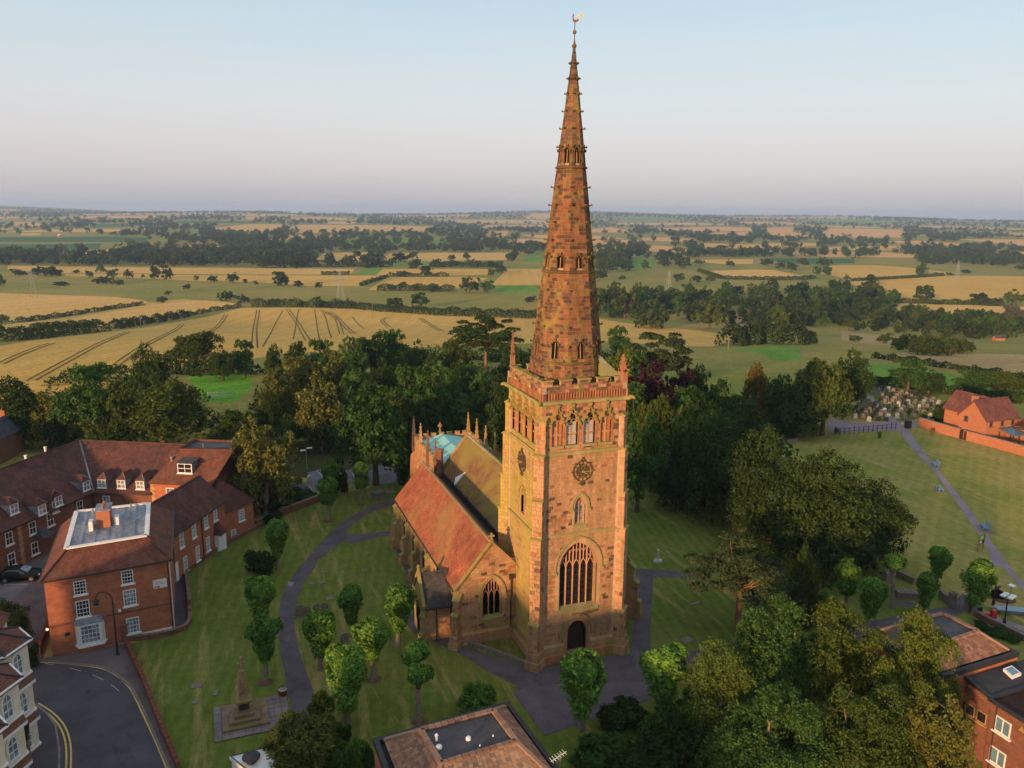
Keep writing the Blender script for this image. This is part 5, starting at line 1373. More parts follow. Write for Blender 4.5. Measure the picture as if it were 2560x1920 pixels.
def cap(parent, a, b, w=.2, h=.12, mat='kerb', name='ridge_tiles'):
    m_ = MB(); m_.bar(a, b, w, h); return m_.build(name, mat, parent)
def pipe(parent, pts, r=.05, name='downpipe', mat='dark_pipe'):
    m_ = MB(); m_.tube(pts, r, 6); return m_.build(name, mat, parent)
# --- brick house with lead flat ---------------------------------------------------
bh = thing('brick_house', 'red brick house with hipped roof round a lead flat and white sash windows', 'house', (0,0,0))
a, b, c, d = (-40.95,15.75), (-30.8,17.15), (-31.15,30.2), (-41.3,29.6)
walls(bh, [a,b,c,d], -.4, 7.55, 'brick_red')
E_ = .28
ea, eb, ec, ed = V2(a[0]-E_,a[1]-E_,7.5), V2(b[0]+E_,b[1]-E_,7.5), V2(c[0]+E_,c[1]+E_,7.5), V2(d[0]-E_,d[1]+E_,7.5)
ia, ib, ic, id_ = V2(-39.35,18.15,9.25), V2(-32.65,19.05,9.25), V2(-33.05,28.4,9.25), V2(-39.85,28.2,9.25)
for q in ((ea,eb,ib,ia),(eb,ec,ic,ib),(ec,ed,id_,ic),(ed,ea,ia,id_)): rslab(bh, q, 'tile_red')
fl = rslab(bh, [p+Vector((0,0,.06)) for p in (ia,ib,ic,id_)], 'lead', .2, 'lead_flat')
for p, q in ((ia,ib),(ib,ic),(ic,id_),(id_,ia)): cap(bh, p+Vector((0,0,.1)), q+Vector((0,0,.1)), .42, .14, 'render_white', 'lead_roll')
for p, q in ((ea,ia),(eb,ib)): cap(bh, p+Vector((0,0,.06)), q+Vector((0,0,.06)), .2, .1, 'tile_red', 'hip_tiles')
for i in range(1, 6):
    f = i/6; cap(bh, ia.lerp(ib, f)+Vector((0,.3,.08)), id_.lerp(ic, f)+Vector((0,-.3,.08)), .06, .05, 'lead', 'seam')
ch = MB(); ch.box(-37.3,-36.1,22.6,24.6,9.2,11.0); cho = ch.build('chimney', 'brick_orange', bh)
cm = MB(); cm.box(-37.4,-36.0,22.5,24.7,11.0,11.12); cm.build('chimney_cap', 'lead', cho)
for y in (23.0,23.6,24.2):
    pt = MB(); pt.lathe((-36.7,y,11.12),[(.13,0),(.11,.3),(.13,.34)],8); pt.build('chimney_pot','brick_orange',cho)
for (x, y, w, h) in ((-37.75,22.4,.35,.95),(-35.6,23.4,.4,.8),(-37.8,23.3,.3,.6)):
    u_ = MB(); u_.box(x-w/2,x+w/2,y-.45,y+.45,9.3,9.3+h); u_.build('roof_unit','paint_white',bh)
for (x, y) in ((-38.2,27.2),(-37.9,27.3),(-34.2,27.6),(-34.7,27.7)): pipe(bh, [(x,y,9.3),(x,y,9.75)], .09, 'vent_pipe', 'steel')
mp, L = wallmap(a, b)
sash(bh, mp, 2.75, 5.55, 1.0, 1.35, 4, 4, glass='glass_dark'); sash(bh, mp, 6.65, 5.75, 1.0, 1.35, 4, 4, glass='glass_dark')
sash(bh, mp, 2.8, 3.35, 1.1, 1.6, 4, 4, glass='glass_dark'); sash(bh, mp, 6.7, 3.55, 1.1, 1.6, 4, 4, glass='glass_sky'); sash(bh, mp, 6.75, .75, 1.1, 1.55, 4, 4, glass='glass_sky')
# bay window
bw_ = MB(); z0, z1 = .75, 2.85
P = [(2.0,0),(2.25,.55),(4.15,.55),(4.4,0)]
for (p, q) in zip(P[:-1], P[1:]): bw_.hexa([mp(x, z, n) for z in (z0,z1) for x, n in (p, q, (q[0]*.999+.003,q[1]-.1), (p[0]*.999+.003,p[1]-.1))])
bo = bw_.build('bay_window', 'paint_white', bh)
t_ = MB(); t_.hexa([mp(x, z, n) for z, k in ((z1,1),(z1+.08,1)) for x, n in ((1.85,-.02),(2.15,.68),(4.25,.68),(4.55,-.02))]); t_.hexa([mp(1.9,z1+.08,-.02),mp(2.2,z1+.08,.62),mp(4.2,z1+.08,.62),mp(4.5,z1+.08,-.02),mp(2.1,z1+.42,-.02),mp(2.4,z1+.38,.05),mp(4.0,z1+.38,.05),mp(4.3,z1+.42,-.02)]); t_.build('bay_roof','lead',bo)
mpb = lambda u, z, n: mp(u, z, .55+n)
f = sash(bh, mpb, 3.2, z0+.2, 1.6, 1.75, 5, 4, glass='glass_sky', sill=False)
s_ = MB(); s_.hexa([mp(x, z, n) for z in (z0-.18,z0) for x, n in ((1.85,-.02),(2.15,.68),(4.25,.68),(4.55,-.02))]); s_.build('sill','paint_white',bo)
bb_ = MB(); bb_.hexa([mp(x, z, n) for z in (-.3,z0-.18) for x, n in ((2.05,-.02),(2.3,.45),(4.1,.45),(4.35,-.02))]); bb_.build('bay_base','brick_red',bh)
st = MB(); st.hexa([mp(p, q, n) for q in (2.88,3.08) for p, n in ((4.6,.05),(L-.02,.05),(L-.02,-.01),(4.6,-.01))]); st.hexa([mp(p, q, n) for q in (2.9,3.08) for p, n in ((.02,.05),(1.8,.05),(1.8,-.01),(.02,-.01))]); st.build('brick_band','brick_dark',bh)
wp = MB(); wp.hexa([mp(p, q, n) for q in (-.3,.55) for p, n in ((5.9,.09),(L+.0,.09),(L+.0,-.01),(5.9,-.01))]); wp.build('white_plinth','render_white',bh)
sg = MB(); sg.hexa([mp(p, q, n) for q in (4.75,5.6) for p, n in ((8.75,.09),(9.95,.09),(9.95,.0),(8.75,.0))]); so = sg.build('sign_board','sign_white',bh)
for (u0, u1, zz0, zz1) in ((8.82,9.0,4.8,4.98),(9.06,9.3,4.8,5.0)):
    r_ = MB(); r_.add([mp(u0,zz0,.096),mp(u1,zz0,.096),mp(u1,zz1,.096),mp(u0,zz1,.096)],[(0,1,2,3)]); r_.build('red_print','sign_red',so)
for i in range(3):
    r_ = MB(); r_.add([mp(9.0,5.12+i*.13,.096),mp(9.75-.1*i,5.12+i*.13,.096),mp(9.75-.1*i,5.16+i*.13,.096),mp(9.0,5.16+i*.13,.096)],[(0,1,2,3)]); r_.build('print_line','kerb',so)
rv = MB(); c0 = (1.35,1.95); pts = [(c0[0]+.24*math.cos(q), c0[1]+.2*math.sin(q)) for q in np.linspace(0,2*math.pi,13)[:-1]]; rv.add([mp(x,z,.02) for x,z in pts],[tuple(range(12))]); rv.build('wall_plaque','black_iron',bh)
al = MB(); al.hexa([mp(5.75+dx, z, n) for z in (3.15,3.4) for dx, n in ((-.12,.16),(.12,.16),(.12,0),(-.12,0))]); al.build('alarm_box','paint_white',bh)
pipe(bh, [mp(L-.1,0,.1),mp(L-.1,7.3,.1)]); pipe(bh, [mp(L+.06,0,-.3),mp(L+.06,7.3,-.3)], .06, 'downpipe', 'paint_white')
gl_ = MB(); gl_.bar(ea+Vector((0,-.08,-.06)), eb+Vector((0,-.08,-.06)), .13,.12); gl_.bar(ea+Vector((-.08,0,-.06)), ed+Vector((-.08,0,-.06)), .13,.12); gl_.bar(eb+Vector((.08,0,-.06)), ec+Vector((.08,0,-.06)), .13,.12); gl_.build('gutter','dark_pipe',bh)
lw = MB(); p_ = mp(-.15,2.9,.25); lw.lathe(p_, [(.03,-.06),(.08,-.05),(.09,.06),(.04,.1)], 8); lwo = lw.build('wall_lamp','lamp_glow',bh)
# --- wing ------------------------------------------------------------------------
wg = thing('brick_wing', 'dark red brick wing with brown tiled roof and tall white windows', 'house', (0,0,0))
d1 = Vector((.49,.87,0)).normalized(); n1 = Vector((-d1.y,d1.x,0))
A0 = V2(-31.1,28.3); A1 = A0+d1*11.2
wp4 = [(A0.x,A0.y),(A1.x,A1.y),((A1+n1*5.8).x,(A1+n1*5.8).y),((A0+n1*5.8).x,(A0+n1*5.8).y)]
walls(wg, wp4, -.3, 5.75, 'brick_red')
up = lambda p, z: Vector((p.x, p.y, z))
r0, r1 = up(A0+n1*2.9, 8.45), up(A1+n1*2.9, 8.45)
rslab(wg, [up(A0-n1*.3-d1*1.2,5.5), up(A1-n1*.3+d1*.2,5.5), r1, r0-d1*2.2], 'tile_brown'); rslab(wg, [r0-d1*2.2+Vector((0,0,-.003)), r1+Vector((0,0,-.003)), up(A1+n1*6.1+d1*.2,5.5), up(A0+n1*6.1-d1*1.2,5.5)], 'tile_brown')
g_ = MB(); g_.add([up(A1,5.7)+d1*.0, up(A1+n1*5.8,5.7), r1-Vector((0,0,.1)), up(A1,5.7)-d1*.3, up(A1+n1*5.8,5.7)-d1*.3, r1-d1*.3-Vector((0,0,.1))],[(0,1,2),(3,5,4)]); g_.build('gable','brick_red',wg)
cap(wg, r0-d1*2.2, r1, .22, .14, 'tile_brown')
mp, L = wallmap((A0.x,A0.y),(A1.x,A1.y))
for u, z, h, w in ((1.75,3.4,1.75,.8),(4.3,3.5,1.75,.8),(6.9,3.6,1.7,.8),(9.0,3.7,1.7,.75),(2.15,.4,1.7,.75),(4.7,.5,1.75,.75),(7.0,.75,1.65,.75)):
    sash(wg, mp, u, z, w, h, 3, 4, glass='glass_sky')
dr_ = MB(); dr_.hexa([mp(p, q, n) for q in (0,2.2) for p, n in ((.0,.06),(.75,.06),(.75,.0),(.0,.0))]); dr_.build('door','paint_white',wg)
d2_ = MB(); d2_.hexa([mp(p, q, n) for q in (0,2.0) for p, n in ((8.55,.5),(9.6,.9),(9.6,.0),(8.55,.0))]); d2_.build('porch_door','paint_white',wg)
rslab(wg, [mp(8.3,2.1,1.0),mp(9.9,2.1,1.0),mp(9.3,3.6,.0),mp(8.9,3.6,.0)],'tile_brown',.1,'porch_roof'); rslab(wg, [mp(8.3,2.1,1.0),mp(8.9,3.6,0),mp(8.3,2.1,0)],'tile_brown',.08,'porch_roof'); rslab(wg, [mp(9.9,2.1,1.0),mp(9.9,2.1,0),mp(9.3,3.6,0)],'tile_brown',.08,'porch_roof')
for u in (.05,5.9): pipe(wg, [mp(u,0,.08),mp(u,5.4,.08)])
gg = MB(); gg.bar(up(A0-n1*.36-d1*1.0,5.42), up(A1-n1*.36,5.42), .13,.12); gg.build('gutter','dark_pipe',wg)
# --- hipped end block --------------------------------------------------------------
eb_ = thing('brick_end_block', 'small red brick block with pyramid tiled roof at end of the wing', 'house', (0,0,0))
B0 = V2(-25.9,38.15); d2 = Vector((.72,.70,0)).normalized(); n2 = Vector((-d2.y,d2.x,0)); B1 = B0+d2*5.2
q4 = [B0, B1, B1+n2*5.6, B0+n2*5.6]
walls(eb_, [(p.x,p.y) for p in q4], -.3, 3.9, 'brick_red')
e4 = [B0-d2*.3-n2*.3, B1+d2*.3-n2*.3, B1+d2*.3+n2*5.9, B0-d2*.3+n2*5.9]; ap_ = up((B0+B1)/2+n2*2.0, 6.7); ap2 = up((B0+B1)/2+n2*5.2, 6.7)
rslab(eb_, [up(e4[0],3.75),up(e4[1],3.75),ap_],'tile_brown'); rslab(eb_, [up(e4[1],3.75),up(e4[2],3.75),ap2,ap_],'tile_brown'); rslab(eb_, [up(e4[3],3.75),up(e4[0],3.75),ap_,ap2],'tile_brown'); rslab(eb_, [up(e4[2],3.75),up(e4[3],3.75),ap2],'tile_brown')
for p in (e4[0], e4[1]): cap(eb_, up(p,3.78), ap_, .2,.1,'tile_brown','hip_tiles')
mp, L = wallmap((B0.x,B0.y),(B1.x,B1.y))
sash(eb_, mp, 3.1, 1.75, .95, 1.45, 3, 4, glass='glass_sky'); sash(eb_, mp, 1.6, .15, .85, .95, 3, 3, glass='glass_sky')
# --- courtyard range ---------------------------------------------------------------
cr2 = thing('courtyard_range', 'long L-shaped brick range with brown tiled roof, dormers and stone quoins', 'building', (0,0,0))
K0 = V2(-41.05,48.3); dl = Vector((-.57,-.82,0)).normalized(); de = Vector((.9,-.44,0)).normalized()
nl_ = Vector((dl.y,-dl.x,0)); 
if nl_.x > 0: nl_ = -nl_
ne = Vector((-de.y,de.x,0)); ne = ne if ne.y > 0 else -ne
KW, KE = K0+dl*27, K0+de*7.7
RC = up(V2(-43.4,57.5),9.4); RW = up(KW+nl_*5.2+dl*3,9.4); RE_ = up(V2(-29.7,50.7),9.4)
walls(cr2, [(KW.x,KW.y),(K0.x,K0.y),(KE.x,KE.y),((KE+ne*8).x,(KE+ne*8).y),(-44,64),((KW+nl_*10).x,(KW+nl_*10).y)], -.3, 5.2, 'brick_dark')
rslab(cr2, [up(KW-nl_*.35,4.95), up(K0-nl_*.35-ne*.35,4.95), RC, RW], 'tile_brown'); rslab(cr2, [up(K0-nl_*.35-ne*.35,4.95), up(KE-ne*.35,4.95), RE_, RC], 'tile_brown')
rslab(cr2, [RW, RC, V2(-46.5,66,5.0), up(KW+nl_*10.6,5.0)], 'tile_brown'); rslab(cr2, [RC, RE_, V2(-24,58,5.0), V2(-46.5,66,5.0)], 'tile_brown')
cap(cr2, RC, RW, .22,.14,'tile_brown'); cap(cr2, RC, RE_, .22,.14,'tile_brown'); cap(cr2, up(K0-nl_*.3-ne*.3,5.05), RC, .18,.1,'lead','valley_lead')
ml, LL = wallmap((KW.x,KW.y),(K0.x,K0.y)); me_, LE = wallmap((K0.x,K0.y),(KE.x,KE.y))
for u in (8.6,11.4,14.2,17.4,20.0,24.6): sash(cr2, ml, u, 3.0, .95, 1.5, 2, 2, glass='glass_dark')
for u in (8.6,11.4,14.2,17.4): sash(cr2, ml, u, .5, .95, 1.5, 2, 2, glass='glass_dark')
for u in (1.7,): sash(cr2, me_, u, 2.8, .95, 1.6, 2, 2, glass='glass_sky')
def quoins(mp, u, z1, w=.5):
    z = 0; i = 0
    while z < z1-.1:
        ww = w if i % 2 else w*.65; b_ = MB(); b_.hexa([mp(u+dx, q, n) for q in (z,z+.3) for dx, n in ((-ww/2,.05),(ww/2,.05),(ww/2,-.02),(-ww/2,-.02))], LIGHT[0]); b_.build('quoin','stone',cr2); z += .33; i += 1
quoins(ml, 15.7, 5.0, .6)
def dormer(par, o, fwd, w=1.15, h=1.15, back=2.2, roofm='tile_brown', glass='glass_sky', hip=True):
    "o = middle of the sill on the roof, fwd = outward direction"
    f = Vector((fwd[0],fwd[1],0)).normalized(); s = Vector((-f.y,f.x,0)); dm = MB(); z = Vector((0,0,1))
    dm.hexa([o-s*w/2-f*.05, o+s*w/2-f*.05, o+s*w/2-f*back, o-s*w/2-f*back, o-s*w/2-f*.05+z*h, o+s*w/2-f*.05+z*h, o+s*w/2-f*back+z*h, o-s*w/2-f*back+z*h]); oo = dm.build('dormer','lead',par)
    m2 = lambda u, zz, n: o-s*u+f*n+z*zz
    fr = MB(); bd = .09
    for (a_, b_, c_, d_) in ((-w/2,w/2,0,bd),(-w/2,w/2,h-bd,h),(-w/2,-w/2+bd,bd,h-bd),(w/2-bd,w/2,bd,h-bd),(-.03,.03,bd,h-bd),(-w/2+bd,w/2-bd,h*.5-.03,h*.5+.03)):
        fr.hexa([m2(p, q, n) for q in (c_,d_) for p, n in ((a_,.06),(b_,.06),(b_,-.05),(a_,-.05))])
    fr.hexa([m2(p, q, n) for q in (-.1,-.003) for p, n in ((-w/2-.1,.14),(w/2+.1,.14),(w/2+.1,-.05),(-w/2-.1,-.05))])
    fr.build('window_frame','paint_white',oo)
    g2 = MB(); g2.add([m2(-w/2+.05,.05,.0),m2(w/2-.05,.05,.0),m2(w/2-.05,h-.05,.0),m2(-w/2+.05,h-.05,.0)],[(0,1,2,3)]); g2.build('glass',glass,oo)
    e = .16; zt = o+z*(h+.02); A_, B_, C_, D_ = zt-s*(w/2+e)+f*e, zt+s*(w/2+e)+f*e, zt+s*(w/2+e)-f*(back-.1), zt-s*(w/2+e)-f*(back-.1)
    if hip:
        t1, t2 = zt-f*.55+z*.75, zt-f*(back+.2)+z*.75; r = MB(); r.add([A_,B_,C_,D_,t1,t2],[(0,1,4),(1,2,5,4),(2,3,5),(3,0,4,5)]); r.build('dormer_roof',roofm,oo)
        k = MB(); k.bar(B_, t1, .07,.06); k.build('lead_hip','lead',oo)
    else:
        r = MB(); r.slab([A_,B_,C_+z*.12,D_+z*.12],(0,0,.12)); r.build('dormer_roof','felt',oo)
def on_roof(P0, P1, P2, x, y, k):
    X, Y_ = px(x, y, k); d_ = ray(X, Y_); n_ = np.array((P1-P0).cross(P2-P0)); t = ((np.array(P0)-CAM)@n_)/(d_@n_); return Vector(CAM+d_*t)
LP = (up(KW-nl_*.35,4.95), up(K0-nl_*.35-ne*.35,4.95), RC); EP = (up(K0-nl_*.35-ne*.35,4.95), up(KE-ne*.35,4.95), RE_)
for (x, y) in ((655,690),(440,810),(315,875),(100,870)):
    dormer(cr2, on_roof(*LP, x, y, 'A')-nl_*.25, -nl_, 1.1, 1.2)
for (x, y) in ((790,670),(940,675),(1085,682)):
    dormer(cr2, on_roof(*EP, x, y, 'A')-ne*.15, -ne, 1.1, 1.1)
# brick gable dormer at eaves
o = ml(LL-6.2, 3.9, 0); gd = MB(); mm = lambda u, z, n: o+(ml(LL-6.2+u, 3.9+z, n)-o)
gd.add([mm(-.8,0,.12),mm(.8,0,.12),mm(.8,2.0,.12),mm(0,3.1,.12),mm(-.8,2.0,.12),mm(-.8,0,-2.4),mm(.8,0,-2.4),mm(.8,2.0,-2.4),mm(0,3.1,-3.4),mm(-.8,2.0,-2.4)],[(0,1,2,3,4),(1,6,7,2),(5,0,4,9)]); go = gd.build('gable_dormer','brick_dark',cr2)
for s_ in (-1,1): rslab(cr2, [mm(s_*.95,1.95,.3),mm(0,3.25,.3),mm(0,3.25,-3.4),mm(s_*.95,1.95,-2.3)],'tile_brown',.1,'dormer_roof')
m3 = lambda u, z, n: mm(u, z, n+.12)
sash(cr2, m3, 0, .5, .85, 1.4, 2, 2, glass='glass_sky')
# entrance canopy
cn = MB(); e0 = ml(LL-7.6,2.6,0); mm2 = lambda u, z, n: ml(LL-8.6+u, z, n); cn.add([mm2(-.9,2.5,1.3),mm2(.9,2.5,1.3),mm2(.9,2.5,0),mm2(-.9,2.5,0),mm2(-.5,3.3,.2),mm2(.5,3.3,.2)],[(0,1,5,4),(1,2,5),(3,0,4),(2,3,4,5)]); cn.build('canopy','slate_blue',cr2)
gg = MB(); gg.bar(up(KW-nl_*.42,4.9), up(K0-nl_*.42-ne*.3,4.9), .13,.12); gg.bar(up(K0-nl_*.3-ne*.42,4.9), up(KE-ne*.42,4.9), .13,.12); gg.build('gutter','dark_pipe',cr2)
for (x, y) in ((200,460),(350,395)):
    p_ = on_roof(*LP, x, y, 'A'); pt = MB(); pt.lathe(p_, [(.14,-.3),(.14,.5),(.2,.52),(.2,.62)], 8); pt.build('roof_vent','render_white',cr2)
pipe(cr2, [ml(LL-.3,0,.08),ml(LL-.3,4.8,.08)])
# taller lit east block of the range
t2b = thing('brick_court_block', 'brick block with orange lit wall, wide white dormer and flat roof patch', 'building', (0,0,0))
H0 = V2(-34.1,45.0); H1 = H0+de*7.8; hq = [H0, H1, H1+ne*9.5, H0+ne*9.5]
walls(t2b, [(p.x,p.y) for p in hq], -.3, 6.5, 'brick_red')
fz = 9.6; fp = [onplane(1385,385,'A',2,fz), onplane(1500,312,'A',2,fz), onplane(1790,322,'A',2,fz), onplane(1790,392,'A',2,fz)]
rslab(t2b, [up(H0-ne*.3-de*.2,6.4), up(H1-ne*.3+de*.3,6.4), fp[3], fp[0]], 'tile_red'); rslab(t2b, [up(H1-ne*.3+de*.3,6.4), up(H1+ne*9.8+de*.3,6.4), fp[2], fp[3]], 'tile_brown'); rslab(t2b, [up(H0-ne*.3-de*.2,6.4), fp[0], fp[1], up(H0+ne*9.8-de*.2,6.4)], 'tile_brown'); rslab(t2b, [fp[1],fp[2],up(H1+ne*9.8+de*.3,6.4),up(H0+ne*9.8-de*.2,6.4)],'tile_brown')
rslab(t2b, fp, 'felt', .25, 'flat_roof')
for p, q in zip(fp, fp[1:]+fp[:1]): cap(t2b, p+Vector((0,0,.12)), q+Vector((0,0,.12)), .3,.25,'tile_red','roof_kerb')
mh, LH = wallmap((H0.x,H0.y),(H1.x,H1.y))
sash(t2b, mh, 2.5, 4.1, 1.05, 1.7, 2, 2, glass='glass_sky')
for i in range(12):
    ww = .55 if i % 2 else .36; b_ = MB(); b_.hexa([mh(dx, q, n) for q in (2.5+.33*i,2.5+.33*i+.31) for dx, n in ((-.05,.05),(ww,.05),(ww,-.02),(-.05,-.02))], LIGHT[0]); b_.build('quoin','stone',t2b)
TP = (up(H0-ne*.3,6.4), up(H1-ne*.3,6.4), fp[3]); dormer(t2b, on_roof(*TP, 1425,560,'A')-ne*.1, -ne, 1.9, 1.25, 2.0, hip=False, glass='glass_dark')
p_ = on_roof(*TP, 1320, 480, 'A'); pt = MB(); pt.lathe(p_, [(.12,-.3),(.12,.6),(.2,.62),(.2,.75)], 8); pt.build('roof_vent','steel',t2b)
p_ = on_roof(*TP, 1560, 345, 'A'); pipe(t2b, [(p_.x,p_.y,9.5),(p_.x,p_.y,10.2)], .07, 'vent_pipe', 'steel')
# back lower piece with round headed window (behind the birch)
bk = thing('brick_back_wing', 'shaded brick wing with round-headed window behind the weeping birch', 'building', (0,0,0))
G0 = at(2110/1*.0+1900, 840, 'A', 0) ; G0 = V2(-23.0,45.6); G1 = G0+Vector((3.9,2.6,0))
qq = [G0, G1, G1+Vector((-3.2,5,0)), G0+Vector((-3.2,5,0))]
walls(bk, [(p.x,p.y) for p in qq], -.3, 5.4, 'brick_dark')
apx = up((qq[0]+qq[2])/2, 7.8)
for i in range(4): rslab(bk, [up(qq[i]+(qq[i]-(qq[0]+qq[2])/2)*.08,5.2), up(qq[(i+1)%4]+(qq[(i+1)%4]-(qq[0]+qq[2])/2)*.08,5.2), apx], 'tile_brown', .12)
mb_, Lb = wallmap((G0.x,G0.y),(G1.x,G1.y)); sash(bk, mb_, 1.2, 3.2, .9, 1.5, 2, 3, glass='glass_sky'); sash(bk, mb_, 2.9, 1.0, 1.0, 1.7, 2, 3, glass='glass_sky')
# --- cream corner building with two bays -------------------------------------------
cb = thing('cream_building', 'cream rendered three-storey building with hexagonal bays and red tile bands', 'building', (0,0,0))
walls(cb, [(-41.8,-14),(-41.8,6.2),(-52,6.2),(-52,-14)], 0, 9.2, 'render_cream')
rslab(cb, [(-41.5,-14,9.1),(-41.5,6.4,9.1),(-46.9,6.4,12),(-46.9,-14,12)], 'tile_red'); rslab(cb, [(-52.3,6.4,9.1),(-52.3,-14,9.1),(-46.9,-14,12),(-46.9,6.4,12)], 'tile_red')
gq = MB(); gq.add([(-41.8,6.2,9.1),(-52,6.2,9.1),(-46.9,6.2,11.9)],[(0,1,2)]); gq.build('gable','render_cream',cb)
def arched(par, mp, u, z, w, h, glass='glass_sky'):
    f = MB(); P0 = arch_pts(u, w/2, z, z+h*.62, z+h, 6); P1 = arch_pts(u, w/2-.07, z+.05, z+h*.62, z+h-.08, 6)
    ring(f, mp, P1, P0, .05, -.05, (1,1,1)); strip(f, mp, [(u,z),(u,z+h-.05)], .045, .045, 0, (1,1,1))
    for t in (.3,.62): strip(f, mp, [(u-w/2,z+h*t),(u+w/2,z+h*t)], .045, .045, 0, (1,1,1))
    f.hexa([mp(p, q, n) for q in (z-.1,z) for p, n in ((u-w/2-.08,.12),(u+w/2+.08,.12),(u+w/2+.08,-.02),(u-w/2-.08,-.02))])
    o = f.build('window','paint_white',par); g = MB(); P = arch_pts(u, w/2-.02, z, z+h*.62, z+h, 6); g.add([mp(x,q,.008) for x,q in P],[tuple(range(len(P)))]); g.build('glass',glass,o)
    e = MB(); ring(e, mp, arch_pts(u,w/2+.02,z+h*.3,z+h*.62,z+h+.02,6), arch_pts(u,w/2+.16,z+h*.3,z+h*.62,z+h+.2,6), .06, -.02, (1,1,1)); e.build('arch_moulding','render_cream',o)
def bay(cx, cy, r, zt):
    hx = [V2(cx+r*math.cos(q), cy+r*math.sin(q)) for q in [math.radians(x) for x in (-120,-60,0,60,120)]]
    for lvl, (z0, z1) in enumerate(((0.45,2.55),(3.35,5.6),(6.4,zt))):
        walls(cb, [(p.x,p.y) for p in hx], z0, z1, 'render_cream', 'bay_wall')
        for i in range(4):
            mp_, l_ = wallmap((hx[i].x,hx[i].y),(hx[i+1].x,hx[i+1].y)); arched(cb, mp_, l_/2, z0+.35, .85, z1-z0-.6)
    for (z0, z1) in ((-.3,.45),(2.55,3.35),(5.6,6.4)):
        b = MB(); n = 5; s0, s1 = 1.10, 1.02
        lo = [V2(cx+(p.x-cx)*s0, cy+(p.y-cy)*s0, z0+.12) for p in hx]; hi = [V2(cx+(p.x-cx)*s1, cy+(p.y-cy)*s1, z1-.1) for p in hx]
        b.add(lo+hi, [(i,i+1,n+i+1,n+i) for i in range(4)]); b.build('tile_band','brick_dark',cb)
        w = MB()
        for (za, zb, k) in ((z0-.1,z0+.12,1.115),(z1-.1,z1+.0,1.06)):
            A_ = [V2(cx+(p.x-cx)*k, cy+(p.y-cy)*k, za) for p in hx]; B_ = [V2(cx+(p.x-cx)*k, cy+(p.y-cy)*k, zb) for p in hx]
            w.add(A_+B_+[V2(cx,cy,za),V2(cx,cy,zb)], [(i,i+1,n+i+1,n+i) for i in range(4)]+[(n+i,n+i+1,11) for i in range(4)]+[(i+1,i,10) for i in range(4)])
        w.build('white_moulding','paint_white',cb)
    R1 = [V2(cx+(p.x-cx)*1.16, cy+(p.y-cy)*1.16, zt) for p in hx]; R2 = [V2(cx+(p.x-cx)*1.16, cy+(p.y-cy)*1.16, zt+.2) for p in hx]
    e = MB(); e.add(R1+R2+[V2(cx,cy,zt)], [(i,i+1,5+i+1,5+i) for i in range(4)]+[(i+1,i,10) for i in range(4)]); e.build('eaves','black_trim',cb)
    for i in range(4): rslab(cb, [R2[i], R2[i+1], V2(cx-.4,cy,zt+1.35)], 'tile_red', .1, 'bay_roof')
    for i in range(5): cap(cb, R2[i]+Vector((0,0,.03)), V2(cx-.4,cy,zt+1.4), .16,.1,'black_trim','hip_lead')
    g = MB()
    for i in range(4): g.bar(R2[i]+Vector((0,0,-.02)), R2[i+1]+Vector((0,0,-.02)), .12,.1)
    g.build('gutter','paint_white',cb)
bay(-41.8,1.85,2.2,8.75); bay(-41.4,-3.6,2.25,8.75); bay(-41.2,-9.2,2.25,8.75)
# --- flat-roofed tile-mansard blocks at the bottom -------------------------------------
def mansard(name, label, P, zp, I, zi, cat='building', tilemat=None, wall='brick_red', tiles=True, caps=('timber_none',)):
    "P = four parapet corners (ccw), I = four corners of the inner flat"
    t = thing(name, label, cat, (0,0,0)); cen = sum((V2(*p) for p in P), Vector())/4
    walls(t, P, 0, zp-.35, wall)
    n = 4
    for i in range(n):
        a_, b_ = V2(*P[i]), V2(*P[(i+1) % n]); d_ = (b_-a_).normalized(); s_ = Vector((-d_.y,d_.x,0))
        m_ = MB(); m_.obox(a_-s_*.06-d_*.06+Vector((0,0,zp-.35)), d_*((b_-a_).length+.06-.25), s_*.32, (0,0,.40)); m_.build('parapet','black_trim',t)
    gt_ = MB(); gt_.add([V2(*p,zp-.3) for p in P],[(0,1,2,3)]); gt_.build('gutter_bed','felt_black',t)
    rslab(t, [V2(*p,zi) for p in I], 'felt', .25, 'flat_roof')
    out = []
    for i in range(n):
        a_, b_, c_, d_ = V2(*P[i],zp-.28), V2(*P[(i+1) % n],zp-.28), V2(*I[(i+1) % n],zi+.04), V2(*I[i],zi+.04)
        k = .9 if i != 0 else .9
        mid = lambda p, q, f: p.lerp(q, f)
        lo_a, lo_b = a_.lerp(d_, .22), b_.lerp(c_, .22)
        out.append((lo_a, lo_b, c_, d_))
        rslab(t, [lo_a, lo_b, c_, d_], 'tile_under', .1, 'roof_slope')
    for i in range(n):
        a_, b_ = V2(*I[i],zi+.1), V2(*I[(i+1) % n],zi+.1); L_ = (b_-a_).length; k = int(L_/.42)
        for j in range(k):
            m_ = MB(); m_.bar(a_.lerp(b_, j/k+.004), a_.lerp(b_, (j+1)/k-.004), .34, .14, pick(([(.30,.17,.11),(.26,.14,.095),(.34,.20,.13)],1))); m_.build('ridge_tile','tile_piece',t)
        m_ = MB(); m_.bar(V2(*P[i],zp-.2).lerp(V2(*I[i],zi+.1), .22), V2(*I[i],zi+.1), .26,.12,(.3,.18,.12)); m_.build('hip_tiles','tile_piece',t)
    return t, out
simple('tile_under', (.09,.06,.05), .9, .15, .2, 5)
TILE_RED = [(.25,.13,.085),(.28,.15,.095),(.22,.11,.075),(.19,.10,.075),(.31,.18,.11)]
TILE_DRY = [(.40,.24,.14),(.36,.20,.12),(.44,.27,.16),(.24,.15,.11),(.32,.19,.12)]
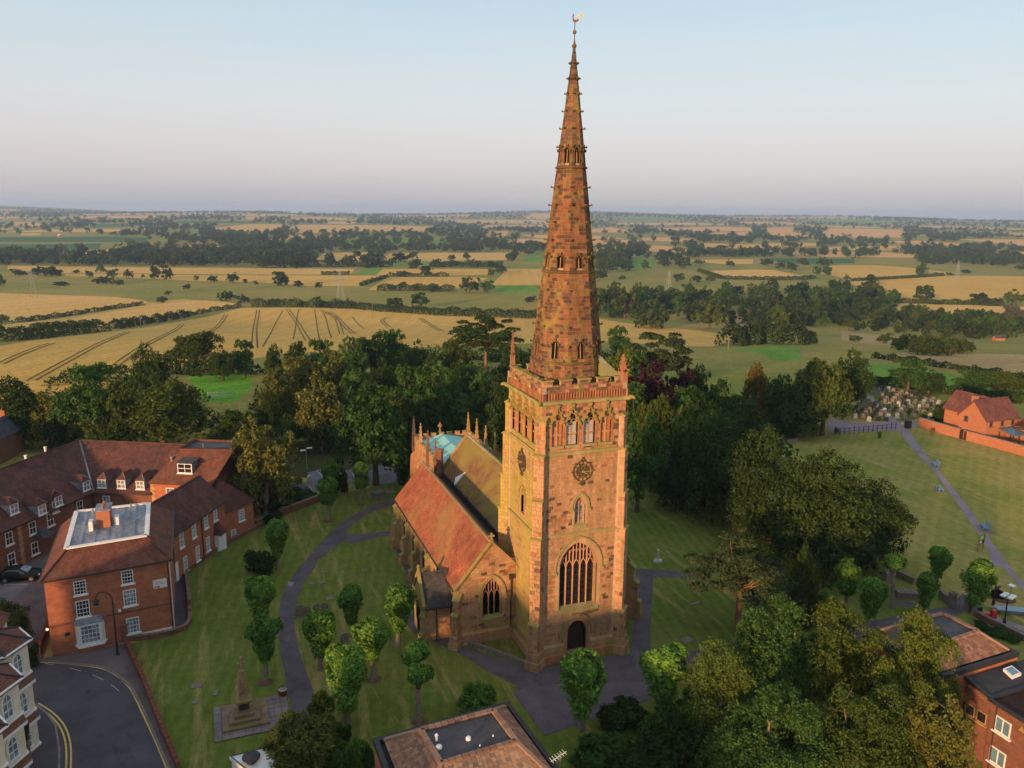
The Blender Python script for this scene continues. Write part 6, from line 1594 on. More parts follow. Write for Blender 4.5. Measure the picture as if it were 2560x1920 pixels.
def lay_tiles(t, quad, cols, tw=.3, th=.26, singles=0):
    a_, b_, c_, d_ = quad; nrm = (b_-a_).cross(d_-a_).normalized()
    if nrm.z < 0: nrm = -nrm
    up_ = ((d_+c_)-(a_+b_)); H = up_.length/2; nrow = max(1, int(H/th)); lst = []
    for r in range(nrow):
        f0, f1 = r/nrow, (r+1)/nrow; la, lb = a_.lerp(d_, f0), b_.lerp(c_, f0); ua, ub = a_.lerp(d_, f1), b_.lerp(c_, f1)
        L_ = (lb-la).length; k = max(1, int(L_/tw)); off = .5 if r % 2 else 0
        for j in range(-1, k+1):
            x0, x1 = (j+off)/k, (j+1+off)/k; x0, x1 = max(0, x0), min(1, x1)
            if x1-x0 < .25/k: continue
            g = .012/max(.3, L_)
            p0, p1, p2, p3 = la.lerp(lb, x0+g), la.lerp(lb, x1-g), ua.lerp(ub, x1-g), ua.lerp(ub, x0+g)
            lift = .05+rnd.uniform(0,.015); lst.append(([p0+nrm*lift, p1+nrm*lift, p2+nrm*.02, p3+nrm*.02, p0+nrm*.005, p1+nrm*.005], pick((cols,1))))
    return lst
TF = [(0,1,2,3),(4,5,1,0),(4,0,3),(5,2,1)]
def put_tiles(t, lst, nsingle):
    rest = MB()
    for i, (v, c) in enumerate(lst):
        if i < nsingle: m_ = MB(); m_.add(v, TF, c); m_.build('roof_tile','tile_piece',t)
        else: rest.add(v, TF, c)
    if rest.V: tag(rest.build('roof_tiles','tile_piece',t), kind='stuff')
PB = [(-17.05,-24.8),(-7.0,-24.2),(-7.75,-13.6),(-17.3,-14.55)]
IB = [(-14.35,-20.05),(-9.45,-19.6),(-9.75,-16.15),(-14.7,-16.55)]
mbk, sl = mansard('brick_block', 'flat-topped brick block with tile skirts and black parapet, nearest the churchyard path', PB, 6.5, IB, 7.85)
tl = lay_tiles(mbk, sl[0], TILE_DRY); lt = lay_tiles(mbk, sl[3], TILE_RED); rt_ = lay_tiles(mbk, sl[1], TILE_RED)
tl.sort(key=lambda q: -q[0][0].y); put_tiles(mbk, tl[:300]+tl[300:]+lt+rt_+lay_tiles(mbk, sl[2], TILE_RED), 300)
for (x, y, r) in ((755,622,.2),(1068,530,.17)):
    p_ = at(x,y,'S',8.0); m_ = MB(); m_.lathe(p_,[(r,-.12),(r,.02),(r*.7,.08)],12); m_.build('roof_disc','paint_white',mbk)
p_ = at(730,560,'S',7.9); m_ = MB(); m_.lathe(p_,[(.09,0),(.08,.35),(.13,.36),(.04,.5)],8); m_.build('roof_vent','paint_white',mbk)
for (x, y) in ((1330,515),(1190,622)):
    p_ = at(x,y,'S',7.9); m_ = MB(); m_.lathe(p_,[(.05,0),(.05,.12)],8); m_.build('roof_stud','paint_white',mbk)
mp, L = wallmap((-17.3,-14.55),(-17.05,-24.8)); sash(mbk, mp, 1.6, 3.2, 1.3, 1.3, 2, 1); sash(mbk, mp, 5.0, 3.2, 1.3, 1.3, 2, 1); sash(mbk, mp, 1.6, .6, 1.3, 1.3, 2, 1)
an = thing('tv_aerial', 'small white television aerial on the brick block corner', 'aerial', at(2040,850,'S',6.5))
m_ = MB(); m_.tube([(0,0,-.1),(0,0,1.0)],.025,5); m_.build('mast','steel',an)
m_ = MB(); m_.bar((-.7,-.25,.8),(.5,.18,.9),.03); m_.build('boom','lamp_white',an)
for i in range(6):
    m_ = MB(); x = -.6+.2*i; m_.bar((x,x*.36-.2,.8+.07*i/5),(x-.1,x*.36+.25,.85+.07*i/5),.02); m_.build('rod','lamp_white',an)
PR_ = [(23.1,-21.3),(32.2,-20.75),(31.9,-13.4),(22.95,-14.2)]
IR_ = [(26.0,-19.1),(30.3,-18.6),(30.1,-15.45),(25.55,-15.75)]
mrk, sr = mansard('brick_hall', 'flat-topped brick hall with mossy tile skirts, half behind the near trees', PR_, 6.5, IR_, 7.5)
for q in (sr[0], sr[1], sr[3], sr[2]): pass
put_tiles(mrk, lay_tiles(mrk, sr[0], TILE_RED)+lay_tiles(mrk, sr[3], [(.16,.12,.09),(.13,.10,.075),(.19,.14,.10)])+lay_tiles(mrk, sr[1], TILE_RED)+lay_tiles(mrk, sr[2], TILE_RED), 200)
mp, L = wallmap((22.95,-14.2),(23.1,-21.3))
for u, z in ((1.9,3.6),(4.6,3.6),(1.9,.9),(4.6,.9)): sash(mrk, mp, u, z, 1.1, 1.4, 2, 1)
lk = thing('link_block', 'low black-roofed brick link with a white skylight', 'building', (0,0,0))
walls(lk, [(26.5,-23.4),(36,-23.0),(36,-21.0),(26.4,-21.25)], 0, 5.3, 'brick_dark')
LKP = [(26.3,-23.2),(38,-22.6),(38,-20.75),(26.3,-21.2)]
rslab(lk, [V2(26.2,-23.4,5.5),V2(38,-22.9,5.5),V2(38,-20.65,5.9),V2(26.2,-21.25,5.9)], 'felt_black', .2, 'roof')
cap(lk, V2(26.15,-23.4,5.55), V2(26.15,-21.25,5.95), .22,.22,'black_trim','parapet')
cap(lk, V2(26.0,-23.5,5.5), V2(38,-23.0,5.5), .3,.3,'black_trim','parapet')
LP_ = (V2(26.2,-23.4,5.5),V2(38,-22.9,5.5),V2(38,-20.65,5.9))
k4 = [on_roof(*LP_, x, y, 'F') for x, y in ((2050,915),(2120,980),(2190,950),(2115,890))]
m_ = MB(); m_.slab([p+Vector((0,0,.22)) for p in k4],(0,0,-.25)); sk = m_.build('skylight','paint_white',lk)
cc_ = sum(k4, Vector())/4; m_ = MB(); m_.slab([cc_.lerp(p, .72)+Vector((0,0,.235)) for p in k4],(0,0,-.02)); m_.build('pane','glass_blue',sk)
mp, L = wallmap((26.4,-21.25),(26.5,-23.4)); sash(lk, mp, .55, 3.0, .8, .9, 1, 1, frame='timber'); sash(lk, mp, 1.5, 3.0, .8, .9, 1, 1, frame='timber')
b3 = thing('brick_flats', 'red brick block with white casement windows at the right edge', 'building', (0,0,0))
walls(b3, [(26.1,-34),(38,-34),(38,-23.6),(26.1,-23.6)], 0, 5.4, 'brick_dark')  # darker brick puts the shade on this red wall into its colour
rslab(b3, [V2(25.9,-34,5.5),V2(38,-34,5.5),V2(38,-23.45,5.5),V2(25.9,-23.45,5.5)], 'tile_brown', .15, 'roof'); cap(b3, V2(25.9,-34,5.55), V2(25.9,-23.5,5.55), .25,.2,'black_trim','parapet')
mp, L = wallmap((26.1,-23.6),(26.1,-34))
for (x, y, w, h) in ((2050,1340,1.25,1.2),(2010,1575,1.25,1.25)):
    p_ = onplane(x,y,'F',0,26.1); sash(b3, mp, -23.6-p_.y, p_.z-h/2, w, h, 2, 1, glass='glass_blue', border=.09, bar=.08)
p_ = onplane(2195,1360,'F',0,26.1); u = -23.6-p_.y; m_ = MB(); m_.add([mp(u-.22,p_.z-.18,.05),mp(u+.22,p_.z-.18,.05),mp(u,p_.z+.2,.05),mp(u-.22,p_.z-.18,0),mp(u+.22,p_.z-.18,0),mp(u,p_.z+.2,0)],[(0,1,2),(0,3,4,1),(1,4,5,2),(2,5,3,0)]); m_.build('alarm_sign','gold',b3)
pipe(b3, [mp(.5,0,.06),mp(.5,5.2,.06)])
# --- brick house across the park ----------------------------------------------------
ph = thing('park_house', 'orange brick gabled house with plum tiled roof beyond the garden wall', 'house', (0,0,0))
xg = 104.4; eL, eR, aP = onplane(1715,410,'G',0,xg), onplane(1925,465,'G',0,xg), onplane(1855,322,'G',0,xg)
ze = (eL.z+eR.z)/2; y0, y1 = eR.y, eL.y; ya = (y0+y1)/2; za = aP.z+.1
x1 = xg+8.2
walls(ph, [(xg,y1),(xg,y0),(x1,y0),(x1,y1)], -.3, ze, 'brick_orange')
for q in (xg, x1): m_ = MB(); m_.add([(q,y0,ze),(q,y1,ze),(q,ya,za)],[(0,2,1) if q == xg else (0,1,2)]); m_.build('gable','brick_orange',ph)
rslab(ph, [(xg-.25,y0-.3,ze-.2),(x1+.2,y0-.3,ze-.2),(x1+.2,ya,za+.12),(xg-.25,ya,za+.12)],'tile_plum'); rslab(ph, [(xg-.25,ya,za+.117),(x1+.2,ya,za+.117),(x1+.2,y1+.3,ze-.2),(xg-.25,y1+.3,ze-.2)],'tile_plum')
cap(ph, (xg-.25,ya,za+.16),(x1+.2,ya,za+.16),.22,.14,'tile_plum')
walls(ph, [(xg+1.5,y1+4.5),(xg+1.5,y1),(x1-1,y1),(x1-1,y1+4.5)], -.3, ze, 'brick_orange'); rslab(ph, [(xg+1.0,y1-2.5,ze-.1),(xg+4.2,y1-2.5,za+.3),(xg+4.2,y1+4.8,za+.3),(xg+1.0,y1+4.8,ze-.1)],'tile_plum'); rslab(ph, [(xg+4.2,y1-2.5,za+.297),(x1-.5,y1-2.5,ze-.1),(x1-.5,y1+4.8,ze-.1),(xg+4.2,y1+4.8,za+.297)],'tile_plum')
m_ = MB(); m_.box(xg+.1,xg+1.0,ya+.1,ya+.8,za-.6,za+.75); m_.build('chimney','brick_orange',ph)
mg, Lg = wallmap((xg,y1),(xg,y0)); p_ = onplane(1768,448,'G',0,xg); sash(ph, mg, y1-p_.y, p_.z-.5, .8, 1.0, 2, 2, frame='timber_grey')
mf, Lf = wallmap((xg,y0),(x1,y0))
for u in (1.2,4.0,6.6): sash(ph, mf, u, ze-1.25, .75, .95, 2, 1, frame='timber_grey')
walls(ph, [(x1-1.5,y0-4.5),(x1+5,y0-4.5),(x1+5,y0),(x1-1.5,y0)], -.3, 2.3, 'brick_orange','annex_wall'); rslab(ph, [(x1-1.8,y0-4.8,2.2),(x1+5,y0-4.8,2.2),(x1+5,y0-2,4.4),(x1-1.8,y0-2,4.4)],'tile_plum',.15,'annex_roof'); rslab(ph, [(x1-1.8,y0-2,4.397),(x1+5,y0-2,4.397),(x1+5,y0+.3,2.4),(x1-1.8,y0+.3,2.4)],'tile_plum',.15,'annex_roof')
cv = thing('conservatory', 'glass-roofed conservatory with dark frame against the brick house', 'conservatory', (x1-4.6,y0-2.6,0))
for (x, y) in ((-1.5,-1.4),(1.5,-1.4),(-1.5,1.4),(1.5,1.4),(0,-1.4)):
    m_ = MB(); m_.bar((x,y,0),(x,y,2.1),.12); m_.build('post','black_trim',cv)
for i in range(5):
    x0 = -1.6+.64*i; m_ = MB(); m_.slab([(x0+.03,-1.6,2.1),(x0+.61,-1.6,2.1),(x0+.61,1.5,2.75),(x0+.03,1.5,2.75)],(0,0,-.04)); m_.build('pane','glass_blue',cv)
for i in range(6):
    m_ = MB(); x = -1.6+.64*i; m_.bar((x,-1.62,2.13),(x,1.5,2.78),.07); m_.build('glazing_bar','black_trim',cv)
# far-left slate house
sh_ = thing('slate_house', 'house corner with blue slate roof and orange chimney at the left edge', 'house', at(-10,1010,'A')+Vector((0,0,0)))
hp = at(60,320,'A',0); sx = [onplane(170,215,'A',2,4.0), onplane(0,300,'A',2,4.0), onplane(30,120,'A',2,6.6)]
sh_.location = (0,0,0)
e1, e2, rr = sx; off = (e2-e1)*1.2
walls(sh_, [(e1.x,e1.y),((e2+off).x,(e2+off).y),((e2+off).x-6,(e2+off).y+4),(e1.x-6,e1.y+4)][::-1], 0, 4.0, 'brick_dark')
rslab(sh_, [e1+Vector((.3,-.2,-.1)), e2+off, rr+off*.9+(e2-e1)*.8, rr], 'slate_blue'); rslab(sh_, [e1+Vector((.3,-.2,-.1)), rr, V2(e1.x-5.5,e1.y+4.2,3.9)], 'slate_blue')
rslab(sh_, [rr, rr+off*.9+(e2-e1)*.8, Vector((e2.x-6,e2.y+3,3.9))+off, V2(e1.x-5.5,e1.y+4.2,3.9)], 'slate_blue')
c0 = onplane(18,110,'A',2,6.4); m_ = MB(); m_.box(c0.x-.4,c0.x+.4,c0.y-.3,c0.y+.3,5.6,7.1); co = m_.build('chimney','brick_orange',sh_)
m_ = MB(); m_.lathe((c0.x,c0.y,7.1),[(.14,0),(.11,.4)],8); m_.build('chimney_pot','brick_orange',co)

# ------------------------------------------------------------------ roads, paths, walls
def sheet(name, mat, pts, z, parent=None):
    P = [at(x, y, k) for k, l in pts for x, y in l] if isinstance(pts[0][0], str) else [Vector(p) for p in pts]
    vv = [Vector((p.x, p.y)) for p in P]; n = len(vv)
    o, e, f, *_ = delaunay_2d_cdt(vv, [(i, (i+1) % n) for i in range(n)], [], 1, 1e-5)
    F = []
    for t in f:
        a, b, c = (o[i] for i in t[:3]); F.append(tuple(t) if (b-a).cross(c-a) > 0 else tuple(t)[::-1])
    me = bpy.data.meshes.new(name); me.from_pydata([(p.x, p.y, z) for p in o], [], F); me.materials.append(MAT[mat])
    return tag(obj(name, me, parent), kind='structure')
sheet('lawn','lawn',[('A',[(1440,1659),(1450,1310),(1700,1130),(1950,1000),(2250,830)]),('R',[(1000,1180),(1500,1060),(2000,900),(2300,900)]),('P',[(1600,1160),(1700,1180),(2000,1420),(2300,1480),(2300,1700),(1900,1750),(1500,2100),(1000,2050),(700,2000),(480,2050),(445,1925)]),('B',[(1330,1180),(1090,600),(1640,420)])],.006)
sheet('path','path',[('C',[(560,1300),(520,1100),(490,950),(450,750),(430,520),(450,330),(510,180),(620,40)]),('R',[(960,1655),(1050,1560),(1200,1420),(1400,1300),(1600,1210),(1760,1180),(1900,1150),(1900,1210),(1760,1245),(1560,1290),(1380,1390),(1250,1500),(1270,1545),(1500,1530),(1740,1500)]),
  ('X',[(110,330),(180,520),(250,690),(260,800),(250,1000),(230,1130),(420,1300),(650,1420),(800,1500),(960,1545),(1440,1700),(1440,1800),(900,1640),(480,1430),(250,1310),(190,1180),(200,1130),(225,980),(230,800),(150,600),(60,400),(-30,400)]),('R',[(1300,1640),(1240,1600)]),('C',[(750,0),(720,70),(640,180),(590,300),(560,430),(565,560),(600,720),(640,850),(690,980),(740,1110),(760,1280)])],.016)
sheet('forecourt','path',[('E',[(-40,745),(340,930),(640,830),(1150,790),(1170,640),(1190,380),(1200,130),(1420,140),(1640,165),(1640,208),(1440,195),(1330,200),(1315,420),(1305,740),(1500,800),(1700,740),(1850,700),(1850,800),(1560,880),(1420,1000),(1310,1140),(860,1290),(490,1420),(430,1330),(255,1090),(290,1030),(100,940),(-40,860)])],.022)
sheet('forecourt_patch','forecourt',[('E',[(330,1045),(620,1010),(900,1010),(1270,1000),(1300,1120),(860,1280),(500,1405),(440,1320),(275,1090)])],.027)
sheet('path','path',[('F',[(745,590),(980,545),(1200,500),(1380,470),(1540,430),(1640,430),(1690,400),(1680,370),(1750,310),(1765,350),(1740,470),(1640,500),(1000,640),(900,700),(820,690),(700,660)])],.018)
sheet('path','path',[('F',[(1200,370),(1390,395),(1390,432),(1200,412)])],.018)
sheet('path','path_park',[('G',[(1240,540),(1360,690),(1500,830),(1700,1100),(1870,1350),(1950,1490),(1950,1530),(1920,1590),(1880,1660),(1960,1660),(2000,1590),(2040,1585),(2110,1659),(2290,1870),(2390,1900),(2150,1650),(1980,1420),(1800,1150),(1560,850),(1400,650),(1330,540)])],.018)
sheet('path','path_park',[('G',[(700,450),(790,462),(1000,482),(1180,472),(975,250),(1000,250),(1245,474),(1390,470),(1400,500),(1335,535),(1240,545),(1100,545),(960,555),(720,565)])],.022)
sheet('path','path_park',[('I',[(330,1180),(450,1210),(700,1290),(1149,1440),(1400,1530),(1400,1600),(1149,1530),(700,1350),(430,1270),(330,1250)])],.024)
sheet('road','asphalt',[('B',[(240,690),(360,735),(880,790),(1000,850),(1130,960),(1230,1150),(1340,1400),(1470,1700),(1600,2100),(300,2100),(240,1100),(100,760)])],.014)
def kerbed(name, mat, pts, z, kerbline, kmat='kerb'):
    sheet(name, mat, pts, z)
    L = [at(x, y, k) for k, l in kerbline for x, y in l]
    for a, b in zip(L[:-1], L[1:]):
        n = max(1, int((b-a).length/.9))
        for i in range(n):
            m_ = MB(); p, q = a.lerp(b, i/n+.006), a.lerp(b, (i+1)/n-.006); m_.bar(p+Vector((0,0,z/2-.02)), q+Vector((0,0,z/2-.02)), .15, z+.05); tag(m_.build('kerb', kmat), kind='structure')
kerbed('pavement','yard',[('B',[(340,728),(480,700),(700,670),(1000,600),(1085,590),(1150,730),(1250,950),(1390,1330),(1540,1700),(1475,1700),(1345,1400),(1240,1150),(1140,955),(1010,845),(890,783)])],.12,[('B',[(340,734),(880,789),(1002,850),(1133,960),(1233,1150),(1343,1400),(1475,1700)])])
kerbed('pavement','asphalt',[('B',[(240,1080),(290,1105),(400,1190),(480,1300),(510,1500),(505,1750),(150,1800)])],.12,[('B',[(295,1108),(400,1190),(482,1300),(513,1500),(508,1750)])])
sheet('yard','yard',[('A',[(-150,1500),(20,1330),(280,1195),(420,1080),(560,960),(700,960),(345,1400),(370,1659),(395,1780),(310,2060),(180,2080),(-250,1800)])],.012)
sheet('parking_bay','gravel_lot',[('A',[(-40,1425),(230,1415),(60,1560),(-60,1560)])],.020)
sheet('side_yard','asphalt',[('B',[(1470,0),(1620,0),(1645,380),(1600,440),(1120,545),(1110,520),(1500,440)]),('A',[(1320,1590),(1340,1380),(1690,1110),(1740,1090),(1450,1310),(1440,1500)])],.016)
sheet('car_park','gravel_lot',[('R',[(560,1120),(700,1060),(880,1000),(855,910),(1020,860),(1250,890),(1500,820),(1800,870),(1790,1000),(1500,1045),(1250,1010),(1000,1085),(830,1125),(640,1140)])],.014)
def line_strip(name, mat, k, pts, w, z, dash=None):
    L = [at(x, y, k) for x, y in pts]; m_ = MB(); s = 0
    # smooth
    P = []
    for i in range(len(L)-1):
        p0, p1, p2, p3 = L[max(0,i-1)], L[i], L[i+1], L[min(len(L)-1,i+2)]
        for j in range(6):
            t = j/6; P.append(.5*((2*p1)+(p2-p0)*t+(2*p0-5*p1+4*p2-p3)*t*t+(3*p1-p0-3*p2+p3)*t**3))
    P.append(L[-1])
    side = []
    for i in range(len(P)):
        d = (P[min(i+1,len(P)-1)]-P[max(i-1,0)]).normalized(); side.append(Vector((-d.y,d.x,0)))
    return P, side
def paint(P, side, off, w, z, mat, name='road_marking', dash=None):
    m_ = MB(); acc = 0
    for i in range(len(P)-1):
        acc += (P[i+1]-P[i]).length
        if dash and int(acc/dash) % 2: continue
        a, b = P[i]+side[i]*off, P[i+1]+side[i+1]*off
        m_.add([a-side[i]*w/2+Vector((0,0,z)), b-side[i+1]*w/2+Vector((0,0,z)), b+side[i+1]*w/2+Vector((0,0,z)), a+side[i]*w/2+Vector((0,0,z))],[(0,1,2,3)])
    tag(m_.build(name, mat), kind='structure')
P, S_ = line_strip('', '', 'B', [(345,745),(600,763),(870,800),(1000,860),(1090,935),(1150,1015),(1222,1170),(1335,1410),(1460,1710)], 0, 0)
paint(P, S_, .0, .13, .02, 'paint_yellow'); paint(P, S_, .3, .13, .02, 'paint_yellow')
P, S_ = line_strip('', '', 'B', [(298,1115),(420,1195),(515,1300),(562,1420),(574,1550),(568,1720)], 0, 0)
paint(P, S_, 0, .13, .02, 'paint_yellow'); paint(P, S_, .3, .13, .02, 'paint_yellow')
P, S_ = line_strip('', '', 'B', [(390,757),(640,806),(800,857),(940,927),(1060,1022)], 0, 0)
paint(P, S_, 0, .05, .02, 'paint_white_road', dash=1.4)
P, S_ = line_strip('', '', 'A', [(30,1417),(215,1415)], 0, 0); paint(P, S_, 0, .1, .026, 'paint_white_road')
for a_, b_ in (((950,890),(1025,965)),((1300,880),(1340,960))):
    P, S_ = line_strip('', '', 'R', [a_, b_], 0, 0); paint(P, S_, 0, .1, .022, 'paint_white_road')
def low_wall(label, k, pts, h, w=.28, mat='brick_dark', capm='kerb', name='boundary_wall', z=0.0, cat='wall', ks=None):
    L = [at(x, y, kk) for kk, l in ks for x, y in l] if ks else [at(x, y, k) for x, y in pts]
    t = thing(name, label, cat, L[0]); o = L[0]
    for a, b in zip(L[:-1], L[1:]):
        d = (b-a); l_ = d.length
        m_ = MB(); m_.bar(a-o+Vector((0,0,h/2-.1)), b-o+Vector((0,0,h/2-.1)), w, h+.2); m_.build('wall_run', mat, t)
        n = max(1, int(l_/.6))
        for i in range(n):
            m_ = MB(); hh = .09+rnd.uniform(-.008,.008); m_.bar(a.lerp(b, i/n+.008)-o+Vector((0,0,h+hh/2)), a.lerp(b, (i+1)/n-.008)-o+Vector((0,0,h+hh/2)), w+.08, hh); m_.build('coping', capm, t)
    return t
low_wall('low curved brick wall between churchyard lawn and black side yard','B',None,.45,capm='brick_dark',ks=[('B',[(1110,562),(1300,545),(1500,505),(1610,460),(1645,400),(1635,200),(1612,0)]),('A',[(1445,1320),(1520,1260),(1700,1135),(1950,1000),(2080,930),(2212,868)])])
low_wall('brick wall with pale coping beside the car park','R',[(330,1470),(600,1345),(800,1270),(1000,1190)],.9,.32,capm='stone_grey')
low_wall('long dark brick churchyard wall along the road pavement','B',[(1092,600),(1150,735),(1250,955),(1330,1170),(1420,1400),(1545,1700)],.75,.24,capm='brick_dark')
low_wall('low stone edging wall of the small lawn beside the tower','X',[(760,1440),(950,1505),(1180,1590),(1400,1668)],.3,.3,'stone_grey','stone_grey')
low_wall('dark brick yard wall running down beside the brick house','B',[(432,420),(400,520),(340,690)],.9,.22,capm='brick_dark')
low_wall('broken stone wall stub by the gate piers under pollards','F',[(1235,190),(1290,215),(1365,250)],.7,.3,'stone_grey','stone_grey')
low_wall('stone wall with gap between park path and lime trees','F',[(1560,345),(1600,380),(1650,410)],.8,.3,'stone_grey','stone_grey')
low_wall('low mossy brick wall along the park walk by red boxes','I',[(380,1290),(560,1390),(760,1480),(1149,1680)],.6,.25)
low_wall('low pale stone wall at the wood edge of the park','G',[(100,680),(300,650),(470,625)],.5,.3,'stone_grey','stone_grey')
pw = low_wall('tall orange brick garden wall of the park house','G',[(1405,512),(1560,558),(1715,602)],1.8,.35,'brick_orange','kerb','garden_wall')
pw2 = low_wall('tall orange brick garden wall right of the dark doorway','G',[(1745,610),(1980,672),(2212,738),(2600,845)],1.7,.35,'brick_orange','kerb','garden_wall')
gd_ = thing('garden_door','dark arched door in the orange garden wall','door',at(1730,606,'G'))
m_ = MB(); m_.box(-.12,.12,-1.0,.6,0,1.65); m_.build('door_leaf','door_wood',gd_)
def pier(label, x, y, k, h=1.5, w=.55, mat='stone_grey', name='gate_pier'):
    t = thing(name, label, 'gate pier', at(x, y, k)); m_ = MB(); m_.box(-w/2,w/2,-w/2,w/2,-.1,h); m_.build('shaft', mat, t)
    m_ = MB(); m_.box(-w/2-.07,w/2+.07,-w/2-.07,w/2+.07,h,h+.12); m_.lathe((0,0,h+.12),[(w*.72,0),(.05,.22)],4,(1,1,1),math.pi/4); m_.build('cap', mat, t)
pier('dark brick pier at the corner of the road wall',1085,560,'B',1.7,.6,'brick_dark'); pier('stone gate pier left of the park path gap',1655,425,'F'); pier('stone gate pier below the tall pollard right of the gap',1775,455,'F',1.6); pier('stone pier under the bare-stemmed pollard',1148,235,'F',1.2)
# railing by the white plinth
rl = thing('iron_railing','black iron railing beside the white plinth','railing',at(1110,530,'B'))
a_, b_ = at(1110,530,'B'), at(1185,512,'B'); o = a_.copy()
for i in range(7):
    m_ = MB(); p = a_.lerp(b_, i/6)-o; m_.bar(p, p+Vector((0,0,.9)), .035); m_.build('bar','black_iron',rl)
for z in (.15,.88):
    m_ = MB(); m_.bar(Vector((0,0,z)), b_-o+Vector((0,0,z)), .04); m_.build('rail','black_iron',rl)
# ------------------------------------------------------------------ memorial
mo = at(615,1010,'J'); c4 = [at(x, y, 'J') for x, y in ((170,1372),(1065,1182),(1003,828),(188,943))]
ux = (c4[1]-c4[0]).normalized(); uy = Vector((-ux.y,ux.x,0)); Lx = (c4[1]-c4[0]).length; Ly = ((c4[3]-c4[0]).dot(uy)+(c4[2]-c4[1]).dot(uy))/2
wm = thing('war_memorial','sandstone memorial cross with dark plaque on stepped paved terrace','memorial',c4[0],math.atan2(ux.y,ux.x))
nx_, ny_ = 10, 8
bm = MB(); bm.box(-.02,Lx+.02,-.02,Ly+.02,-.1,.05); bm.build('terrace_bed','soil',wm)
sx0, sx1, sy0, sy1 = Lx*.11, Lx*.72, Ly*.17, Ly*.93
for i in range(nx_):
    for j in range(ny_):
        x0, x1, y0, y1 = Lx*i/nx_+.015, Lx*(i+1)/nx_-.015, Ly*j/ny_+.015, Ly*(j+1)/ny_-.015
        m_ = MB(); m_.box(x0,x1,y0,y1,0,.10+rnd.uniform(-.008,.01)); m_.build('paving_slab','paving',wm)
def step_ring(x0, x1, y0, y1, z0, z1, n):
    core = MB(); core.box(x0+.02,x1-.02,y0+.02,y1-.02,z0,z1-.03); core.build('step_core','stone_grey',wm)
    for i in range(n):
        for j in range(max(2, int(n*(y1-y0)/(x1-x0)))):
            k = max(2, int(n*(y1-y0)/(x1-x0)))
            m_ = MB(); m_.box(x0+(x1-x0)*i/n+.01,x0+(x1-x0)*(i+1)/n-.01,y0+(y1-y0)*j/k+.01,y0+(y1-y0)*(j+1)/k-.01,z0+.01,z1+rnd.uniform(-.006,.006),(.30,.22,.16)); m_.build('step_stone','stone_dark',wm)
step_ring(sx0,sx1,sy0,sy1,.1,.30,6)
mx, my = Lx*.40, Ly*.50
step_ring(mx-1.15,mx+1.15,my-1.1,my+1.1,.3,.55,4); step_ring(mx-.75,mx+.75,my-.75,my+.75,.55,.85,3)
m_ = MB(); m_.box(mx-.48,mx+.48,my-.48,my+.48,.85,1.75,(.36,.23,.15)); m_.box(mx-.54,mx+.54,my-.54,my+.54,1.72,1.86,(.4,.26,.17)); po_ = m_.build('pedestal','stone_dark',wm)
m_ = MB(); m_.box(mx-.36,mx+.36,my-.50,my-.485,1.1,1.62); m_.build('plaque','black_iron',po_)
m_ = MB(); m_.lathe((mx,my,1.86),[(.50,0),(.40,.25),(.34,.4),(.26,.6)],4,(.42,.25,.16),math.pi/4); m_.build('die','stone_dark',wm)
m_ = MB(); m_.lathe((mx,my,2.4),[(.24,0),(.20,.9),(.16,1.7),(.2,1.75),(.2,1.9),(.12,1.95)],8,(.40,.24,.15)); m_.build('shaft','stone_dark',wm)
for i in range(4):
    q = math.pi/4+i*math.pi/2; m_ = MB(); m_.lathe((mx+.32*math.cos(q),my+.32*math.sin(q),2.3),[(.10,0),(.13,.25),(.11,.6),(.13,.75),(.06,.85),(.09,.95),(.02,1.08)],7,(.38,.22,.14)); m_.build('figure','stone_dark',wm)
m_ = MB(); m_.box(mx-.09,mx+.09,my-.09,my+.09,4.3,5.35,(.43,.27,.17)); m_.box(mx-.33,mx+.33,my-.08,my+.08,4.8,5.0,(.43,.27,.17)); m_.lathe((mx,my,5.35),[(.09,0),(.12,.08),(.04,.2)],6,(.45,.33,.22)); m_.build('cross','stone_dark',wm)
for i, (x, y, lb) in enumerate(((955,815,'red planter tub with white flowers beside the curved path, farther one'),(992,1135,'red planter tub with white flowers at terrace corner by the willow'))):
    p_ = at(x, y, 'J', .1); t = thing('planter_tub', lb, 'planter', p_, 0, 'planter tubs on the memorial terrace')
    m_ = MB(); m_.lathe((0,0,0),[(.30,0),(.40,.45),(.43,.47),(.43,.55),(.38,.55),(.36,.48)],14); m_.build('tub','sign_red' if 0 else 'tub_red',t) if 'tub_red' in MAT else (simple('tub_red',(.16,.045,.04),.7,.25,.25,5), m_.build('tub','tub_red',t))
    m_ = MB(); m_.lathe((0,0,.5),[(.38,0),(.3,.05),(.1,.08)],14); m_.build('soil','paint_white',t)
    rs = np.random.RandomState(i); d = sphere_pts(140, rs); d[:,2] = np.abs(d[:,2]); V_, F_, C_ = leaves(d*np.array([.3,.3,.22])+np.array([0,0,.55]), d, .05, rs); obj('plant', np_mesh('plant', V_, F_, 'leaf_sage', C_), t)
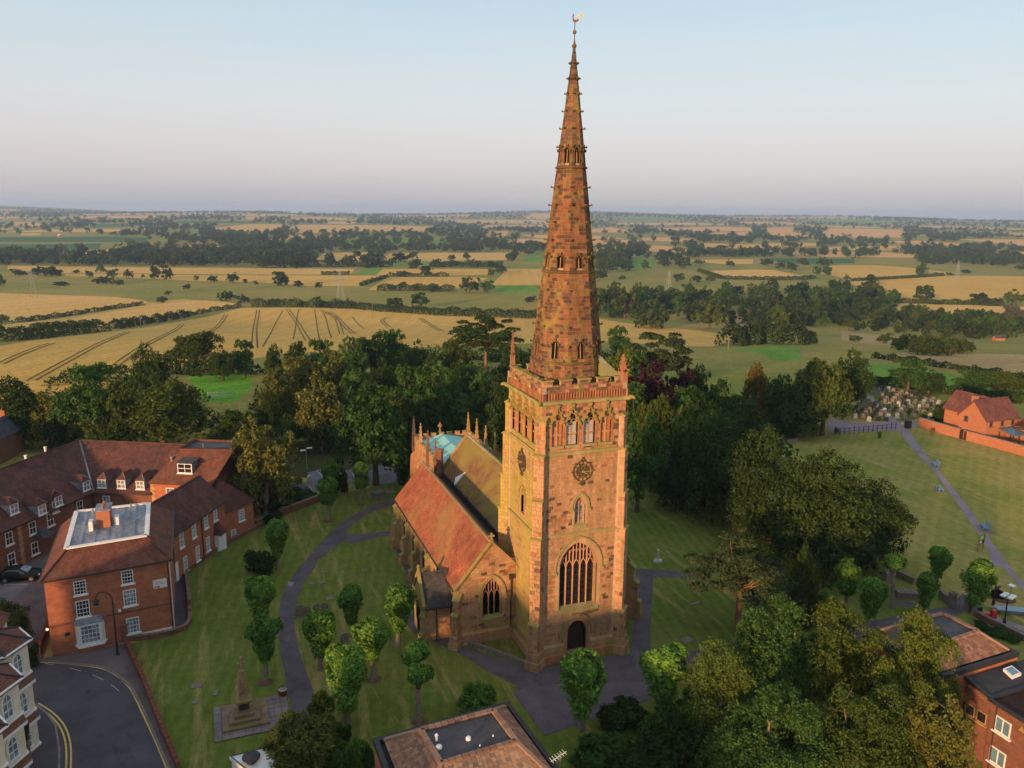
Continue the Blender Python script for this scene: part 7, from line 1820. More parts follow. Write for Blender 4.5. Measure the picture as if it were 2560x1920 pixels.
# white flat roof corner with round vent at the bottom edge
wr = thing('white_roof_kiosk','white flat roof corner with black rail and round dark vent below the memorial','building',at(560,1640,'J'))
o = wr.location.copy(); q_ = [at(x,y,'J',2.6) for x, y in ((335,1530),(620,1760),(900,1700),(812,1412))]
m_ = MB(); m_.slab([p-o for p in q_],(0,0,-.22)); m_.build('roof_slab','paint_white',wr)
c_ = sum(q_, Vector())/4; m_ = MB(); m_.add([c_.lerp(p,.92)-o+Vector((0,0,-2.6)) for p in q_]+[c_.lerp(p,.92)-o+Vector((0,0,-.2)) for p in q_],[(i,(i+1)%4,4+(i+1)%4,4+i) for i in range(4)]); m_.build('wall','render_white',wr)
v_ = at(590,1540,'J',2.9)-o; m_ = MB(); m_.lathe(v_,[(.35,-.3),(.35,.0),(.62,.04),(.62,.12),(.2,.24)],16); m_.build('round_vent','black_trim',wr)
m_ = MB(); m_.bar(q_[0].lerp(c_,.06)-o+Vector((0,0,.08)), q_[3].lerp(c_,.06)-o+Vector((0,0,.08)), .05); m_.bar(q_[0].lerp(c_,.06)-o+Vector((0,0,.08)), q_[1].lerp(c_,.06)-o+Vector((0,0,.08)), .05); m_.build('rail','black_iron',wr)
# ------------------------------------------------------------------ street furniture
def lamp_swan(label, base, h):
    t = thing('street_lamp', label, 'street lamp', base, math.atan2(HU[1],HU[0]))
    m_ = MB(); m_.lathe((0,0,0),[(.17,0),(.17,.25),(.11,.35),(.10,1.2),(.13,1.25),(.08,1.4),(.055,h*.78),(.08,h*.79),(.05,h*.82)],8); m_.build('post','black_iron',t)
    m_ = MB(); r = .75; z = h*.85; pts = [(0,0,h*.8)]+[(-r+r*math.cos(q),0,z+r*.95*math.sin(q)) for q in np.linspace(0,math.pi,12)]; m_.tube(pts,.045,6)
    m_.tube([(-.35+.22*math.cos(q),0,z+.3+.22*math.sin(q)) for q in np.linspace(-1,4.2,10)],.025,5); m_.tube([(-.75,0,z+r*.93),(-.75,0,z+r*1.15)],.03,5); m_.build('swan_neck','black_iron',t)
    m_ = MB(); m_.lathe((-1.5,0,z-.75),[(.16,.0),(.25,.5),(.34,.52),(.12,.72),(.05,.8)],6); m_.build('lantern_hood','black_iron',t)
    m_ = MB(); m_.lathe((-1.5,0,z-.72),[(.12,-.05),(.17,0),(.24,.46)],6); m_.build('lantern_glass','glass_sky',t)
bp = at(1018,690,'B'); lamp_swan('tall black swan-neck street lamp in front of the brick house', bp, height_at(bp,108,'B')-.1)
bp = at(350,1640,'K'); t = thing('street_lamp','black street lamp with wooden-coloured post close to the cream bays','street lamp',bp)
m_ = MB(); m_.lathe((0,0,0),[(.2,0),(.16,.5),(.13,2.2)],8); m_.build('post','bark_red',t); m_ = MB(); m_.lathe((0,0,2.2),[(.1,0),(.16,.3),(.28,1.3),(.32,1.35),(.08,1.7)],6); m_.build('lantern','black_iron',t)
for i,(x, y, ty, lb) in enumerate(((655,1100,752,'plain dark lamp post on the park grass below the junction'),(832,1405,965,'black lamp post with four white square heads by the park walk'))):
    bp = at(x, y, 'I'); h = height_at(bp, ty, 'I'); t = thing('park_lamp', lb, 'lamp post', bp, .3)
    m_ = MB(); m_.lathe((0,0,0),[(.16,0),(.16,.5),(.08,.6),(.06,h)],8); m_.build('post','black_iron',t)
    if i:
        for sx_, sy_ in ((-.32,-.32),(.32,-.32),(-.32,.32),(.32,.32)):
            m_ = MB(); m_.box(sx_-.24,sx_+.24,sy_-.24,sy_+.24,h,h+.14); m_.build('lamp_head','lamp_white',t)
        m_ = MB(); m_.bar((-.4,-.4,h-.05),(.4,.4,h-.05),.06); m_.bar((-.4,.4,h-.05),(.4,-.4,h-.05),.06); m_.build('arm','black_iron',t)
    else:
        m_ = MB(); m_.bar((0,0,h*.72),(.9,0,h*.72),.07); m_.box(.5,1.1,-.12,.12,h*.7,h*.76); m_.build('camera_arm','black_iron',t)
bp = at(935,920,'I'); t = thing('slim_lamp','slim pale post with single white square head on park grass','lamp post',bp); h = height_at(bp,800,'I'); m_ = MB(); m_.tube([(0,0,0),(0,0,h)],.04,6); m_.build('post','steel',t); m_ = MB(); m_.box(-.3,.3,-.3,.3,h,h+.12); m_.build('lamp_head','lamp_white',t)
t = thing('shrub_bed','small round dark shrub bed between two park lamps','flower bed',at(800,990,'I')); m_ = MB(); m_.lathe((0,0,0),[(1.3,-.05),(1.3,.06),(1.1,.12)],18); m_.build('soil_mound','soil',t)
rs = np.random.RandomState(5); d = sphere_pts(900, rs); d[:,2] = np.abs(d[:,2]); V_, F_, C_ = leaves(d*np.array([.75,.75,.8])*(.7+.3*rs.rand(900)[:,None])+np.array([-.4,.3,.1]), d, .09, rs); obj('shrub', np_mesh('shrub', V_, F_, 'leaf_copper', C_), t)
for (x, y, lb, mt_, dim) in ((505,1300,'red plastic box lying by the low mossy wall','plastic_red',(1.1,.5,.55)),(655,1320,'upright red litter bin on the park walk','plastic_red',(.45,.45,.95)),(412,1235,'black litter bin with grey lid behind the tall pollard','black_trim',(.55,.55,1.0))):
    t = thing('litter_bin' if 'bin' in lb else 'grit_box', lb, 'bin' if 'bin' in lb else 'box', at(x, y, 'I'), -.35); a, b, c = dim
    m_ = MB(); m_.hexa([(-a/2*.92,-b/2*.92,0),(a/2*.92,-b/2*.92,0),(a/2*.92,b/2*.92,0),(-a/2*.92,b/2*.92,0),(-a/2,-b/2,c*.86),(a/2,-b/2,c*.86),(a/2,b/2,c*.86),(-a/2,b/2,c*.86)]); m_.build('body',mt_,t)
    m_ = MB(); m_.hexa([(-a/2*1.05,-b/2*1.05,c*.865),(a/2*1.05,-b/2*1.05,c*.865),(a/2*1.05,b/2*1.05,c*.865),(-a/2*1.05,b/2*1.05,c*.865),(-a/2*.8,-b/2*.8,c),(a/2*.8,-b/2*.8,c),(a/2*.8,b/2*.8,c),(-a/2*.8,b/2*.8,c)]); m_.build('lid',mt_ if mt_ == 'plastic_red' else 'blue_paint',t)
t = thing('metal_trough','long pale metal trough on the grass by the park walk','trough',at(1040,1240,'I'),-.55)
m_ = MB(); m_.hexa([(-1.6,-.4,.0),(1.8,-.4,.0),(1.8,.4,.0),(-1.6,.4,.0),(-2.1,-.6,.5),(2.1,-.6,.5),(2.1,.6,.5),(-2.1,.6,.5)]); m_.build('tank','steel',t); m_ = MB(); m_.add([(-2.0,-.52,.505),(2.0,-.52,.505),(2.0,.52,.505),(-2.0,.52,.505)],[(0,1,2,3)]); m_.build('water','glass_blue',t)
def bench(label, x, y, k, rz):
    t = thing('park_bench', label, 'bench', at(x, y, k), rz, 'blue benches along the park path')
    m_ = MB(); m_.box(-1.3,1.3,-.75,.75,0,.06); m_.build('concrete_pad','kerb',t)
    for i in range(4):
        m_ = MB(); m_.box(-1.0,1.0,-.3+.15*i,-.18+.15*i,.45,.49); m_.build('seat_slat','blue_paint',t)
    for i in range(3):
        m_ = MB(); m_.hexa([(-1.0,.30+.05*i,.58+.15*i),(1.0,.30+.05*i,.58+.15*i),(1.0,.34+.05*i,.58+.15*i),(-1.0,.34+.05*i,.58+.15*i),(-1.0,.33+.05*i,.69+.15*i),(1.0,.33+.05*i,.69+.15*i),(1.0,.37+.05*i,.69+.15*i),(-1.0,.37+.05*i,.69+.15*i)]); m_.build('back_slat','blue_paint',t)
    for s in (-.85,.85):
        m_ = MB(); m_.bar((s,-.28,.06),(s,-.25,.45),.06); m_.bar((s,.25,.06),(s,.42,1.0),.06); m_.bar((s,-.25,.42),(s,.3,.42),.05); m_.build('leg','blue_paint',t)
pd = math.atan2(*(lambda v: (v.y, v.x))(at(1800,1150,'G')-at(1560,850,'G')))
bench('blue bench right of the park path, nearest the brick house',1530,815,'G',pd-math.pi/2+math.pi/2); bench('blue bench left of the park path, middle of the three',1565,1000,'G',pd+math.pi); bench('blue bench nearest the timber notice board',1908,1300,'G',pd)
t = thing('notice_board','timber-framed notice board with bright green poster beside park path','notice board',at(1875,1462,'G'),.2)
for s in (-.6,.6):
    m_ = MB(); m_.bar((s,0,0),(s,0,2.3 if s > 0 else 2.1),.14); m_.build('post','timber',t)
m_ = MB(); m_.box(-.62,.62,-.05,.05,.75,.87); m_.box(-.62,.62,-.05,.05,2.0,2.12); m_.build('rail','timber',t); m_ = MB(); m_.box(-.53,.53,-.03,.03,.87,2.0); m_.build('board','door_wood',t)
m_ = MB(); m_.add([(-.45,-.04,1.4),(.4,-.04,1.4),(.4,-.04,1.95),(-.45,-.04,1.95)],[(0,1,2,3)]); m_.build('poster','sign_green',t); m_ = MB(); m_.add([(-.4,-.04,.95),(0.1,-.04,.95),(.1,-.04,1.3),(-.4,-.04,1.3)],[(0,1,2,3)]); m_.build('leaflet','sign_white',t)
fa, fb = at(760,575,'G'), at(1225,532,'G'); t = thing('iron_fence','low dark post-and-rail fence along the cemetery drive','fence',fa); nf = 14
for i in range(nf):
    p = fa.lerp(fb, i/(nf-1))-fa; m_ = MB(); m_.bar(p, p+Vector((0,0,1.5 if i % 4 == 0 else 1.2)), .09); m_.build('post','black_iron',t)
for z in (.5,1.05):
    m_ = MB(); m_.bar(Vector((0,0,z)), fb-fa+Vector((0,0,z)), .06); m_.build('rail','black_iron',t)
t = thing('dog_bin','black waste bin at the end of the garden wall','bin',at(1318,522,'G')); m_ = MB(); m_.box(-.5,.5,-.4,.4,0,1.4); m_.build('body','black_trim',t); m_ = MB(); m_.box(-.55,.55,-.45,.45,1.405,1.5); m_.build('lid','black_trim',t)
t = thing('marker_post','thin yellow-topped marker post at the path junction','post',at(1268,580,'G')); m_ = MB(); m_.bar((0,0,0),(0,0,2.2),.1); m_.build('post','timber',t); m_ = MB(); m_.box(-.12,.12,-.12,.12,2.205,2.4); m_.build('top','sign_white',t)
# picket fence at the bright green paddock
fa, fb = att(1600,1535,'L'), att(1790,1520,'L'); t = thing('paddock_fence','white post fence at the bright green paddock','fence',fa)
for i in range(9):
    p = fa.lerp(fb, i/8)-fa; m_ = MB(); m_.bar(p, p+Vector((0,0,1.8)), .14); m_.build('post','marble_white',t)
for z in (.8,1.5):
    m_ = MB(); m_.bar(Vector((0,0,z)), fb-fa+Vector((0,0,z)), .07); m_.build('rail','marble_white',t)
# ------------------------------------------------------------------ cars
def car(label, base, rz, paintm):
    t = thing('parked_car', label, 'car', base, rz)
    def sect(x, w0, w1, z0, zb, w2, zt): return [(x,-w0,z0),(x,-w1,zb*.55),(x,-w1*.97,zb),(x,-w2,zt),(x,w2,zt),(x,w1*.97,zb),(x,w1,zb*.55),(x,w0,z0)]
    S = [sect(-2.05,.62,.72,.35,.75,.62,.80),sect(-1.9,.74,.84,.25,.92,.68,1.0),sect(-1.55,.76,.88,.22,.95,.66,1.34),sect(-.9,.78,.89,.22,.95,.62,1.46),sect(.1,.78,.89,.22,.93,.62,1.45),sect(.85,.78,.89,.22,.90,.66,1.06),sect(1.1,.78,.89,.22,.88,.74,.93),sect(1.8,.74,.84,.24,.78,.66,.80),sect(2.08,.60,.70,.34,.60,.56,.64)]
    V_ = [v for s in S for v in s]; F_ = [(i*8+j,(i+1)*8+j,(i+1)*8+(j+1)%8,i*8+(j+1)%8) for i in range(len(S)-1) for j in range(8)]+[tuple(range(7,-1,-1)),tuple(range((len(S)-1)*8,len(S)*8))]
    m_ = MB(); m_.add(V_, F_); m_.build('body',paintm,t,True)
    for s in (-1,1):
        m_ = MB(); m_.add([(-1.5,s*.835,.99),(.75,s*.835,.95),(.15,s*.665,1.38),(-.9,s*.665,1.40),(-1.35,s*.70,1.28)],[(0,1,2,3,4)]); m_.build('side_window','glass_dark',t)
    m_ = MB(); m_.add([(.92,-.70,1.03),(.92,.70,1.03),(.2,.58,1.43),(.2,-.58,1.43)],[(0,1,2,3)]); m_.build('windscreen','glass_sky',t); m_ = MB(); m_.add([(-1.93,-.62,1.02),(-1.60,-.60,1.34),(-1.60,.60,1.34),(-1.93,.62,1.02)],[(0,1,2,3)]); m_.build('rear_window','glass_dark',t)
    for x in (-1.3,1.3):
        for s in (-1,1):
            m_ = MB(); m_.tube([(x,s*.72,.31),(x,s*.92,.31)],.31,14); w = m_.build('wheel','black_trim',t); m_ = MB(); m_.tube([(x,s*.915,.31),(x,s*.935,.31)],.19,10); m_.build('rim','steel',w)
    for s in (-.52,.52):
        m_ = MB(); m_.box(1.9,2.06,s-.17,s+.17,.58,.70); m_.build('headlight','lamp_white',t); m_ = MB(); m_.box(-2.06,-1.95,s-.14,s+.14,.7,.86); m_.build('tail_light','plastic_red',t)
    m_ = MB(); m_.box(2.05,2.10,-.26,.26,.40,.50); m_.build('number_plate','sign_white',t)
car('black hatchback parked in the brick courtyard', at(165,1375,'A'), math.atan2(-.15,1), 'car_black')
car('dark car parked under the weeping birch by the car park', at(740,1135,'R'), .15, 'car_dark')
t = thing('stone_bollard','white stone block at the car park corner','stone',at(875,1000,'R')); m_ = MB(); m_.lathe((0,0,0),[(.35,0),(.4,.5),(.3,.9),(.1,1.05)],7); m_.build('block','marble_white',t)
t = thing('lamp_bracket','pale twin-armed lamp among dark trees behind the car park','lamp post',at(850,880,'R')); h = height_at(at(850,880,'R'),670,'R'); m_ = MB(); m_.tube([(0,0,0),(0,0,h)],.05,6); m_.build('post','steel',t)
for s in (-1,1):
    m_ = MB(); m_.box(s*.1,s*.9,-.14,.14,h-.05+s*.15,h+.12+s*.15); m_.build('head','lamp_white',t)
# ------------------------------------------------------------------ graves
def headstone(label, p, rz, h=.9, w=.6, mat='stone_grey', group=None, style=0):
    t = thing('headstone', label, 'headstone', p, rz, group)
    m_ = MB(); top = [(w/2*math.cos(q), h*.78+h*.22*math.sin(q)) for q in np.linspace(0,math.pi,7 if style == 0 else 3)] if style < 2 else [(w/2,h),(-w/2,h)]
    P_ = [(-w/2,-.1),(w/2,-.1)]+top; m_.slab([(x,-.06,z) for x, z in P_],(0,.12,0)); m_.build('slab',mat,t)
    m_ = MB(); m_.box(-w*.62,w*.62,-.17,.19,-.05,.09); m_.build('base',mat if mat != 'marble_black' else 'stone_grey',t)
    return t
for (x, y, h, lb) in ((605,455,1.35,'leftmost tall headstone of the row of four beside the path'),(660,440,1.0,'low second headstone of the row beside the curved path'),(735,430,1.1,'third headstone of the row of four on the lawn'),(800,440,1.35,'broad reddish headstone at right end of the row of four')):
    headstone(lb, at(x,y,'C'), .1, h, .85 if 'broad' in lb or 'left' in lb else .65, group='row of four old headstones')
headstone('single old headstone between the middle pollards', at(965,668,'C'), .05, 1.1, .8)
headstone('pale headstone under the left yew', at(58,1310,'G'), .2, 1.6, .9, 'stone_grey'); headstone('tan headstone at the edge of the yew shade', at(352,1470,'G'), .3, 1.7, .9, 'stone_grey'); headstone('white headstone at the wood edge wall', at(128,668,'G'), .2, 1.7, .9, 'marble_white')
for i, (x, y, k, w, l) in enumerate(((800,100,'C',.8,.5),(1120,90,'C',.7,.4),(700,190,'C',.7,.5),(780,185,'C',.7,.5),(845,312,'C',.8,.6),(1700,950,'B',1.0,.8),(1865,1015,'B',.45,.8),(1690,1095,'B',.6,.45),(1650,400,'E',1.3,.4),(1590,680,'E',1.2,.9),(1680,1110,'R',1.9,1.4),(1180,742,'B',.5,.7))):
    lab = ['flat grave slab high on the striped lawn inside the path','small flat slab near the aisle path','flat slab left of a pair by the path bend','flat slab right of a pair by the path bend','flat slab behind the row of four headstones','pale flat slab in the left lawn, larger one','narrow bluish slab left of the memorial','small pale oval stone on the left lawn','dark flat slab on the right lawn by the pine','worn flat slab near the forecourt corner','big flat ledger beside the chest tomb','short stone kerb by the road wall'][i]
    t = thing('ledger_slab', lab, 'grave slab', at(x, y, k), rnd.uniform(-.3,.3)); m_ = MB(); m_.hexa([(-w/2,-l/2,-.05),(w/2,-l/2,-.05),(w/2,l/2,-.05),(-w/2,l/2,-.05),(-w/2+.03,-l/2+.03,.09),(w/2-.03,-l/2+.03,.09),(w/2-.03,l/2-.03,.10),(-w/2+.03,l/2-.03,.09)]); m_.build('slab','stone_grey',t)
def chest(label, p, rz, l=1.9, w=.95, h=.8, mat='stone_grey'):
    t = thing('chest_tomb', label, 'tomb', p, rz); m_ = MB(); m_.box(-l/2+.08,l/2-.08,-w/2+.08,w/2-.08,-.1,h); m_.build('chest',mat,t); m_ = MB(); m_.box(-l/2,l/2,-w/2,w/2,h,h+.14); m_.build('lid',mat,t)
chest('pale chest tomb on the lawn behind the aisle roof', at(1580,1170,'R'), .5, 1.9, 1.3, .9, 'stone_grey'); chest('low chest tomb among the right-hand pollards', at(1305,345,'F'), -.5, 2.2, 1.2, .6)
t = thing('stump_cross','broken dark cross shaft on round base on the right lawn','monument',at(1365,75,'E')); m_ = MB(); m_.lathe((0,0,0),[(.55,0),(.5,.25),(.3,.3),(.14,.35),(.12,1.5),(.15,1.55)],8); m_.build('shaft','stone_dark',t)
gp1 = [(890,455),(955,330),(990,290),(1170,440),(1160,465)]; gp2 = [(1010,235),(1090,205),(1570,335),(1450,445),(1270,455)]
def pinp(x, y, P):
    return inside(np.array(P, float), x, y)
rg = random.Random(3); cnt = 0; placed = []; tries = 0
while cnt < 130 and tries < 4000:
    tries += 1
    x, y = rg.uniform(880,1580), rg.uniform(200,465)
    if not (pinp(x, y, gp1) or pinp(x, y, gp2)): continue
    p = at(x, y, 'G')
    u_, v_ = uv_of(p.x, p.y); p = V2(*xy_of(round(u_/1.7)*1.7+rg.uniform(-.15,.15), round(v_/2.6)*2.6))
    if any((p-q).length < 1.4 for q in placed): continue
    placed.append(p); cnt += 1; mt_ = rg.choice(['marble_white','marble_black','marble_black','stone_grey','stone_grey'])
    headstone({'marble_white':'pale headstone in the far cemetery rows','marble_black':'black polished headstone in the far cemetery rows','stone_grey':'grey headstone in the far cemetery rows'}[mt_], p, -YAW+rg.uniform(-.2,.2), rg.uniform(.9,1.3), rg.uniform(.65,.95), mt_, 'far cemetery headstones', rg.choice([0,0,2]))
# ------------------------------------------------------------------ pylons, poles
def pylon(label, x, y, ty, k):
    p = att(x, y, k); h = height_at(p, ty, k)-p.z; t = thing('pylon', label, 'pylon', p, -YAW+.5, 'lattice pylons across the fields')
    w = h*.11; m_ = MB(); lv = [0,.2,.38,.53,.66,.78,.88,1.0]; wd = [w,w*.78,w*.58,w*.42,w*.32,w*.26,w*.2,.05]
    for i in range(len(lv)-1):
        z0, z1, a, b = lv[i]*h, lv[i+1]*h, wd[i], wd[i+1]
        for sx_, sy_ in ((1,1),(1,-1),(-1,-1),(-1,1)):
            m_.bar((sx_*a,sy_*a,z0),(sx_*b,sy_*b,z1),.17); m_.bar((sx_*a,sy_*a,z0),((-sx_ if sx_ == sy_ else sx_)*b,(sy_ if sx_ == sy_ else -sy_)*b,z1),.09)
    m_.build('lattice','steel',t)
    for z, l in ((.66,.17),(.78,.21),(.88,.15)):
        a = MB(); a.bar((-l*h,0,z*h),(l*h,0,z*h),.18); a.bar((-l*h,0,z*h),(0,0,(z+.05)*h),.10); a.bar((l*h,0,z*h),(0,0,(z+.05)*h),.10); a.build('cross_arm','steel',t)
for (x, y, ty, k, lb) in ((262,752,530,'L','lattice pylon at the left edge of the pale wheat'),(650,768,535,'M','lattice pylon on the rough meadow left of the spire'),(587,692,542,'N','lattice pylon in the meadow right of the spire'),(1490,882,638,'O','lattice pylon in the right-hand wheat field'),(520,292,205,'L','distant pylon beside the white farm roof'),(300,262,200,'M','distant pylon above the wood left of centre'),(468,225,160,'M','far pylon in the pale fields, left of a pair'),(610,232,165,'M','far pylon in the pale fields, right of a pair')):
    pylon(lb, x, y, ty, k)
for (x, y, ty, k, lb) in ((895,912,792,'M','wooden pole in the wheat field left of the spire'),(1082,985,872,'L','wooden pole at the hedge gap on the left'),(1665,1235,1115,'O','wooden pole at the far right wheat edge'),(1047,1150,1082,'N','wooden pole by the small green pasture')):
    p = att(x, y, k); h = height_at(p, ty, k)-p.z; t = thing('utility_pole', lb, 'pole', p, 0, 'wooden poles in the fields'); m_ = MB(); m_.tube([(0,0,-.3),(0,0,h)],[.2,.13],6); m_.build('pole','bark_pale',t); m_ = MB(); m_.bar((-.9*HU[0],-.9*HU[1],h-.4),(.9*HU[0],.9*HU[1],h-.4),.14); m_.build('cross_arm','bark_pale',t)
# tramlines in the near wheat (gaps between the drilled rows)
TL = [('L',[(0,1262),(200,1170),(400,1100)],1),('L',[(240,1390),(620,1180),(980,1015)],1),('L',[(830,1325),(1120,1115),(1400,955)],1),('L',[(1600,1020),(1735,880)],1),('L',[(1955,1140),(1960,980),(1982,842)],1),('L',[(2020,1130),(2110,960),(2170,850)],0),
      ('M',[(285,1070),(310,930),(330,840)],0),('M',[(400,1080),(330,960),(245,842)],1),('M',[(490,1080),(465,940),(450,845)],0),('M',[(660,1030),(620,920),(520,860),(500,848)],1),('M',[(760,1030),(640,920),(560,860)],1),('M',[(580,1060),(545,940),(520,870)],0),('M',[(830,990),(740,900)],0),('M',[(1020,975),(970,930),(1000,905),(1040,903)],1),('M',[(1430,1010),(1340,960),(1260,908)],1)]
w0 = [o for o in FIELD_OBJ.values() if o.name.startswith('wheat_field')][0]
for k, pts, pair in TL:
    P3 = [att(x, y, k) for x, y in pts]; Q_ = []
    for i in range(len(P3)-1):
        p0, p1, p2, p3 = P3[max(0,i-1)], P3[i], P3[i+1], P3[min(len(P3)-1,i+2)]
        for j in range(10):
            t_ = j/10; q = .5*((2*p1)+(p2-p0)*t_+(2*p0-5*p1+4*p2-p3)*t_*t_+(3*p1-p0-3*p2+p3)*t_**3); q.z = terr(q.x, q.y); Q_.append(q)
    Q_.append(P3[-1])
    for off in ((-1.0,1.0) if pair else (0,)):
        m_ = MB(); W_ = .55
        for i in range(len(Q_)-1):
            a, b = Q_[i], Q_[i+1]; d = (b-a).normalized(); s = Vector((-d.y,d.x,0)).normalized()
            if s.length < .1: continue
            m_.add([a+s*(off-W_/2)+Vector((0,0,.16)), b+s*(off-W_/2)+Vector((0,0,.16)), b+s*(off+W_/2)+Vector((0,0,.16)), a+s*(off+W_/2)+Vector((0,0,.16))],[(0,1,2,3)])
        tag(m_.build('tramline','crop_gap'), kind='structure')

# road details
for (x, y, k, w) in ((760,1000,'B',.5),(1180,1240,'B',.35),(860,1380,'B',.55),(700,1600,'B',.4)):
    p = at(x, y, k); m_ = MB(); m_.add([p+Vector((math.cos(q)*w/2,math.sin(q)*w/2,.019)) for q in np.linspace(0,2*math.pi,13)[:-1]],[tuple(range(12))]); tag(m_.build('manhole_cover','dark_pipe'), kind='structure')
sheet('road_patch','felt',[('B',[(520,900),(640,925),(610,1010),(480,975)])],.0185); sheet('road_patch','felt',[('B',[(930,1350),(1080,1330),(1180,1640),(1020,1650)])],.0185)
sheet('path_patch','path_park',[('C',[(515,170),(560,180),(540,215),(505,205)])],.0205); sheet('path_patch','yard',[('C',[(470,590),(530,600),(520,655),(480,650)])],.0205)

# ------------------------------------------------------------------ planting
PG = 'pollarded lime trees of the churchyard'
pol = [('pollard1',300,535,140,'C',1,'round pollard lime directly behind the one at the memorial'),('pollard2',335,975,462,'C',1,'pollard lime with soil ring just behind the memorial'),('pollard0',770,875,412,'C',1,'slim pollard lime right of the curved path by the headstones'),
 ('pollard0',1032,600,207,'C',1,'pollard lime in middle of the lawn behind the single headstone'),('pollard2',1195,955,468,'C',1,'pollard lime right of the single headstone'),('pollard0',1385,685,217,'C',1,'pollard lime nearest the church porch'),
 ('pollard1',990,1310,690,'C',1,'tall bushy pollard lime nearest the brick block'),('pollard3',1555,1290,690,'C',1,'three-headed pollard lime beside the brick block roof'),('pollard0',2130,1300,925,'A',1,'pollard lime on the upper left lawn beside the round shrub'),
 ('pollard4',1070,1400,965,'R',1,'pollard lime with leafy trunk by the car park wall'),('pollard0',1110,1180,805,'R',1,'pollard lime partly hidden behind another at the car park wall'),('pollard4',1400,1235,800,'R',1,'two-knob pollard lime by the chest tomb'),
 ('pollard1',782,1365,792,'E',1,'dense pollard lime standing in front of the west door'),('pollard1',1390,1240,725,'E',1,'pollard lime at the edge of the near tree mass by the forecourt'),
 ('pollard4',835,480,60,'F',1,'leafy pollard lime with two tiers right of the columnar conifer'),('pollard0',840,250,20,'F',1,'small pollard crown against the dark yew'),('pollard0',1003,595,200,'F',1,'pollard lime just left of the hall roof'),('pollard0',690,560,295,'F',1,'short pollard lime behind the near tree mass'),
 ('pollard5',1195,425,28,'F',1,'bare-stemmed pollard with small flat crown by the stone pier'),('pollard0',1535,260,-35,'F',1,'pollard lime on the park lawn edge'),('pollard1',1440,485,165,'F',1,'dense pollard lime behind the hall parapet'),('pollard1',1825,480,80,'F',1,'tall pollard lime beside the park gate and black bin')]
for key, x, y, ty, k, g, lb in pol:
    o = tree_px(key, x, y, ty, k, lb, name='pollard_lime', cat='tree', group=PG)
    s = o.scale[2]; q = rnd.uniform(1.12,1.4); o.scale = (s*q, s*q*rnd.uniform(.85,1.1), s); o.rotation_euler = (rnd.uniform(-.05,.05), rnd.uniform(-.05,.05), rnd.random()*6.28)
    if 'soil' in lb or (k in 'CRA' and rnd.random() < .6):
        m_ = MB(); m_.lathe((0,0,0),[(.5*rnd.uniform(.8,1.3),.0),(.4,.05),(.25,.10)],9); ob = m_.build('soil_ring','soil',o)
def shrub(key, x, y, ty, k, lb, wpx, **kw): return tree_px(key, x, y, ty, k, lb, wpx=wpx, name='shrub', cat='shrub', **kw)
shrub('shrub0',1980,1330,1150,'A','dark round shrub on the left lawn between pollards',240)
shrub('shrub2',2020,1180,985,'C','leafy bright shrub behind the brick block corner',330)
shrub('shrub3',790,1290,1045,'C','yellow-green shrub at the end of the curved path',210)
shrub('shrub3',850,1420,1250,'C','yellow-green shrub beside the willow foliage',190); shrub('shrub0',960,1480,1330,'C','dark shrub at foot of the bushy pollard',150)
shrub('shrub2',1090,1620,1420,'C','green shrub left of the brick block wall',180); shrub('shrub1',1150,1650,1480,'C','low green bush touching the brick block corner',120)
tree_px('wbirch0',600,1760,1290,'C','olive drooping willow in front of the memorial at the bottom edge',wpx=700,name='willow_tree')
tree_px('shrub1',900,1750,1450,'C','dark bush under the drooping willow',wpx=300,name='shrub',cat='shrub')
tree_px('wbirch1',575,1112,916,'Q','tall weeping birch beside the courtyard range',wpx=145,name='birch_tree')
tree_px('green3',812,1047,828,'Q','big spreading ash tree in the car park with pale trunk',wpx=175,name='ash_tree')
shrub('goldshrub',760,1020,950,'R','bright yellow shrub by the car park entrance',120); shrub('shrub0',620,1210,1060,'R','dark shrub under the weeping birch',330); shrub('shrub0',480,1300,1120,'R','dark shrub against the shaded wing',260); shrub('shrub1',860,1180,1100,'R','low shrub along the car park wall',240); shrub('shrub0',1200,1110,880,'R','dark conical shrub behind the car park pollards',160); shrub('shrub1',1880,1010,700,'R','green bush at the chancel corner',220); shrub('shrub0',520,1440,1300,'R','dark shrub at the end of the brick wall',180)
tree_px('yew0',950,830,720,'A','small yew-like tree inside the brick courtyard',wpx=300,name='yew_tree')
shrub('shrub0',640,940,880,'B','clipped dark shrub in front of the brick house bay',120) if 0 else None
tree_px('yew1',-30,640,240,'B','dark fir branch reaching in at the left edge',wpx=560,name='fir_tree'); shrub('shrub0',290,770,600,'B','dark shrub at the corner of the cream building',140)
# yews, pine, column right of the church
for i, (x, y, ty, w, lb) in enumerate(((1485,1085,935,185,'yew nearest the tower, left end of the yew group'),(1575,1125,918,215,'tall yew second from the tower'),(1665,1170,1000,200,'lower yew in the middle of the group'),(1765,1225,982,260,'broad yew with brownish front, largest of the group'),(1865,1215,1055,200,'yew at the right end of the group'))):
    tree_px('yew%d' % (i % 3), x, y, ty, 'Q', lb, wpx=w, name='yew_tree', group='yews on the lawn')
tree_px('pine0',1592,1362,1163,'Q','flat-topped pine with bare pinkish trunk right of the forecourt',wpx=225,name='pine_tree')
tree_px('column',1728,1350,1183,'Q','dark columnar conifer beside the pine',wpx=75,name='column_tree')
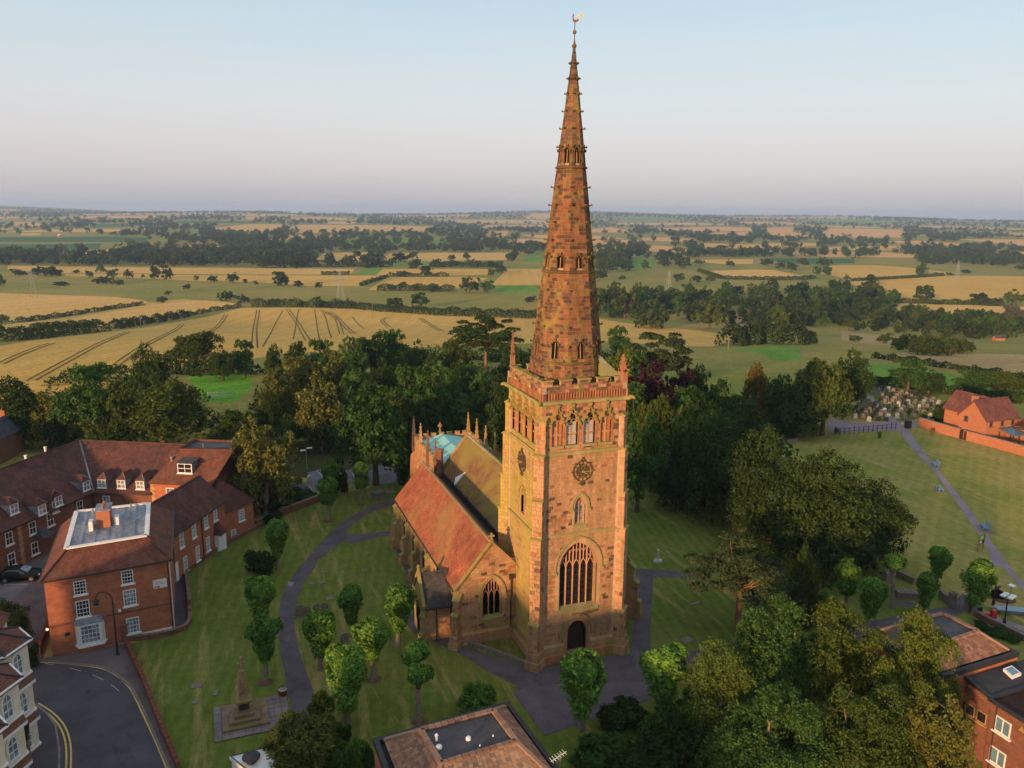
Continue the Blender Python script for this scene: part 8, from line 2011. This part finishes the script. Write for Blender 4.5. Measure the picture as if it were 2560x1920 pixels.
# near mass of weeping trees at the bottom right
for i, (key, x, y, ty, w, lb) in enumerate((('ash0',1565,1590,1390,200,'pale olive weeping tree nearest the forecourt'),('ash1',1690,1560,1310,220,'tall weeping tree behind the near mass by the pine'),('ash2',1805,1580,1330,210,'golden-tipped weeping tree left of the hall'),('ash1',1650,1740,1500,250,'green rounded tree at the bottom of the near mass'),('ash0',1840,1730,1490,230,'olive tree at the bottom edge in front of the hall'),('ash2',1965,1620,1345,180,'thin-leaved tree overlapping the hall roof'),('wbirch0',2010,1740,1510,140,'upright olive birch against the brick flats'),('ash2',1915,1690,1450,150,'tree between the hall and the brick flats'))):
    tree_px(key, x, y, ty, 'Q', lb, wpx=w, name='weeping_tree', group='near trees by the hall')
for i, (x, y, ty, w, lb) in enumerate(((1345,1570,1520,110,'dark shrub under the west pollard'),(1440,1600,1535,110,'dark shrub at the forecourt edge'),(1480,1640,1560,130,'dark bush at the foot of the near trees'),(1300,1650,1600,120,'dark bush beside the brick block right corner'),(1400,1680,1615,150,'large dark bush at the bottom edge'),(1500,1560,1500,90,'small dark bush below the pale weeping tree'))):
    tree_px('shrub%d' % (i % 2), x, y, ty, 'Q', lb, wpx=w, name='shrub', cat='shrub')
for i, (x, y, ty, w, lb) in enumerate(((470,1480,1380,260,'green shrub row against the hall parapet, left end'),(700,1600,1470,300,'flowering shrub along the low mossy wall'),(950,1680,1580,260,'shrub right of the flowering one by the hall'))):
    tree_px('shrub1', x, y, ty, 'I', lb, wpx=w, name='shrub', cat='shrub')
for (x, y, ty, lb) in ((1100,600,550,'tiny yellow sapling on the park lawn'),(1500,575,530,'yellow sapling by the garden wall'),(772,565,520,'yellow sapling at the fence end')):
    tree_px('goldshrub', x, y, ty, 'G', lb, wpx=38, name='sapling', cat='sapling')
shrub('shrub1',2000,590,540,'G','green bush in front of the conservatory',110); shrub('shrub0',1640,480,330,'G','dark garden bush behind the garden wall',260); shrub('shrub2',1480,440,395,'G','bright bush at the garden wall corner',110); shrub('shrub2',1660,380,310,'G','light green bush beside the park house',150)
# the wood round the church: every tree by its place on the skyline
near = [(30,815,110,185,'dark0'),(95,850,85,150,'willow0'),(180,790,120,195,'green1'),(185,885,100,150,'pale0'),(250,830,90,170,'oak1'),(320,745,95,235,'dark1'),(345,832,210,150,'oak0'),(265,900,110,140,'dark2'),(415,715,115,-10.4,'oak2'),(478,748,60,-8.5,'dark3'),(526,735,55,-9.5,'green0'),(585,850,80,-9,'dark2'),(500,885,120,152,'dark0'),(465,930,100,135,'oak3'),
 (600,795,90,180,'pale0'),(655,770,110,185,'pale1'),(715,760,110,190,'pale0'),(690,825,100,165,'pale1'),(760,730,80,250,'green2'),(800,722,80,250,'green3'),(850,713,90,235,'green0'),(900,738,90,225,'dark3'),(880,795,110,190,'green1'),(945,790,130,185,'green2'),(990,735,80,240,'oak1'),(1050,680,150,240,'cedar0'),(1110,740,70,215,'dark1'),(1020,792,110,195,'green3'),(1080,812,110,185,'dark2'),(1000,850,130,160,'green0'),(930,862,130,155,'dark0'),(1070,890,110,150,'dark3'),(870,855,100,160,'oak2'),
 (620,900,90,138,'dark1'),(560,945,80,132,'dark0'),(700,880,90,142,'dark2'),(745,905,80,136,'green1'),(960,930,100,135,'dark2'),(890,930,80,130,'dark1'),(1050,960,80,126,'dark0'),(640,740,60,262,'dark0'),(690,735,60,258,'green1'),(590,745,50,266,'dark2'),(820,780,90,215,'dark1'),(770,800,90,200,'green0'),(120,880,90,150,'dark1'),(215,925,100,135,'green2'),(40,905,100,140,'oak2'),(150,940,90,128,'dark3'),(-30,880,120,150,'dark1'),
 (1330,750,90,112,'bright0'),(1375,832,110,120,'green1'),(1385,900,110,108,'green3'),(1425,720,140,175,'cedar1'),(1400,785,170,150,'copper0'),(1335,705,60,240,'green0'),(1470,790,100,165,'copper1'),(1475,838,100,142,'green1'),(1520,845,140,128,'bright1'),(1638,785,70,165,'goldcone'),(1600,857,100,150,'oak0'),(1640,890,120,140,'green2'),(1720,862,120,150,'oak3'),(1790,782,150,185,'oak0'),(1838,760,105,200,'dark1'),(1690,812,100,175,'dark2'),(1560,900,110,130,'green0'),(1968,778,85,200,'green1'),(2012,800,70,195,'dark3'),(2110,800,90,215,'green2'),(2160,805,90,215,'oak1'),(2220,812,100,210,'oak2'),(1560,822,90,165,'green2'),(1740,790,70,205,'green3'),(1510,790,70,175,'dark2'),(1410,852,100,125,'oak2'),(1600,930,80,128,'oak1'),(1690,920,90,132,'green1'),(1645,860,60,160,'goldcone'),(1380,760,70,205,'green2')]
wl_ = {'dark':'dark-leaved tree','oak':'olive round-crowned tree','green':'fresh green tree','pale':'dull olive poplar-like tree','willow':'golden weeping willow','cedar':'dark layered conifer','copper':'purple-leaved copper beech','bright':'light yellow-green lime tree','goldcone':'golden conical conifer'}
ORD = ['leftmost','second from left','third from left','fourth from left','fifth from left','sixth from left','seventh from left','eighth from left','ninth from left','tenth from left','eleventh from left','twelfth from left','thirteenth from left','fourteenth from left','fifteenth from left','sixteenth from left','seventeenth from left','eighteenth from left','rightmost but one','rightmost']
def side_of(x): return 'left of the church' if x < 560 else ('behind the church and car park' if x < 1200 else ('right behind the tower' if x < 1480 else 'between the yews and the cemetery' if x < 1900 else 'beyond the cemetery'))
seen = {}
for x, ty, w, v, key in sorted(near):
    kind = key.rstrip('0123456789')
    side = side_of(x)
    seen[(kind, side)] = seen.get((kind, side), 0)+1
    tree_v(key, x, ty, v, 'Q', w, label='%s in the wood %s, %s' % (wl_[kind], side, ORD[seen[(kind, side)]-1]), name={'cedar':'conifer_tree','goldcone':'conifer_tree','willow':'willow_tree','copper':'beech_tree'}.get(kind,'broadleaf_tree'), group='%ss in the wood %s' % (wl_[kind], side))
# undergrowth that closes the wood floor
def hedge_mesh(pts, h, w, leaf, per_m, seed, mat='leaf_hedge', gaps=.0):
    rs = np.random.RandomState(seed); P = []; Nn = []
    for a, b in zip(pts[:-1], pts[1:]):
        L_ = (b-a).length; n = int(L_*per_m)
        if n < 1: continue
        t = rs.rand(n); s = (b-a).normalized(); sd = Vector((-s.y,s.x,0)).normalized()
        base = np.array(a)[None]+(np.array(b)-np.array(a))[None]*t[:,None]
        hh = h*(.65+.5*np.abs(np.sin(t*L_/ (h*1.3)+seed))*(.6+.4*np.sin(t*L_/(h*.5)))); ang = rs.rand(n)*math.pi; rr = .6+.4*rs.rand(n)**.5
        off = np.cos(ang)*w*rr*(.7+.4*np.sin(t*L_/(w*1.7)+seed*2)); zz = np.sin(ang)*hh*rr
        p = base+np.array(sd)[None]*off[:,None]; p[:,2] += np.maximum(.05, zz)
        P.append(p); Nn.append(np.array(sd)[None]*np.cos(ang)[:,None]+np.array([0,0,1])[None]*np.sin(ang)[:,None])
    P = np.concatenate(P); Nn = np.concatenate(Nn)
    return leaves(P, Nn, leaf, rs, .5, .6, .22)
def hedge(label, k, pts, h, w=None, leaf=.45, per_m=26, mat='leaf_hedge', ks=None, name='hedge', flat=False):
    Lp = [att(x, y, k) for x, y in pts]; o = Lp[0].copy(); Q_ = []
    for a, b in zip(Lp[:-1], Lp[1:]):
        n = max(1, int((b-a).length/14))
        for j in range(n):
            q = a.lerp(b, j/n); q.z = terr(q.x, q.y); Q_.append(q-o)
    Q_.append(Lp[-1]-o)
    V_, F_, C_ = hedge_mesh(Q_, h, w or h*.6, leaf, per_m, len(pts)+int(abs(pts[0][0])), mat)
    return tag(obj(name, np_mesh(name, V_, F_, mat, C_), None, o), label, 'hedge', 'field hedges')
hedge('tall dark hedge at the left edge of the near wheat','L',[(-150,1095),(250,1068),(500,1035),(780,1008)],6.5,4.5,.6,40)
hedge('hedge running up from the wooden pole on the left','L',[(870,992),(1080,958),(1280,925),(1450,892)],5,3.5,.6,36); hedge('thin hedge at the top corner of the near wheat','L',[(1450,892),(1650,852),(1850,822)],3.2,2.5,.5,24)
hedge('low hedge between the two pale left fields','L',[(140,942),(400,907),(700,864),(900,832),(1100,806)],3.4,2.5,.5,26)
hedge('bushy line beyond the near wheat, left half','L',[(1930,822),(2212,818),(2700,828)],6,4,.7,30); hedge('bushy line beyond the near wheat, centre','M',[(520,828),(740,832),(1000,856),(1420,884)],6.5,4,.7,30); hedge('bushy line beyond the near wheat, beside the spire','M',[(1420,884),(1900,900),(2160,908)],7,4,.7,30)
hedge('hedge below the middle wheat strip','M',[(930,696),(1300,694),(1520,705)],7,5,.8,26); hedge('hedge along the long wheat strips','M',[(500,574),(720,573)],5,4,.8,20); hedge('hedge right of the small green field','M',[(1020,586),(1300,588),(1480,586)],5,4,.8,18)
hedge('hedgerow under the far pale field, left','M',[(290,512),(800,513),(1050,514)],8,5,1.0,18); hedge('hedgerow under the far pale field, right','M',[(1330,514),(1900,512)],8,5,1.0,18); hedge('diagonal hedge between two middle wheat fields','M',[(800,664),(900,628),(1010,596)],4,3,.7,18)
hedge('hedge round the right middle wheat','N',[(820,548),(950,592),(1000,608),(1300,615),(1620,612),(1700,602)],5,4,.8,22); hedge('hedge below the upper right wheat','O',[(380,862),(1000,830),(1350,803)],4,3,.7,22); hedge('hedge with bushes below the right pylon wheat','O',[(850,1090),(1250,1106),(1600,1112),(2000,1128)],5,4,.7,26); hedge('hedge under the lowest right wheat','O',[(1640,1248),(2000,1255),(2300,1262)],5,4,.6,26)
hedge('dark clipped hedge behind the far cemetery','G',[(930,195),(1100,185),(1350,220),(1600,255),(1900,290),(2212,335)],2.6,1.6,.4,60,'leaf_dark'); hedge('hedge between the pasture and rough field','G',[(1050,-15),(1350,20),(1800,92),(2300,165)],2,1.5,.45,24)
hedge('dark bank of bushes at the paddock back edge','L',[(1300,1330),(1600,1345),(1950,1330)],5,3.5,.5,46,'leaf_dark'); hedge('bushy edge below the pale rough field on the right','N',[(1040,1120),(1300,1100),(1500,1110),(1700,1100)],8,6,.7,40)
hedge('hedge along the meadow stream right of the spire','N',[(380,780),(640,790),(820,770)],5,4,.6,30)
# undergrowth of the wood: nobody could count it
und = []; PADP = [q for q, f in zip(POLY, FIELDS) if f[0] == 'paddock']
for (u0, u1, v0, v1, n) in ((-115,-28,128,215,70),(-28,20,132,225,60),(18,52,112,190,26),(-30,40,215,262,40)):
    for i in range(n):
        u, v = rnd.uniform(u0, u1), rnd.uniform(v0, v1); x, y = xy_of(u, v)
        if PADP and inside(PADP[0], u, v) or (PADP and inside(PADP[0], u*1.06, v*1.06)): continue
        rs = np.random.RandomState(1000+i+int(u)); s = rnd.uniform(2.2,4.6)
        d = sphere_pts(120, rs); d[:,2] = np.abs(d[:,2]); Pp = d*np.array([s,s,s*.8])*(.6+.5*rs.rand(120)[:,None])+np.array([x,y,terr(x,y)]); und.append(leaves(Pp, d, .42, rs, .5, .6, .25))
V_, F_, C_ = join(und); tag(obj('undergrowth', np_mesh('undergrowth', V_, F_, 'leaf_dark', C_)), 'dark undergrowth filling the wood floor', 'undergrowth', kind='stuff')
# middle distance trees, one by one
def mids(k, L, region):
    cnts = {}
    for i, e in enumerate(sorted(L)):
        x, y, ty = e[:3]; w = e[3] if len(e) > 3 else (y-ty)*1.15; key = e[4] if len(e) > 4 else rnd.choice(['mid','midd','midg'])+str(rnd.randrange(4))
        squat = w > (y-ty)*1.6
        if squat: key = 'bush%d' % rnd.randrange(4)
        ys = sorted(q[1] for q in L); row = 'far row' if y < ys[len(ys)//3] else ('near row' if y > ys[2*len(ys)//3] else 'middle row'); cc2 = cnts[(squat, row)] = cnts.get((squat, row), 0)+1
        lb = '%s %s, %s, %s' % ('broad field bush' if squat else 'field tree', region, row, ORD[min(cc2, 20)-1])
        tree_px(key, x, y, ty, k, lb, wpx=w, on_terrain=True, name='field_bush' if squat else 'field_tree', cat='bush' if squat else 'tree', group='field bushes %s' % region if squat else 'field trees %s' % region)
mids('L',[(690,597,543),(990,602,533,70),(1100,599,570),(1185,608,468,92),(1275,610,498,98),(860,602,528,95),(770,557,498,75),(585,562,533,60),(1505,622,578,48),(1790,637,558,115),(1640,630,580,90),(2150,657,548,125),(400,587,512,165),(280,577,508,115),(140,577,528,115),(1240,787,738,95),(790,642,588,160),(910,647,613,105),(460,657,626,125),(40,957,878,105),(1885,640,605,45),(1965,648,620,45),(1440,690,645,60),(1290,725,695,70),(1740,770,695,130),(1860,790,725,120),(20,665,570,60),(1150,500,400,120),(840,480,385,90),(730,470,380,90),(560,480,380,100),(900,440,340,130),(1030,430,340,100),(310,420,340,90),(120,440,360,150),(480,400,335,80),(620,380,330,100)],'on the left plain')
mids('M',[(570,517,438,105),(690,517,463,62),(870,522,408,145),(1095,472,403,145),(1205,462,393,85),(1225,522,453,125),(1395,517,453,125),(1500,467,413,62),(1615,462,403,72),(1515,517,458,85),(1310,587,503,105),(195,657,548,125),(320,667,618,85),(480,674,630,62),(1640,712,588,175),(1770,712,618,115),(1130,692,628,75),(490,827,743,95),(1070,852,748,135),(1250,832,713,145),(700,822,753,62),(1120,587,543,125),(1960,472,398,85),(2110,782,738,95),(1670,517,455,130),(1800,520,470,110),(1870,560,500,110),(1800,590,530,60),(1040,690,650,80),(1230,695,650,90),(1350,705,650,110),(130,810,755,120),(340,820,775,90),(60,520,450,130),(180,520,430,150),(300,522,440,140),(400,470,390,130)],'left of the spire')
mids('N',[(410,542,463,82),(260,542,458,105),(690,522,438,125),(1065,517,458,72),(1440,527,463,92),(1530,552,478,82),(1720,582,508,72),(1810,582,513,72),(1780,507,438,115),(660,630,563,92),(800,642,578,92),(900,642,568,82),(230,612,578,62),(250,905,675,265),(480,985,828,300),(900,990,745,285),(1690,965,768,215),(130,560,470,130),(60,620,520,110),(180,500,370,180),(820,490,455,90),(1330,500,450,120),(1620,495,445,110),(560,510,450,120),(460,700,690,80),(60,760,720,60),(1350,650,640,60)],'right of the spire')
mids('O',[(1150,1092,903,195),(330,862,788,72),(120,802,703,105),(1140,812,640,150),(600,1062,878,225),(820,1072,953,155),(1720,1112,988,255),(2120,1115,948,235),(2100,1335,1110,235,'sage0'),(400,1502,1438,155),(720,1522,1408,215),(1300,1110,1065,110),(1600,780,740,110),(1420,800,770,90),(1300,800,770,100),(1900,1120,1040,140),(2180,740,690,120)],'on the right plain')
def scatter(k, poly, n, hr, wr, region, keys, seed, mind=9):
    rs = random.Random(seed); P = np.array(poly, float); put = []; tries = 0
    while len(put) < n and tries < n*60:
        tries += 1
        x, y = rs.uniform(P[:,0].min(), P[:,0].max()), rs.uniform(P[:,1].min(), P[:,1].max())
        if not inside(P, x, y): continue
        p = att(x, y, k)
        if any((p-q).length < mind for q in put): continue
        put.append(p); h = rs.uniform(*hr); key = rs.choice(keys)+str(rs.randrange(4))
        plant(key, p, h, h*rs.uniform(*wr), 'tree in the dense mass %s' % region, name='field_tree', unit=UNIT[key][0], unitw=UNIT[key][1], group='tree mass %s' % region)
scatter('N',[(60,770),(380,720),(800,740),(1450,700),(2212,660),(2212,830),(1900,880),(1700,970),(1500,1010),(1300,1010),(1000,970),(800,960),(640,900),(330,930),(60,900)],70,(8,15),(.42,.6),'between the meadow and pasture on the right',['midg','midg','mid','midd'],11,13)
scatter('O',[(0,1020),(450,970),(850,1080),(900,1180),(1400,1250),(2000,1300),(2250,1340),(2250,1430),(1800,1510),(1300,1450),(900,1440),(300,1380),(0,1340)],55,(6,12),(.42,.6),'below the right wheat fields',['mid','midd','midg'],12,11)
scatter('O',[(900,1570),(1400,1570),(1700,1610),(1700,1659),(1000,1659)],12,(4,7),(.5,.7),'on the rough field at the right',['bush','mid'],13,6)
scatter('L',[(60,400),(500,440),(900,420),(1150,380),(2212,390),(2212,505),(1500,515),(800,505),(60,500)],45,(10,16),(.42,.55),'in the left woodland belt front',['midd','mid'],14,18)
# scrub between those trees, joined
scr = []; rs = np.random.RandomState(31); rr_ = random.Random(31)
def scrub(k, poly, n, hr):
    P = np.array(poly, float); c_ = 0
    while c_ < n:
        x, y = rr_.uniform(P[:,0].min(), P[:,0].max()), rr_.uniform(P[:,1].min(), P[:,1].max())
        if not inside(P, x, y): continue
        p = att(x, y, k); hh = rr_.uniform(*hr); w = hh*rr_.uniform(.55,.85); lob = sphere_pts(10, rs)*np.array([.6,.6,.4])+np.array([0,0,.5]); q = 260
        idx = rs.randint(0,10,q); d = sphere_pts(q, rs); d[:,2] = d[:,2]*.7+.25; Pp = lob[idx]+d*.36; Pp[:,2] = np.clip(Pp[:,2], .03, 1.2)
        V_, F_, C_ = leaves(Pp*np.array([w,w,hh])+np.array([p.x,p.y,p.z]), d, .085*hh+.2, rs, .5, .65, .2); tone = rr_.uniform(.75,1.6); scr.append((V_, F_, C_*np.array([tone*rr_.uniform(.85,1.15), tone, tone*.95]))); c_ += 1
scrub('N',[(60,770),(380,720),(800,740),(1450,700),(2212,660),(2212,830),(1900,880),(1700,970),(1500,1010),(1300,1010),(1000,970),(800,960),(640,900),(330,930),(60,900)],150,(4,11)); scrub('O',[(0,1020),(450,970),(850,1080),(900,1180),(1400,1250),(2000,1300),(2250,1340),(2250,1430),(1800,1510),(1300,1450),(900,1440),(300,1380),(0,1340)],120,(3,8)); scrub('N',[(600,420),(1000,400),(2212,400),(2212,440),(1300,440),(600,445)],60,(7,13)); scrub('N',[(30,300),(420,320),(420,420),(300,440),(280,540),(60,560)],60,(8,14)); scrub('O',[(900,560),(2212,590),(2212,690),(1300,700),(900,640)],60,(7,13)); scrub('M',[(0,270),(900,280),(2212,290),(2212,390),(900,395),(520,395),(0,500)],170,(9,15)); scrub('L',[(900,330),(2212,280),(2212,500),(1500,510),(1100,460)],90,(9,15)); scrub('O',[(850,1575),(1300,1560),(1700,1600),(1700,1655),(1000,1655)],20,(2.5,5))
V_, F_, C_ = join(scr); tag(obj('tree_belt_scrub', np_mesh('tree_belt_scrub', V_, F_, 'leaf_hedge', C_)), 'scrub and belt trees massed between the fields', 'scrub', kind='stuff')
# far woods: one mass
fv = []; rs = np.random.RandomState(77)
FARP = [(bb, p) for bb, p in zip(BB, POLY)]
def in_field(u, v):
    return any(bb[0] <= u <= bb[1] and bb[2] <= v <= bb[3] and inside(p, u, v) for bb, p in FARP)
proto_far = []
for s in range(6):
    r2 = np.random.RandomState(500+s); lob = sphere_pts(9, r2)*np.array([.55,.55,.35])+np.array([0,0,.55]); idx = r2.randint(0,9,70); d = sphere_pts(70, r2); d[:,2] = d[:,2]*.6+.3
    Pp = lob[idx]+d*.33; Pp[:,2] = np.clip(Pp[:,2], .03, 1.1); proto_far.append((Pp, d))
cntf = 0; tries = 0; band = 0
while cntf < 7400 and tries < 90000:
    tries += 1
    q = rs.rand(); v = 1000*(7.2**q) if rs.rand() < .8 else 1000+6200*q
    if cntf % 5 == 0: v = rs.uniform(5600,7200)
    u = (rs.rand()*2-1)*(.72*v+60)
    if v < 1250:
        X_, Y_ = proj((*xy_of(u, v), terr_uv(u, v)))
        if not (Y_ < 668 and (X_ > 1750 or X_ < 1050)): continue
    if in_field(u, v): continue
    if v < 5200 and (in_field(u*1.06, v*1.06) or in_field(u*1.13, v*1.13)) and rs.rand() < .8: continue
    # open land between the woods
    if math.sin(u/190.0+1.3*math.sin(v/260.0))+math.sin(v/170.0+u/400.0) > 1.05 and v < 3800: continue
    h = rs.uniform(8,15); w = h*rs.uniform(.55,.85); x, y = xy_of(u, v); Pp, d = proto_far[rs.randint(6)]
    a = rs.rand()*6.28; ca, sa_ = math.cos(a), math.sin(a); M_ = np.array([[ca,-sa_,0],[sa_,ca,0],[0,0,1]])
    V_, F_, C_ = leaves(Pp@M_.T*np.array([w,w,h])+np.array([x,y,terr_uv(u,v)]), d@M_.T, .16*h, rs, .5, .7, .18); tone = .75+.5*rs.rand(); C_ = C_*np.array([tone*(1+.2*(rs.rand()-.5)), tone, tone])
    fv.append((V_, F_, C_)); cntf += 1
V_, F_, C_ = join(fv); tag(obj('far_woodland', np_mesh('far_woodland', V_, F_, 'leaf_far', C_)), 'far woods and hedgerow trees running to the skyline', 'woodland', kind='stuff')
# far farms and village houses
rf_ = random.Random(5)
for (x, y, k, s, lb) in ((460,288,'L',14,'white-roofed farm shed by the dark green field'),(1000,400,'N',22,'long grey barn roof among trees right of the spire'),(1075,325,'N',7,'tiny pale gable in the far fields'),(1565,200,'N',6,'tiny white house high on the right hills'),(1940,1495,'O',5,'grey shed roof at the right rough field'),(930,365,'O',9,'red-roofed village house, left of the far village'),(1000,372,'O',9,'red-roofed village house next to the leftmost'),(1060,380,'O',10,'village house in the middle of the far village'),(1130,375,'O',8,'village house right of the middle'),(1190,385,'O',9,'rightmost house of the far village'),(2000,605,'O',9,'pale house among trees at the far right'),(2110,620,'O',9,'house with pale wall at the right edge'),(1830,500,'O',8,'roof among the far right trees'),(700,176,'M',14,'pale farm buildings on the far pink fields'),(820,165,'L',10,'far farm on the left hills')):
    p = att(x, y, k); t = thing('far_house' if s < 12 else 'farm_barn', lb, 'house' if s < 12 else 'barn', p, rf_.uniform(0,3)); l, w, h = s, s*.55, s*.32
    m_ = MB(); m_.box(-l/2,l/2,-w/2,w/2,-1,h); m_.add([(-l/2,-w/2,h),(-l/2,w/2,h),(-l/2,0,h+w*.42),(l/2,-w/2,h),(l/2,w/2,h),(l/2,0,h+w*.42)],[(0,2,1),(3,4,5)]); m_.build('wall','render_cream' if rf_.random() < .6 else 'brick_orange',t)
    rm = 'render_white' if 'white' in lb else ('felt' if 'grey' in lb else 'tile_plum'); m_ = MB()
    m_.slab([(-l/2-.3,-w/2-.3,h-.2),(l/2+.3,-w/2-.3,h-.2),(l/2+.3,0,h+w*.44),(-l/2-.3,0,h+w*.44)],(0,0,.2)); m_.slab([(-l/2-.3,0,h+w*.44),(l/2+.3,0,h+w*.44),(l/2+.3,w/2+.3,h-.2),(-l/2-.3,w/2+.3,h-.2)],(0,0,.2)); m_.build('roof',rm,t)
# unseen house row added west of the church, heights set to shade the lawns
sdir = Vector((SUND.x, SUND.y, 0)).normalized(); sx_ = Vector((-sdir.y, sdir.x, 0))
for i in range(9):
    c0 = Vector((4,4,0))+sdir*(66+rnd.uniform(-3,3))+sx_*(-62+15.5*i); hh = (9.2 if 15.5*i-62 > -14 else 4.6)+rnd.uniform(-.6,.9)
    if (c0-Vector((CAM[0],CAM[1],0))).length < 6: continue
    t = thing('shading_house','added unseen brick house that shades the lawns','house',c0,math.atan2(sx_.y,sx_.x),'added unseen houses shading the lawns'); w, d_ = 7.2, 4.6
    m_ = MB(); m_.box(-w,w,-d_,d_,-.2,hh); m_.add([(-w,-d_,hh),(-w,d_,hh),(-w,0,hh+3.2),(w,-d_,hh),(w,d_,hh),(w,0,hh+3.2)],[(0,2,1),(3,4,5)]); m_.build('wall','brick_dark',t)
    for s in (-1,1):
        m_ = MB(); m_.slab([(-w-.2,s*(d_+.3),hh-.2),(w+.2,s*(d_+.3),hh-.2),(w+.2,0,hh+3.3),(-w-.2,0,hh+3.3)][::s],(0,0,-.15)); m_.build('roof','tile_brown',t)
    m_ = MB(); m_.box(-w+.3,-w+1.3,-.5,.5,hh+2,hh+4.4); m_.build('chimney','brick_dark',t)
# ------------------------------------------------------------------ haze
cx_, cy_ = xy_of(0, 3900); hz = MB(); hx, hy = 9500, 4700
c = [Vector((cx_,cy_,0))+Vector((HU[0],HU[1],0))*a*hx+Vector((HV[0],HV[1],0))*b*hy for a, b in ((-1,-1),(1,-1),(1,1),(-1,1))]
hz.hexa([p+Vector((0,0,-46)) for p in c]+[p+Vector((0,0,104)) for p in c])
mt, nt, out = new_mat('haze'); pv = N(nt,'ShaderNodeVolumePrincipled'); pv.inputs['Color'].default_value = (.48,.67,1.0,1); pv.inputs['Density'].default_value = HAZE_D; pv.inputs['Anisotropy'].default_value = .2
nt.links.new(pv.outputs[0], out.inputs['Volume']); MAT['haze'] = mt
tag(hz.build('haze','haze'), 'thin evening haze over the valley', 'haze', kind='stuff')
print('objects', len(bpy.data.objects), 'tris', sum(len(m.loop_triangles) if m.loop_triangles else sum(len(p.vertices)-2 for p in m.polygons) if len(m.polygons)<200000 else 0 for m in bpy.data.meshes))
